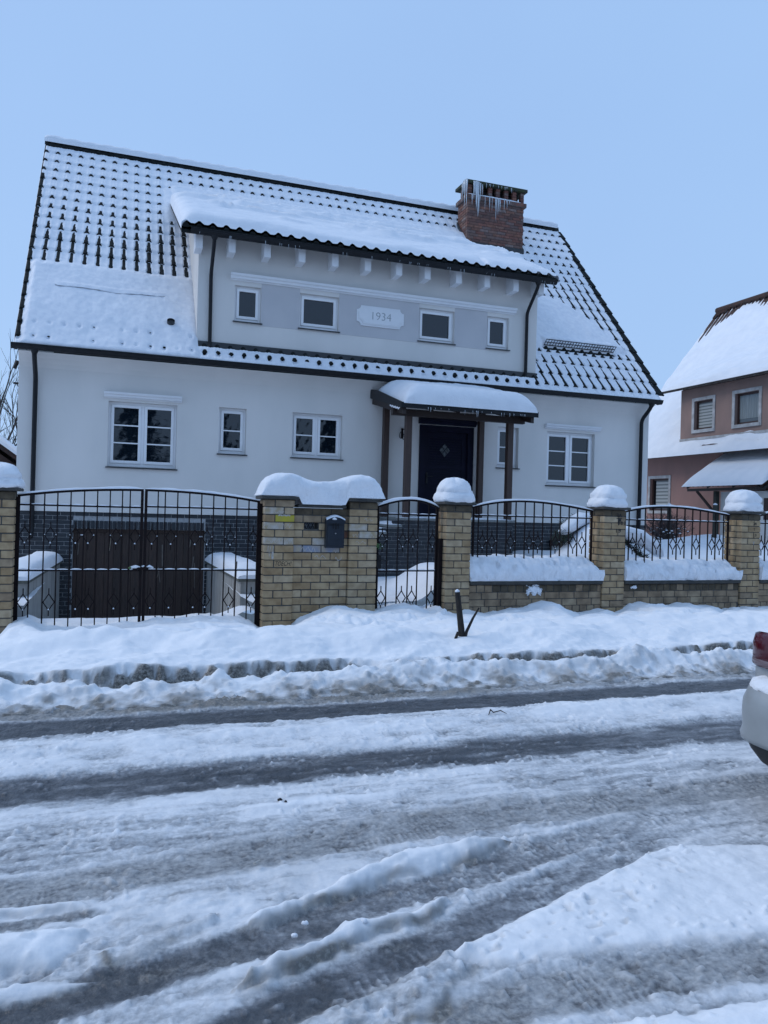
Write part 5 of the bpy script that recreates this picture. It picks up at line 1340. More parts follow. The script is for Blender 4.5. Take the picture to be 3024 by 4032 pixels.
m = MB(); m.grid([[(bx0 - .005 + .26 * t / 10, y, 1.413 + .045 * math.sin(math.pi * t / 10) + dz) for t in range(11)] for y, dz in ((9.930, -.012), (9.938, .008), (9.99, .018), (10.04, .006))]); m.tube([(2.77, 9.932, 1.418), (2.80, 9.932, 1.425), (2.83, 9.932, 1.415)], [.008, .018, .008], 6)
m.build('mailbox_snow', 'snow_thin', smooth=True, label='thin snow on the arched mailbox top', cat='snow')

# ---- snow caps
def cap(x0, x1, y0, y1, zb, h, seed, label, prof=None, ridge=.0):
    prof = prof or [(.93, -.01), (1.02, .02), (1.05, .08), (1.05, .16), (1.03, .24), (.99, .31), (.945, .36), (.905, .39), (.915, .43), (.93, .50), (.91, .58), (.87, .66), (.80, .76), (.71, .85), (.58, .92), (.42, .965), (.25, .99), (.1, 1.0), (.0, 1.0)]
    cx, cy, a, b = (x0 + x1) / 2, (y0 + y1) / 2, (x1 - x0) / 2, (y1 - y0) / 2; n = 44; P = []
    for j, (r, z) in enumerate(prof):
        row = []
        for k in range(n + 1):
            th = 2 * math.pi * (k % n) / n; c, s = math.cos(th), math.sin(th); pw = 3.6 if z < .6 else 2.8
            sup = (abs(c) ** pw + abs(s) ** pw) ** (-1 / pw)
            q = np.array([c * 1.4 + 5]); w = np.array([s * 1.4 + z * 2.0 + seed])
            nz = float(fbm(q * 1.1, w * 1.1, 500 + seed, 3)[0]) + .55 * float(fbm(q * 3.2, w * 3.2, 520 + seed, 2)[0])
            nz += .45 * float(fbm(q * 7.5, w * 7.5, 540 + seed, 2)[0])
            rr = r * (1 + (.10 * nz if .05 < z < .99 else .03 * nz))
            lg = -.05 * math.exp(-((z - .40 - .14 * math.sin(th * 1.7 + seed * 2.1)) / .05) ** 2)
            row.append((cx + a * sup * c * (rr + lg), cy + b * sup * s * (rr + lg), zb + h * z * (1 + .05 * nz * (z > .5)) - .01 * nz * (z < .03)))
        P.append(row)
    m = MB(); m.grid(P); o = m.build('pier_snow', 'snow', smooth=True, label=label, cat='snow', group='snow caps on the brick piers')
    return o
cap(-1.55, -1.04, 9.94, 10.45, 1.70, .29, 1, 'rounded snow cap on the lone end pier of the driveway gate')
cap(4.405, 4.915, 9.94, 10.45, 1.70, .355, 2, 'tall snow cap with a crease on the pier beside the wicket gate')
cap(7.045, 7.56, 9.94, 10.45, 1.70, .345, 4, 'tall snow cap on the pier marked 3A 0.2')
cap(9.73, 10.24, 9.94, 10.45, 1.70, .36, 6, 'tall snow cap on the pier marked T')

def loft(xs, prof_f, name, label, m='snow', close=True, group=None):
    P = [prof_f(x) for x in xs]
    mb = MB(); mb.grid(P)
    if close:
        for r in (P[0], P[-1]): mb.add(r, [list(range(len(r)))])
    return mb.build(name, m, smooth=True, label=label, cat='snow', group=group)
LT = [(1.80, 1.71, 1.71), (1.83, 1.71, 1.80), (1.87, 1.71, 1.90), (1.93, 1.71, 1.965), (2.02, 1.71, 2.005), (2.12, 1.71, 2.02), (2.25, 1.71, 2.012), (2.315, 1.70, 1.99), (2.36, 1.605, 1.975), (2.45, 1.605, 1.945), (2.6, 1.605, 1.92), (2.75, 1.605, 1.918), (2.88, 1.605, 1.945), (2.96, 1.61, 1.975), (3.0, 1.71, 1.99), (3.1, 1.71, 2.02), (3.2, 1.71, 2.033), (3.32, 1.71, 2.02), (3.40, 1.71, 1.985), (3.46, 1.71, 1.92), (3.495, 1.71, 1.83), (3.51, 1.71, 1.715)]
def lprof(x):
    zb = float(np.interp(x, [p[0] for p in LT], [p[1] for p in LT])); zt = float(np.interp(x, [p[0] for p in LT], [p[2] for p in LT])); row = []
    in_mid = sst(2.30, 2.42, np.array([x]))[0] * sst(3.02, 2.90, np.array([x]))[0]
    for k in range(17):
        a = math.pi * k / 16; c = math.cos(a); s = math.sin(a)
        yy = 10.195 - math.copysign(abs(c) ** .55, c) * (.262 - .02 * in_mid)
        z = zb + (zt - zb) * s ** .62
        nz = float(fbm(np.array([x * 4]), np.array([yy * 4 + z * 5]), 541, 3)[0]); nf = float(fbm(np.array([x * 11]), np.array([z * 13 + yy]), 542, 2)[0])
        # hollow under the bridge of snow, ledge lower down
        hol = in_mid * math.exp(-((z - 1.755 - .02 * nz) / .028) ** 2) * (1 if c > 0 else 0) * .04
        row.append((x + .006 * nf, yy - (.035 * nz + .016 * nf) * (c > 0) + hol, z + .012 * nz * (s > .3)))
    return row
loft(np.arange(1.80, 3.511, .019), lprof, 'pier_snow', 'long saddle of snow bridging both piers of the letter box wall', group='snow caps on the brick piers')
def wall_snow(x0, x1, zt, seed, label):
    def pf(x):
        e0 = min(1, (x - x0) / .05 + .25); e1 = min(1.0, max(.0, (x1 - x)) / .16 + .05)
        row = []
        base = [(9.965, .572), (9.955, .60), (9.945, .66), (9.965, .73), (10.00, .785), (10.05, .82), (10.10, .85), (10.14, .885), (10.20, .92), (10.28, .935), (10.36, .925), (10.42, .87), (10.44, .72), (10.43, .572)]
        for k, (y, z) in enumerate(base):
            n1 = float(fbm(np.array([x * 1.6]), np.array([k * .35]), 560 + seed, 4)[0]); n2 = float(fbm(np.array([x * 7]), np.array([k * .8]), 561 + seed, 3)[0])
            zz = .575 + (z - .575) * (zt - .575) / .36
            if k > 3: zz = .575 + (zz - .575) * min(1, e1 ** .6 + .1) 
            if 0 < k: zz += (.035 * n1 + .035 * n2) * (1 if k < 12 else 0)
            n3_ = float(fbm(np.array([x * 16]), np.array([k * 1.3]), 562 + seed, 2)[0]); row.append((x, y - (.045 * n1 + .045 * n2 + .045 * n3_) * (1 if 0 < k < 8 else .2), zz))
        return row
    return loft(np.arange(x0, x1 + .001, .016), pf, 'wall_snow', label)
wall_snow(4.86, 7.10, .94, 1, 'lumpy snow bank on the low wall between wicket pier and 3A 0.2 pier')
wall_snow(7.505, 9.78, .90, 5, 'lumpy snow bank on the low wall between the two piers marked 3A')
wall_snow(10.185, 12.4, .90, 9, 'lumpy snow bank on the low wall beyond the pier marked T')
rs = random.Random(5)                                 # snow splat stuck to the low wall
u_ = np.linspace(-.2, .2, 70); v_ = np.linspace(-.2, .2, 70); U, V = np.meshgrid(u_, v_)
rr_ = np.hypot(U, V * 1.25); msk = .135 - rr_ + .075 * fbm(U * 16 + 3, V * 16, 571, 3) + .05 * fbm(U * 45, V * 45, 572, 2) + .035 * (V < 0) * np.cos(U * 60)
dep = np.clip(msk, 0, .06) ** .6 * .16
cells = (msk[:-1, :-1] > 0) | (msk[1:, 1:] > 0)
big_grid('snow_splat', 5.93 + U, FY + .028 - dep, .428 + V * .66, 'snow_thin', keep=cells, label='splat of thrown snow stuck on the damp low wall face', cat='snow')
m = MB()
for k in range(7): m.tube([(7.68 + rs.uniform(-.04, .05), FY + .02, .46 + rs.uniform(-.02, .02)), (7.70 + rs.uniform(-.03, .05), FY + .012, .465 + rs.uniform(-.02, .02))], [.018, .012], 6)
m.build('snow_splat', 'snow_thin', smooth=True, label='small snow splat on the low wall beside the 3A 0.2 pier', cat='snow', kind='stuff')
# ================================================================== PORCH, CANOPY, DRIVEWAY WALLS
po = thing('porch', (6.3, 14.7, 0), 'raised porch of dark clinker bricks with granite slabs and side steps', 'porch')
PX0, PX1, PY = 5.28, 7.74, 13.98
m = MB(); m.box(PX0, PX1 - .012, PY + .018, 15.50, -.2, 1.38); m.box(4.985, PX0, PY + .018, 15.0, -.2, 1.235); m.box(4.70, 4.985, PY + .018, 15.0, -.2, 1.10); m.box(4.40, 4.70, PY + .018, 15.0, -.2, .95); m.box(4.10, 4.40, PY + .018, 15.0, -.2, .80)
core = m.build('mortar_core', 'mortar_blue', po)
n_p = 0
for r in range(15):
    z0 = 1.375 - (r + 1) * .0785; off = (.0, .125, .06, .185)[r % 4]; x = 4.10 - off
    while x < PX1:
        a, b = max(x + .006, 4.10), min(x + .243, PX1 - .0); x += .25
        top = 1.38 if b > PX0 + .02 else (1.24 if b > 5.0 else (1.10 if b > 4.72 else (.95 if b > 4.42 else .80)))
        if z0 + .075 > top or b - a < .03: continue
        brick(a, b, PY, PY + .06, z0 + .006, z0 + .0725, 'clinker', po, .0008, b=.004)
for r in range(8):
    z0 = 1.375 - (r + 1) * .0785; y = PY + .07
    while y < 15.45: b = min(y + .24, 15.48); brick(PX1 - .055, PX1 + .0, y, b, z0 + .006, z0 + .0725, 'clinker', po, .0008, b=.004); y += .25
for (a, b, c, d, z) in ((PX0 - .03, PX1 + .03, PY - .03, 15.49, 1.382), (4.98, 5.30, PY - .03, 15.0, 1.243), (4.70, 5.01, PY - .03, 15.0, 1.105), (4.40, 4.73, PY - .03, 15.0, .953), (4.10, 4.43, PY - .03, 15.0, .803)):
    MB().box(a, b - .002, c, d, z, z + .05).build('slab', 'slab', po, bevel=.006)
def pad(x0, x1, y0, y1, z, h, seed, name, label, nx=26, ny=14, mtl='snow', cat='snow', p=3.0, group=None, slope=(0, 0), bulge=.0, hf=None, amp=.18):
    """pillow of snow on a flat (or sloping) top"""
    xs = np.linspace(x0, x1, nx); ys = np.linspace(y0, y1, ny); X, Y = np.meshgrid(xs, ys)
    u = np.abs((X - (x0 + x1) / 2) / ((x1 - x0) / 2)); v = np.abs((Y - (y0 + y1) / 2) / ((y1 - y0) / 2))
    e = np.clip(1 - u ** p, 0, 1) ** .5 * np.clip(1 - v ** p, 0, 1) ** .5
    hh = h if hf is None else hf(X, Y)
    H = hh * e * (1 + amp * fbm(X * 3 + seed, Y * 3, 600 + seed, 3)) + .010 * fbm(X * 10, Y * 10, 610 + seed, 2) * e
    Z = z + slope[0] * (X - x0) + slope[1] * (Y - y0) + H - .004 * (e < .02)
    Yb = Y - bulge * np.exp(-((e - .5) / .25) ** 2) * (Y < (y0 + y1) / 2)
    return big_grid(name, X, Yb, Z, mtl, label=label, cat=cat, group=group)
pad(PX0 - .03, PX1 + .02, PY - .03, 14.35, 1.431, .035, 1, 'porch_snow', 'thin strip of snow along the front of the porch slab', 60, 10)
pad(4.99, 5.29, PY - .03, 14.9, 1.292, .06, 2, 'step_snow', 'snow on the porch step just below the landing', 16, 14)
pad(4.70, 4.99, PY - .03, 14.9, 1.154, .09, 3, 'step_snow', 'heaped snow on the lower porch step', 16, 14)

cn = thing('porch_canopy', (6.55, 14.6, 1.43), 'brown timber porch canopy on four posts over the front door', 'canopy')
for x, y in ((5.40, 15.36), (7.63, 15.36), (5.40, 14.04), (7.63, 14.04)):
    MB().box(x - .062, x + .062, y - .062, y + .062, 1.432, 3.42 if y < 15 else 3.86).build('post', 'post_wood', cn, bevel=.006)
MB().box(5.05, 7.95, 13.985, 14.095, 3.42, 3.55).build('beam', 'beam_wood', cn)
CZ0, CZ1, CYF, CYB = 3.60, 4.02, 13.60, 15.49
cs = (CZ1 - CZ0) / (CYB - CYF)
for x in (5.16, 5.72, 6.28, 6.84, 7.40, 7.92):
    dp = .20 if x in (5.16, 7.92) else .10
    MB().prism([(CYF + .04, CZ0 - dp), (CYB, CZ1 - dp - .01), (CYB, CZ1 - .035), (CYF + .04, CZ0 - .035 + cs * .04)], 'x', x - .035, x + .035).build('rafter', 'beam_wood', cn)
for i in range(14):
    a = CYF + .03 + i * (CYB - CYF - .03) / 14; b = CYF + .03 + (i + 1) * (CYB - CYF - .03) / 14 - .004
    MB().prism([(a, CZ0 + cs * (a - CYF) - .034), (b, CZ0 + cs * (b - CYF) - .034), (b, CZ0 + cs * (b - CYF) - .012), (a, CZ0 + cs * (a - CYF) - .012)], 'x', 5.10, 8.0).build('board', 'beam_wood', cn)
m = MB(); m.prism([(CYF - .01, CZ0 - .012), (CYB, CZ1 - .012), (CYB, CZ1 + .01), (CYF - .01, CZ0 + .01)], 'x', 5.10, 8.0); m.build('roofing', 'flash', cn)
MB().prism([(CYF - .025, CZ0 - .085), (CYF + .0, CZ0 - .085), (CYF + .0, CZ0 - .013), (CYF - .025, CZ0 + .018)], 'x', 5.08, 8.02).build('fascia', 'black_metal', cn)
for x in (5.075, 8.0):
    MB().prism([(CYF - .02, CZ0 - .09), (CYB, CZ1 - .09), (CYB, CZ1 + .10), (CYB - .45, CZ1 + .02), (CYF - .02, CZ0 + .02)], 'x', x, x + .024).build('bargeboard', 'black_metal', cn)
xs = np.linspace(5.12, 8.0, 80); vs_ = np.linspace(0, 1, 40); X, V = np.meshgrid(xs, vs_); Y = 13.555 + (15.42 - 13.555) * V ** 1.3
ld = np.clip((X - 5.12) / .42, 0, 1); rd = np.clip((8.0 - X) / .50, 0, 1); fd = np.clip((Y - 13.555) / .24, 0, 1); bd = np.clip((15.45 - Y) / .5, 0, 1)
H = .38 * (1 - (1 - ld) ** 2.0) ** .7 * (1 - (1 - rd) ** 2.2) ** .6 * (1 - (1 - fd) ** 2.6) ** .42 * (.35 + .65 * (1 - (1 - bd) ** 2)) * (1 + .10 * fbm(X * 1.2, Y * 1.2, 631, 3)) + .012 * fbm(X * 7, Y * 7, 632, 3) * fd
Z = CZ0 + .008 + cs * (Y - CYF) + H
big_grid('canopy_snow', X, Y - .035 * np.exp(-((H - .10) / .06) ** 2) * (fd < .9) - .012 * fbm(X * 5, Z * 9, 633, 3) * (fd < .8), Z, 'snow', label='thick smooth pillow of snow on the porch canopy', cat='snow')
m = MB(); rs = random.Random(9)
m.grid([[(5.072 - .01 - .02 * (k % 3 == 1), 13.62 + .55 * t / 12, CZ0 - .125 + cs * .55 * t / 12 + dz + .012 * math.sin(t * 2.3)) for t in range(13)] for k, dz in enumerate((-.0, .02, .035))]); m.build('beam_snow', 'snow_thin', smooth=True, label='crust of snow on the left side of the porch canopy edge', cat='snow')
def icicle_set(name, label, spots, parent_loc):
    o = thing(name, parent_loc, label, 'icicles')
    for (x, y, z, l, r) in spots:
        MB().tube([(x, y, z), (x + .004, y, z - l * .35), (x, y, z - l * .75), (x, y, z - l)], [r, r * .7, r * .35, .001], 6).build('icicle', 'ice', o, smooth=True)
    return o
icicle_set('icicles', 'short icicles along the front edge of the porch canopy', [(5.35 + rs.random() * 2.6, 13.565, 3.55, rs.uniform(.03, .13), rs.uniform(.004, .008)) for _ in range(20)], (6.5, 13.57, 3.5))
icicle_set('icicles', 'short icicles hanging from the dormer gutter', [(1.3 + rs.random() * 7.8, 14.85, 6.73, rs.uniform(.04, .16), rs.uniform(.003, .007)) for _ in range(34)], (5, 14.85, 6.7))
sp = [(9.02, 18.80, 10.50, .75, .045), (8.94, 18.80, 10.50, .5, .03), (9.07, 18.80, 10.50, .95, .03), (8.99, 18.80, 10.5, .38, .04), (9.13, 18.80, 10.48, .5, .022), (9.19, 18.80, 10.45, .32, .014), (8.72, 18.79, 10.52, .42, .03), (8.70, 18.86, 10.52, .5, .03), (8.705, 18.95, 10.52, .36, .028), (8.73, 18.82, 10.40, .26, .02), (8.71, 19.05, 10.50, .5, .02)]
sp += [(8.8 + rs.random() * 1.3, 18.815, 10.16, rs.uniform(.1, .42), rs.uniform(.007, .016)) for _ in range(15)] + [(9.62, 18.815, 10.14, .6, .018), (9.68, 18.815, 10.14, .45, .02), (9.74, 18.815, 10.13, .33, .018), (9.1, 18.815, 10.16, .55, .02), (8.74, 18.84, 10.16, .35, .015), (8.735, 18.95, 10.16, .3, .014), (8.9, 18.815, 10.16, .3, .014)]
sp += [(9.2 + rs.random() * .9, 18.80, 10.5, rs.uniform(.05, .14), .008) for _ in range(14)]
icicle_set('icicles', 'long icicles and ice hanging off the red brick chimney', sp, (9.2, 18.8, 10.2))
pad(CX0 - .04, CX1 - .1, CY0 - .055, CY0 + .02, zt + .001, .035, 7, 'chimney_snow', 'thin snow on the brick ledge of the chimney', 50, 6, mtl='snow_thin')

def ramp_wall(x0n, x0f, w, y0, y1, zt, label, slabel, side):
    o = thing('retaining_wall', ((x0n + x0f) / 2, (y0 + y1) / 2, -.5), label, 'wall', 'concrete walls flanking the driveway')
    s = side
    m = MB(); a = [(x0n, y0), (x0f, y1), (x0f + s * w, y1), (x0n + s * w, y0)]
    m.add([(x, y, -1.0) for x, y in a] + [(x, y, zt) for x, y in a], [(0, 1, 2, 3), (4, 5, 6, 7), (0, 1, 5, 4), (1, 2, 6, 5), (2, 3, 7, 6), (3, 0, 4, 7)]); m.build('wall_body', 'concrete', o)
    m = MB(); e = .035; b = [(x0n - s * e, y0 - e), (x0f - s * e, y1), (x0f + s * (w + e), y1), (x0n + s * (w + e), y0 - e)]
    m.add([(x, y, zt + .002) for x, y in b] + [(x, y, zt + .045) for x, y in b], [(0, 1, 2, 3), (4, 5, 6, 7), (0, 1, 5, 4), (1, 2, 6, 5), (2, 3, 7, 6), (3, 0, 4, 7)]); m.build('coping', 'concrete_dk', o)
    n = 26; k = 9; P = []
    for i in range(n):
        t = i / (n - 1); y = y0 - e + (y1 - y0 + e) * t; x = x0n + (x0f - x0n) * t; row = []
        for j in range(k):
            a_ = math.pi * j / (k - 1); c = math.cos(a_); sn = math.sin(a_)
            hh = .21 * (.55 + .45 * math.sin(min(1, t * 1.25 + .25) * math.pi * .62)) * min(1, (t + .03) * 5) ** .5 * min(1, (1.03 - t) * 6) ** .5 * (1 + .12 * float(fbm(np.array([y * 2]), np.array([j * .3]), 640, 3)[0]))
            row.append((x + s * (w / 2 - math.copysign(abs(c) ** .5, c) * (w / 2 + e + .012)), y, zt + .046 + hh * sn ** .6))
        P.append(row)
    m = MB(); m.grid(P); m.add(P[0], [list(range(k))]); m.build('wall_snow', 'snow', smooth=True, label=slabel, cat='snow')
ramp_wall(-1.095, -0.905, .36, 11.45, 15.48, .425, 'pale concrete retaining wall left of the sunken garage driveway', 'snow lying on the left driveway retaining wall', -1)
ramp_wall(1.825, 1.775, .42, 11.55, 15.48, .43, 'pale concrete retaining wall right of the sunken garage driveway', 'snow lying on the right driveway retaining wall', 1)
wh = thing('wooden_handle', (1.72, 11.2, -.1), 'grey wooden tool handle leaning on the right driveway wall', 'tool')
m = MB(); m.tube([(1.67, 11.25, -.2), (1.70, 11.33, .25), (1.735, 11.42, .74)], [.019, .018, .016], 8); m.build('shaft', 'stick', wh, smooth=True)
m = MB(); m.tube([(1.733, 11.42, .74), (1.735, 11.42, .757)], [.017, .004], 7); m.build('snow_tip', 'snow_thin', wh)

# post stump in the snow bank
stv = thing('forked_stake', (3.42, 7.15, .2), 'dark weathered forked stake sticking out of the snow bank', 'stake')
m = MB(); m.tube([(3.42, 7.17, .15), (3.395, 7.16, .35), (3.36, 7.15, .56), (3.335, 7.15, .735)], [.034, .034, .030, .027], 8); m.build('upright', 'old_post', stv)
m = MB(); m.tube([(3.415, 7.14, .2), (3.44, 7.13, .33), (3.50, 7.11, .47), (3.56, 7.10, .575)], [.020, .017, .013, .009], 7); m.build('side_prong', 'old_post', stv)
m = MB(); m.tube([(3.30, 7.12, .22), (3.345, 7.13, .33)], [.018, .014], 7); m.build('stub', 'old_post', stv)
m = MB(); m.tube([(3.335, 7.15, .735), (3.334, 7.15, .75), (3.333, 7.15, .763)], [.026, .022, .004], 9); m.build('stake_snow', 'snow_thin', smooth=True, label='tiny cap of snow on the forked stake', cat='snow')

# ---- shrubs
def needles(mb, c, r, n, rs, L=.10, squash=1.0):
    for k in range(n):
        d = Vector((rs.gauss(0, 1), rs.gauss(0, 1), rs.gauss(0, 1) * squash)).normalized(); p = Vector(c) + d * r * rs.random() ** .45
        t = (d + Vector((rs.uniform(-.7, .7), rs.uniform(-.7, .7), rs.uniform(-.6, .4)))).normalized() * L * rs.uniform(.5, 1.2); w = t.orthogonal().normalized() * L * .09
        mb.add([p - w, p + w, p + t], [(0, 1, 2)])
rs = random.Random(21)
sh = thing('juniper_shrub', (8.8, 11.6, .6), 'dark juniper bent down under a load of snow behind the railing', 'shrub')
m = MB()
for k in range(22):
    t = k / 21; c = Vector((8.42 + .70 * t, 11.55 + .05 * math.sin(k), 1.14 - .42 * t ** 1.0))
    needles(m, c, .11, 90, rs, .10)
m.build('foliage', 'needle', sh)
m = MB(); m.tube([(8.3, 11.75, .5), (8.38, 11.7, .95), (8.55, 11.6, 1.12), (9.1, 11.55, .75)], [.04, .03, .025, .008], 6); m.build('stem', 'bark', sh)
def snow_blob(pts, rad, seed, name, label, flat=.75):
    """lumpy roll of snow along a path"""
    m = MB(); n = 14; P = []; ps = [Vector(p) for p in pts]
    for i, p in enumerate(ps):
        d = (ps[min(i + 1, len(ps) - 1)] - ps[max(i - 1, 0)]).normalized(); u = d.cross(Vector((0, 0, 1))).normalized(); w = u.cross(d)
        P.append([])
        for k in range(n + 1):
            a = 2 * math.pi * (k % n) / n; nz = 1 + .30 * float(fbm(np.array([p.x * 11 + math.cos(a) * 2]), np.array([p.z * 9 + math.sin(a) * 2]), 720 + seed, 3)[0]) + .25 * float(fbm(np.array([p.x * 4 + math.cos(a)]), np.array([p.z * 4 + math.sin(a) + p.y]), 700 + seed, 3)[0])
            P[-1].append(p + (u * math.cos(a) + w * math.sin(a) * flat) * rad[i] * nz)
    m.grid(P); return m.build(name, 'snow', smooth=True, label=label, cat='snow')
snow_blob([(8.15, 11.5, 1.16), (8.35, 11.5, 1.26), (8.62, 11.5, 1.30), (8.88, 11.5, 1.23), (9.12, 11.5, 1.09), (9.33, 11.5, .98), (9.42, 11.5, .86)], [.05, .16, .17, .17, .16, .13, .05], 1, 'shrub_snow', 'thick arch of snow weighing down the juniper behind the railing')
s2 = thing('evergreen_bush', (7.75, 12.2, .6), 'small evergreen bush half buried in snow beside the plinth', 'shrub')
m = MB(); needles(m, (7.64, 12.0, 1.17), .16, 420, rs, .09); needles(m, (8.1, 12.2, 1.42), .16, 300, rs, .09); needles(m, (7.85, 12.15, 1.38), .14, 260, rs, .09); m.build('foliage', 'needle', s2)
m = MB(); m.tube([(7.8, 12.3, .5), (7.78, 12.2, 1.2), (7.95, 12.2, 1.5)], [.03, .02, .01], 6); m.build('stem', 'bark', s2)
snow_blob([(7.58, 12.02, 1.24), (7.68, 12.0, 1.30), (7.80, 12.0, 1.36), (7.92, 12.02, 1.44), (8.05, 12.05, 1.50), (8.2, 12.1, 1.50), (8.36, 12.1, 1.44)], [.04, .12, .15, .16, .17, .15, .05], 2, 'shrub_snow', 'lumps of snow on the half buried evergreen bush')
def twig_bush(o, c, w, h, n, rs, m='twig'):
    mb = MB()
    for k in range(n):
        a = rs.uniform(0, 6.28); sp_ = rs.uniform(.2, 1.0); p = Vector(c) + Vector((rs.gauss(0, .12) * w, rs.gauss(0, .12) * w, 0)); pts = [p.copy()]
        d = Vector((math.cos(a) * sp_ * w / h * .6, math.sin(a) * sp_ * w / h * .6, 1)).normalized()
        for s in range(5):
            p = p + d * h / 5 * rs.uniform(.7, 1.15); d = (d + Vector((rs.gauss(0, .25), rs.gauss(0, .25), rs.gauss(-.03, .15)))).normalized(); pts.append(p.copy())
        mb.tube(pts, [.011, .009, .008, .006, .004, .002], 3, cap=False)
        for s in range(1, 5):
            for _ in range(2):
                q = pts[s]; dd = (d + Vector((rs.gauss(0, .7), rs.gauss(0, .7), rs.gauss(.1, .4)))).normalized(); mb.tube([q, q + dd * h * .12, q + (dd + Vector((rs.gauss(0, .3), rs.gauss(0, .3), .1))) * h * .2], [.005, .004, .0015], 3, cap=False)
    mb.build('branches', m, o)
tb = thing('twiggy_bush', (14.6, 17.7, .9), 'leafless twiggy bush dusted with snow before the pink house', 'shrub')
twig_bush(tb, (14.6, 17.7, .85), 1.35, .95, 120, rs)
m = MB()
for k in range(60):
    p = (14.6 + rs.gauss(0, .3), 17.6 + rs.gauss(0, .35), .95 + rs.random() * .35); m.tube([(p[0] - .05, p[1], p[2]), (p[0], p[1], p[2] + .012), (p[0] + .05, p[1] + .02, p[2])], [.006, .018, .006], 5)
m.build('bush_snow', 'snow_thin', smooth=True, label='crumbs of snow caught in the twiggy bush', cat='snow')
for i, (y, lab) in enumerate(((17.44, 'old dark garden post with snow tip, standing in the twiggy bush'), (15.72, 'old dark garden post with snow tip, under the neighbour canopy edge'))):
    o = thing('garden_post', (14.5, y, .8), lab, 'post', 'old posts on the garden boundary')
    MB().box(14.46, 14.54, y - .045, y + .045, .4, 1.94).build('shaft', 'green_post', o, bevel=.006)
    m = MB(); m.tube([(14.5, y, 1.94), (14.5, y, 1.965), (14.5, y, 1.985)], [.055, .05, .01], 10); m.build('post_snow', 'snow_thin', o, smooth=True)
# ================================================================== NEIGHBOUR HOUSE (its eave side faces -X)
nb = thing('house', (22, 18.5, 0), 'pink rendered neighbouring house with steep snowy roof and dormer', 'house')
NX, NRX, NRZ, NY0, NY1 = 18.0, 22.0, 9.66, 12.6, 23.95
NSL = (NRZ - 3.72) / (NRX - 17.30)
def wall_holes_x(mb, y0, y1, z0, z1, holes, x, depth=.16):
    ys = sorted({y0, y1, *[v for h_ in holes for v in h_[:2]]}); zs = sorted({z0, z1, *[v for h_ in holes for v in h_[2:]]})
    for i in range(len(ys) - 1):
        for j in range(len(zs) - 1):
            cy, cz = (ys[i] + ys[i + 1]) / 2, (zs[j] + zs[j + 1]) / 2
            if any(a < cy < b and c < cz < d for a, b, c, d in holes): continue
            mb.add([(x, ys[i], zs[j]), (x, ys[i + 1], zs[j]), (x, ys[i + 1], zs[j + 1]), (x, ys[i], zs[j + 1])], [(0, 1, 2, 3)])
    for a, b, c, d in holes:
        q = [(a, c), (b, c), (b, d), (a, d)]
        for k in range(4):
            p, r = q[k], q[(k + 1) % 4]; mb.add([(x, p[0], p[1]), (x, r[0], r[1]), (x + depth, r[0], r[1]), (x + depth, p[0], p[1])], [(0, 1, 2, 3)])
LWN = (21.70, 22.67, 1.84, 2.96)
DX_ = 17.55
DWN = [(19.23, 20.04, 4.426, 5.352), (17.41, 18.33, 4.426, 5.362)]
m = MB(); wall_holes_x(m, NY0, NY1, -.2, 3.74, [LWN], NX)
for y in (NY0, NY1): m.add([(NX, y, -.2), (NX, y, 3.74), (NRX, y, NRZ - .15), (26, y, 3.74), (26, y, -.2)], [(0, 1, 2, 3, 4)])
m.build('wall', 'pink', nb)
m = MB(); wall_holes_x(m, 14.0, 20.67, 3.98, 5.78, DWN, DX_)
for y in (14.0, 20.67): m.add([(DX_, y, 3.98), (DX_, y, 5.78), (19.6, y, 6.9), (18.3, y, 3.98)], [(0, 1, 2, 3)])
m.build('dormer_wall', 'pink_up', nb)
MB().box(DX_ - .03, DX_ - .002, 14.0, 20.67, 4.10, 4.18).build('dormer_base_band', 'nb_trim', nb)
def nwindow(y0, y1, z0, z1, kind, NX=18.0):
    f = MB(); t = .10; xf = NX - .025
    f.box(xf, NX - .002, y0 - t, y0, z0 - t, z1 + t); f.box(xf, NX - .002, y1, y1 + t, z0 - t, z1 + t); f.box(xf, NX - .002, y0, y1, z1, z1 + t); f.box(xf - .02, NX - .002, y0 - t * .6, y1 + t * .6, z0 - t, z0)
    o = f.build('window', 'nb_trim', nb)
    g = MB(); w = .07; xg = NX + .10
    g.box(xg, xg + .05, y0 + .002, y0 + w, z0 + .002, z1 - .002); g.box(xg, xg + .05, y1 - w, y1 - .002, z0 + .002, z1 - .002); g.box(xg, xg + .05, y0 + w, y1 - w, z1 - w, z1 - .002); g.box(xg, xg + .05, y0 + w, y1 - w, z0 + .002, z0 + w); g.build('frame', 'nb_frame', o)
    if kind == 'curtain':
        MB().box(xg + .02, xg + .025, y0 + w, y1 - w, z0 + w, z1 - w).build('pane', 'glass_nb', o)
        P = [[(xg + .012 + .006 * math.sin(k * 1.3), y0 + w + (y1 - y0 - 2 * w) * k / 40, z) for k in range(41)] for z in (z0 + w + .1, z1 - w)]
        MB().grid(P).build('curtain', 'curtain', o)
    else:
        MB().box(xg + .03, xg + .035, y0 + w, y1 - w, z0 + w, z1 - w).build('pane', 'glass_nb' if kind == 'blind' else 'glass', o)
        n = 8; hh = (z1 - z0 - 2 * w) / n; lo = 0 if kind == 'blind' else .2
        for k in range(n):
            if (k + .5) / n < lo - .1: continue
            MB().box(xg + .018, xg + .022, y0 + w + .02, y1 - w - .005 - (.0 if kind == 'blind' else .10), z0 + w + k * hh + .004, z0 + w + (k + .62) * hh).build('blind_strip', 'blind', o)
            MB().box(xg + .020, xg + .023, y0 + w + .02, y1 - w - .005 - (.0 if kind == 'blind' else .10), z0 + w + (k + .62) * hh, z0 + w + (k + 1) * hh + .003).build('blind_strip', 'blind_dk', o)
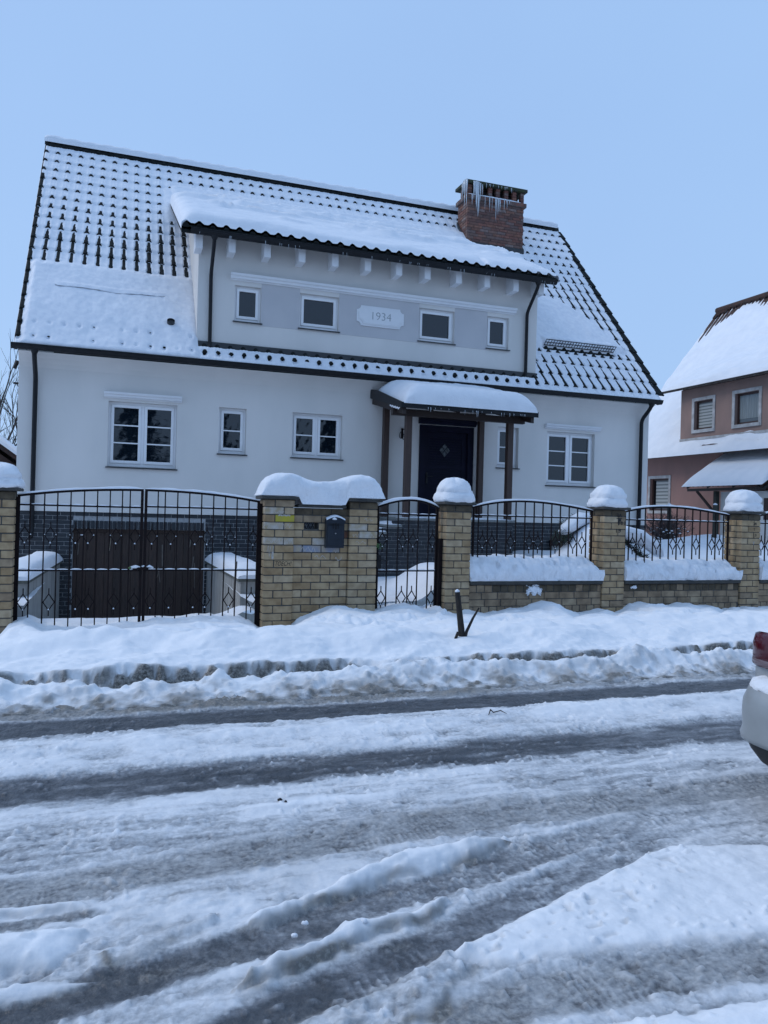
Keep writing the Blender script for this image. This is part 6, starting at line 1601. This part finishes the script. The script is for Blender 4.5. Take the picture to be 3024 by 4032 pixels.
nwindow(*DWN[0], 'blind', DX_); nwindow(*DWN[1], 'curtain', DX_); nwindow(*LWN, 'roller')
m = MB()
slab(m, [(17.30, NY0 - .2, 3.72), (NRX, NY0 - .2, NRZ), (NRX, NY1 + .05, NRZ), (17.30, NY1 + .05, 3.72)], .08)
slab(m, [(26.7, NY0 - .2, 3.72), (NRX, NY0 - .2, NRZ), (NRX, NY1 + .05, NRZ), (26.7, NY1 + .05, 3.72)], .08)
nroof = m.build('roof', 'rust_tile', nb)
m = MB(); slab(m, [(17.18, 13.8, 5.81), (20.45, 13.8, 7.74), (20.45, 21.2, 7.74), (17.18, 21.2, 5.81)], .10); m.build('dormer_roof', 'nb_fascia', nb)
for k in range(40):                                      # bare rusty tiles near the ridge corner
    y = 20.0 + k * .1; L = .10 + .40 * max(0, (y - 23.1) / .9) + .06 * math.sin(k * 1.7)
    MB().tube([(NRX - .02, y, NRZ + .045), (NRX - .02 - L * .62, y, NRZ + .045 - L * .62 * NSL)], [.05, .045], 6).build('ridge_roll', 'rust_tile', nroof)
MB().tube([(NRX, NY0 - .2, NRZ + .05), (NRX, NY1 + .07, NRZ + .05)], .12, 8).build('ridge', 'rust_tile', nroof)
MB().box(17.27, 17.33, NY0 - .2, NY1 + .05, 3.60, 3.69).build('gutter_board', 'nb_fascia', nroof)
MB().box(17.95, 18.0, 19.0, 19.2, 3.1, 3.7).build('bracket', 'nb_fascia', nroof)
# its snow
xs = np.linspace(17.22, 21.97, 90); ys = np.linspace(NY0 - .22, NY1 + .08, 180); X, Y = np.meshgrid(xs, ys)
n1 = fbm(X * .7, Y * .5, 801, 4); n2 = fbm(X * 3, Y * 2.2, 802, 4)
H = .13 + .05 * n1 + .035 * n2 + .03 * (1 - 2 * np.abs(np.sin((X * 1.6 + Y * .3 + 1.2 * n1) * 2.6)))
bare = sst(21.45, 21.95, X + .35 * fbm(Y * 1.3, Y * 0, 803, 3)) + sst(22.6, 24.0, Y) * sst(20.4, 21.4, X)
H = H * (1 - .8 * np.clip(bare, 0, 1)) - .07 * np.clip(bare, 0, 1) * (.5 + .5 * np.sin(Y * 2 * math.pi / .1))
H = H * np.clip((X - 17.22) / .12, 0, 1) ** .5 * np.clip((NY1 + .08 - Y) / .12, 0, 1) ** .5
gul = np.exp(-((X - 17.45) / .05) ** 2) * sst(.45, .6, vn(Y * 1.2, Y * 0, 804)); H = H - .10 * gul
Z = 3.72 + NSL * (X - 17.30) + H - .01
big_grid('roof_snow', X, Y, Z, 'snow', label='deep wind rippled snow on the pink house roof', cat='snow')
xs = np.linspace(17.12, 21.0, 70); ys = np.linspace(13.8, 21.27, 140); X, Y = np.meshgrid(xs, ys)
n1 = fbm(X * .8, Y * .5, 811, 4); n2 = fbm(X * 2.5, Y * 1.6, 812, 4)
zd = 5.81 + (7.74 - 5.81) / (20.45 - 17.18) * (X - 17.18)
H = (.15 + .05 * n1 + .03 * n2 + .035 * (1 - 2 * np.abs(np.sin((X * 1.4 + Y * .25 + 1.2 * n1) * 2.6)))) * np.clip((X - 17.12) / .15, 0, 1) ** .5 * np.clip((21.27 - Y) / .5, 0, 1) ** .6
Z = zd + H - .6 * sst(20.3, 21.0, X)
big_grid('dormer_snow', X, Y, Z, 'snow', label='snow sheet on the dormer roof of the pink house', cat='snow')
# neighbour's lean-to canopy and white entrance wall
nc = thing('entrance_canopy', (17.3, 18, .8), 'corrugated lean-to canopy on the side of the pink house', 'canopy')
P = []
for x, z in ((16.58, 2.555), (18.02, 3.47)):
    P.append([(x, 16.3 + 3.05 * k / 90, z + .022 * math.sin(k * 2 * math.pi / 6)) for k in range(91)])
MB().grid(P).build('corrugated_sheet', 'car_black', nc)
for y in (16.5, 17.4, 18.4, 19.25): MB().prism([(16.66, 2.50), (17.98, 3.34), (17.98, 3.42), (16.66, 2.58)], 'y', y - .03, y + .03).build('rafter', 'beam_wood', nc)
MB().box(16.70, 16.76, 16.3, 19.3, 2.42, 2.50).build('beam', 'beam_wood', nc)
MB().box(16.86, 16.98, 18.25, 18.37, .5, 2.42).build('post', 'green_post', nc)
MB().tube([(16.72, 18.9, 2.42), (16.92, 18.34, 1.75)], .045, 4).build('brace', 'beam_wood', nc)
MB().prism([(16.60, 2.46), (18.0, 3.35), (18.0, 2.62), (17.2, 2.50)], 'y', 16.28, 16.34).build('gable_board', 'car_black', nc)
ew = thing('entrance_wall', (17.2, 17, .5), 'whitewashed entrance wall with a small dark window under the lean-to', 'wall')
MB().box(17.0, 17.95, 15.2, 18.22, .3, 2.40).build('wall_body', 'stucco', ew)
MB().box(16.985, 16.999, 16.25, 16.6, 1.6, 2.2).build('window', 'nb_frame', ew)
lt = thing('lantern', (16.93, 17.15, 2.0), 'small black lantern on the whitewashed entrance wall', 'lamp')
m = MB(); m.tube([(16.93, 17.15, 2.02), (16.93, 17.15, 2.17)], [.05, .065], 6); m.tube([(16.93, 17.15, 2.17), (16.93, 17.15, 2.27)], [.10, .005], 6); m.build('head', 'car_black', lt); MB().bar((16.93, 17.15, 2.2), (17.0, 17.15, 2.2), .02).build('arm', 'car_black', lt)
xs = np.linspace(16.55, 17.98, 40); ys = np.linspace(16.25, 19.40, 110); X, Y = np.meshgrid(xs, ys)
H = (.21 + .03 * fbm(X * 2, Y * 1.4, 821, 3)) * (1 - (1 - np.clip((X - 16.55) / .35, 0, 1)) ** 2) ** .6 * (1 - (1 - np.clip((19.40 - Y) / .45, 0, 1)) ** 2) ** .6 * (1 - (1 - np.clip((Y - 16.25) / .2, 0, 1)) ** 2) ** .6
Z = 2.575 + .6354 * (X - 16.58) + H
big_grid('canopy_snow', X, Y, Z, 'snow', label='smooth snow blanket on the lean-to canopy of the pink house', cat='snow')

# ================================================================== FAR LEFT
bh = thing('house', (-4.3, 26, 0), 'low brown gabled house under snow, behind the driveway end pier', 'house')
m = MB(); m.prism([(-6.2, 0), (-2.35, 0), (-2.35, 2.45), (-4.3, 3.85), (-6.2, 2.45)], 'y', 22.05, 28); m.build('wall', 'brown_wall', bh)
m = MB(); m.prism([(-2.28, 2.52), (-4.3, 4.0), (-6.3, 2.52), (-6.3, 2.62), (-4.3, 4.13), (-2.22, 2.60)], 'y', 21.9, 28.1); m.build('roof', 'rust_tile', bh)
m = MB(); m.box(-6.3, -2.25, 21.3, 22.04, 2.28, 2.36); m.build('porch_roof', 'car_black', bh)
m = MB(); m.prism([(-2.20, 2.60), (-2.22, 2.70), (-4.3, 4.30), (-6.3, 2.72), (-6.3, 2.63), (-4.3, 4.135)], 'y', 21.85, 28.12); m.build('roof_snow', 'snow', smooth=False, label='snow on the low brown gabled house', cat='snow')
pad(-6.3, -2.22, 21.25, 22.0, 2.362, .16, 9, 'porch_snow', 'long roll of snow on the low brown house porch', 40, 12)
pk = thing('pointed_conifer', (-4.45, 30, 0), 'tall narrow pointed dark conifer behind the low brown house', 'tree')
rs = random.Random(33)
MB().tube([(-4.2, 30, 0), (-4.2, 30, 1.5)], .12, 8).build('trunk', 'bark', pk)
m = MB()
for k in range(2600):
    t = rs.random() ** .8; z = .6 + 5.4 * t; r = .62 * (1 - t) ** .9 * rs.random() ** .4 + .01; a = rs.uniform(0, 6.28)
    p = Vector((-4.2 + r * math.cos(a), 30 + r * math.sin(a), z)); d = Vector((math.cos(a) * .5, math.sin(a) * .5, .9)) * .2; w = Vector((-math.sin(a), math.cos(a), 0)) * .05
    m.add([p - w, p + w, p + d], [(0, 1, 2)])
m.build('crown', 'conifer', pk)
def bare_tree(loc, h, seed, label, group=None, spread=.55, depth=5):
    rs = random.Random(seed); o = thing('bare_tree', loc, label, 'tree', group); L = Vector(loc)
    tr = MB(); cr_ = MB()
    def grow(p, d, l, r, lv):
        pts = [p]; q = p; dd = d
        for s in range(4):
            dd = (dd + Vector((rs.gauss(0, .09), rs.gauss(0, .09), .05 + rs.gauss(0, .05)))).normalized(); q = q + dd * l / 4; pts.append(q)
        (tr if lv == 0 else cr_).tube(pts, [r, r * .9, r * .8, r * .72, r * .62], 5 if lv < 2 else 3, cap=False)
        if lv >= depth: return
        n = 3 if lv < 2 else rs.choice((2, 3))
        for k in range(n):
            f_ = rs.uniform(.45, 1.0) if k else 1.0; a = rs.uniform(0, 6.28); sp_ = spread * (.35 if k == 0 else 1.0)
            u = dd.orthogonal().normalized(); w = dd.cross(u)
            nd_ = (dd + (u * math.cos(a) + w * math.sin(a)) * rs.uniform(.6, 1.2) * sp_ + Vector((0, 0, .12))).normalized()
            idx = min(4, max(1, int(f_ * 4)))
            grow(pts[idx], nd_, l * rs.uniform(.62, .82), r * .60, lv + 1)
    grow(L, Vector((rs.gauss(0, .03), rs.gauss(0, .03), 1)), h * .30, h * .018, 0)
    tr.build('trunk', 'bark', o); cr_.build('crown', 'bark', o)
    return o
bare_tree((-5.6, 40, 0), 9.6, 11, 'leafless tree with fine twigs rising behind the low brown house', None, depth=6)
bare_tree((-4.2, 44, 0), 8.4, 17, 'slender leafless tree close to the white house gable', None, depth=6)
bare_tree((-8.2, 42, 0), 10.0, 25, 'leafless tree farther left behind the pointed conifer', None)
bare_tree((30.6, 28.2, 0), 14.6, 31, 'leafless tree whose top twigs show above the pink house ridge', None, spread=.28, depth=5)

# trees across the street (they show as dark reflections in the ground floor panes)
rs = random.Random(41)
for i in range(9):
    x = -9 + i * 3.4 + rs.uniform(-.5, .5); hgt = rs.uniform(7.5, 9.0); y = -9.5 + rs.uniform(-1, 1)
    o = thing('spruce_tree', (x, y, 0), 'tall dark spruce in the row across the street', 'tree', 'spruces across the street')
    MB().tube([(x, y, -.1), (x, y, hgt * .9)], [.18, .03], 7).build('trunk', 'bark', o)
    m = MB()
    for k in range(900):
        t = rs.random(); z = .5 + (hgt - .5) * t; r = 2.1 * (1 - t) ** .8 * (.35 + .65 * rs.random()); a = rs.uniform(0, 6.28)
        p = Vector((x + r * math.cos(a), y + r * math.sin(a), z)); d = Vector((math.cos(a), math.sin(a), -.35)) * .55; w = Vector((-math.sin(a), math.cos(a), .2)) * .22
        m.add([p - d * .5 - w, p - d * .5 + w, p + d], [(0, 1, 2)])
    m.build('crown', 'conifer', o)

# ================================================================== PARKED CAR
car = thing('parked_car', (5.3, 2.56, 0), 'silver parked car with a dirty snowy rear bumper', 'car')
CYc = 2.555
def ring(x, hw, zb, zt, n=28, p=3.2, lean=.0):
    out = []
    for k in range(n):
        a = 2 * math.pi * k / n; c, s = math.cos(a), math.sin(a); sup = (abs(c) ** p + abs(s) ** p) ** (-1 / p)
        z = (zb + zt) / 2 + (zt - zb) / 2 * sup * s; y = hw * sup * c * (1 - lean * max(0, s))
        out.append((x, CYc + y, z))
    return out
st_ = [(3.335, .62, .58, .90), (3.345, .70, .52, .935), (3.38, .775, .42, .955), (3.45, .825, .34, .97), (3.60, .855, .27, .985), (4.0, .865, .24, .99), (5.0, .87, .22, .96), (6.2, .865, .22, .95), (7.0, .85, .24, .86), (7.4, .80, .30, .76), (7.55, .70, .36, .66)]
m = MB(); R_ = [ring(*s) for s in st_]; m.grid([r + [r[0]] for r in R_]); m.add(R_[0], [list(range(28))]); m.add(R_[-1], [list(range(28))])
m.build('body', 'car_paint', car, smooth=True)
gh = [(4.0, .70, .98), (4.55, .60, 1.38), (5.0, .59, 1.43), (5.5, .60, 1.41), (6.25, .70, .95)]
m = MB(); P = []
for x, w, z in gh: P.append([(x, CYc - .76, .94), (x, CYc - w, z - .03), (x, CYc - w + .08, z), (x, CYc + w - .08, z), (x, CYc + w, z - .03), (x, CYc + .76, .94)])
m.grid(P); m.build('cabin', 'car_glass', car, smooth=False)
m = MB(); m.grid([[(x, CYc - w + .02, z + .006), (x, CYc, z + .02), (x, CYc + w - .02, z + .006)] for x, w, z in gh[1:4]]); m.build('roof_panel', 'car_paint', car, smooth=True)
# rear bumper wrapping round the corner
def wrap(off, z, n=9):
    hw = .845; r = .26; xr = 3.215; pts = []
    pts += [(4.05, CYc - hw - .02)]
    for k in range(n): a = math.pi / 2 * k / (n - 1); pts.append((xr + r - r * math.sin(a), CYc - hw + r - r * math.cos(a)))
    for k in range(1, 6): pts.append((xr - .02 * math.sin(math.pi * k / 6), CYc - hw + r + (2 * hw - 2 * r) * k / 6))
    for k in range(n): a = math.pi / 2 * (1 - k / (n - 1)); pts.append((xr + r - r * math.sin(a), CYc + hw - r + r * math.cos(a)))
    pts += [(4.05, CYc + hw + .02)]
    cxx, cyy = 4.2, CYc
    out = []
    for i, (x, y) in enumerate(pts):
        dx, dy = cxx - x, cyy - y; l = math.hypot(dx, dy); out.append((x + dx / l * off, y + dy / l * off, z))
    return out
m = MB(); m.grid([wrap(.16, .665), wrap(.07, .66), wrap(.025, .63), wrap(.0, .57), wrap(-.004, .50), wrap(.0, .42), wrap(-.012, .385), wrap(-.008, .36), wrap(.05, .335)]); m.build('bumper', 'car_paint', car, smooth=True)
m = MB(); m.grid([wrap(.012, .37), wrap(.04, .31), wrap(.09, .245), wrap(.16, .205), wrap(.5, .20)]); m.build('bumper_skirt', 'car_black', car, smooth=True)
m = MB(); m.grid([wrap(.135, .685), wrap(.125, .665)]); m.build('shut_line', 'car_black', car)
def lamp(side):
    def q(off, z, y0, y1, n=10):
        hw = .835; r = .20; xr = 3.325; row = []
        for k in range(n):
            t = k / (n - 1); s = t * 1.0
            if s < .55:
                a = math.pi / 2 * (s / .55); x = xr + r - r * math.sin(a); y = hw - r + r * math.cos(a)
            else:
                x = xr - .002; y = hw - r - (s - .55) / .45 * .22
            row.append((x - off * .8, CYc + side * (y + off * .6), z))
        return row
    m = MB(); m.grid([q(-.03, .742, 0, 0), q(.012, .748, 0, 0), q(.02, .80, 0, 0), q(.02, .87, 0, 0), q(.008, .915, 0, 0), q(-.05, .935, 0, 0)]); o = m.build('tail_lamp', 'lamp_red', car, smooth=True)
    m = MB(); m.grid([q(.016, .752, 0, 0), q(.0225, .762, 0, 0), q(.0225, .780, 0, 0), q(.019, .788, 0, 0)]); m.build('reflector_strip', 'lamp_dark', o, smooth=True)
lamp(1); lamp(-1)
MB().box(3.312, 3.334, CYc - .27, CYc + .27, .735, .85).build('number_plate', 'trim', car, bevel=.004)
m = MB()
for s_ in (-1, 1): m.box(3.322, 3.336, CYc + s_ * .50 - .004, CYc + s_ * .50 + .004, .70, .92)
m.box(3.318, 3.336, CYc - .50, CYc + .50, .692, .70); m.build('boot_seam', 'car_black', car)
for x in (4.15, 6.75):
    for s in (-1, 1):
        w_ = thing_w = MB(); y = CYc + s * .78
        prof = [(.12, -.08), (.22, -.10), (.29, -.095), (.31, -.07), (.31, .07), (.29, .095), (.22, .10), (.12, .08)]
        P = [[(x + r * math.cos(a), y + o_, .305 + r * math.sin(a)) for r, o_ in prof] for a in [2 * math.pi * k / 20 for k in range(21)]]
        w_.grid(P); wo = w_.build('wheel', 'tyre', car, smooth=True)
        MB().tube([(x, y - .085, .305), (x, y + .085, .305)], .20, 16).build('rim', 'steel', wo)
m = MB(); xs = wrap(.12, .668); P = [wrap(.185, .665), wrap(.15, .70), wrap(.09, .70), wrap(.045, .672), wrap(.03, .642), wrap(.035, .632)]
P = [[(x, y, z + .008 * math.sin(i * 3.1 + k * 1.7)) for i, (x, y, z) in enumerate(r)] for k, r in enumerate(P)]
m.grid(P); m.build('bumper_snow', 'snow', smooth=True, label='snow lying on the shelf of the silver car rear bumper', cat='snow')
pad(3.37, 4.0, CYc - .74, CYc + .79, .935, .06, 12, 'boot_snow', 'snow on the boot lid of the silver car', 14, 24)
pad(4.6, 5.5, CYc - .56, CYc + .56, 1.435, .07, 13, 'roof_snow', 'snow on the roof of the silver car', 14, 18)

# ================================================================== LOOSE LUMPS ON THE ROAD
def lump(c, r, seed, mtl, name, label, group=None, cat='snow lump'):
    m = MB(); n = 10; P = []
    for j in range(7):
        ph = math.pi * j / 6; row = []
        for k in range(n + 1):
            a = 2 * math.pi * (k % n) / n; d = (math.sin(ph) * math.cos(a), math.sin(ph) * math.sin(a), math.cos(ph))
            nz = 1 + .45 * float(fbm(np.array([d[0] * 1.7 + seed]), np.array([d[1] * 1.7 + d[2]]), 900 + seed, 3)[0])
            row.append((c[0] + r * d[0] * nz * 1.2, c[1] + r * d[1] * nz, c[2] + r * .75 * d[2] * nz))
        P.append(row)
    m.grid(P); return m.build(name, mtl, smooth=True, label=label, cat=cat, group=group)
rs = random.Random(77)
lump((.70, 2.735, .02), .011, 1, 'snow', 'snow_lump', 'small white snow ball in the wheel rut', 'white snow balls in the rut')
lump((.645, 2.665, .02), .010, 2, 'snow', 'snow_lump', 'small white snow ball in the wheel rut', 'white snow balls in the rut')
None and lump((1.01, 2.79, .075), .013, 3, 'snow', 'snow_lump', 'white snow ball on the crest of the ridge', None)
lump((.90, 2.655, .038), .012, 9, 'snow', 'snow_lump', 'rounded snow knob on top of the ploughed ridge', None)
for i, (x, y) in enumerate(((.86, 3.96), (.885, 3.93))):
    lump((x, y, .012), .011 - .004 * i, 50 + i, 'marker', 'dark_crumb', 'dark crumb of debris lying on the packed snow', 'dark crumbs on the road', 'debris')
m = MB(); m.tube([(.60, 3.235, .03), (.628, 3.25, .032)], .005, 8); m.build('cigarette_end', 'chalk', label='pale cigarette end lying on trampled slush', cat='cigarette end')
fb = thing('fallen_twig', (2.75, 5.12, .05), 'short curled dark twig lying on the snow strip between wheel tracks', 'twig')
MB().tube([(2.66, 5.10, .05), (2.68, 5.11, .085), (2.71, 5.12, .06), (2.77, 5.12, .07), (2.81, 5.10, .05)], [.003, .006, .005, .004, .002], 5).build('stem', 'bark', fb)
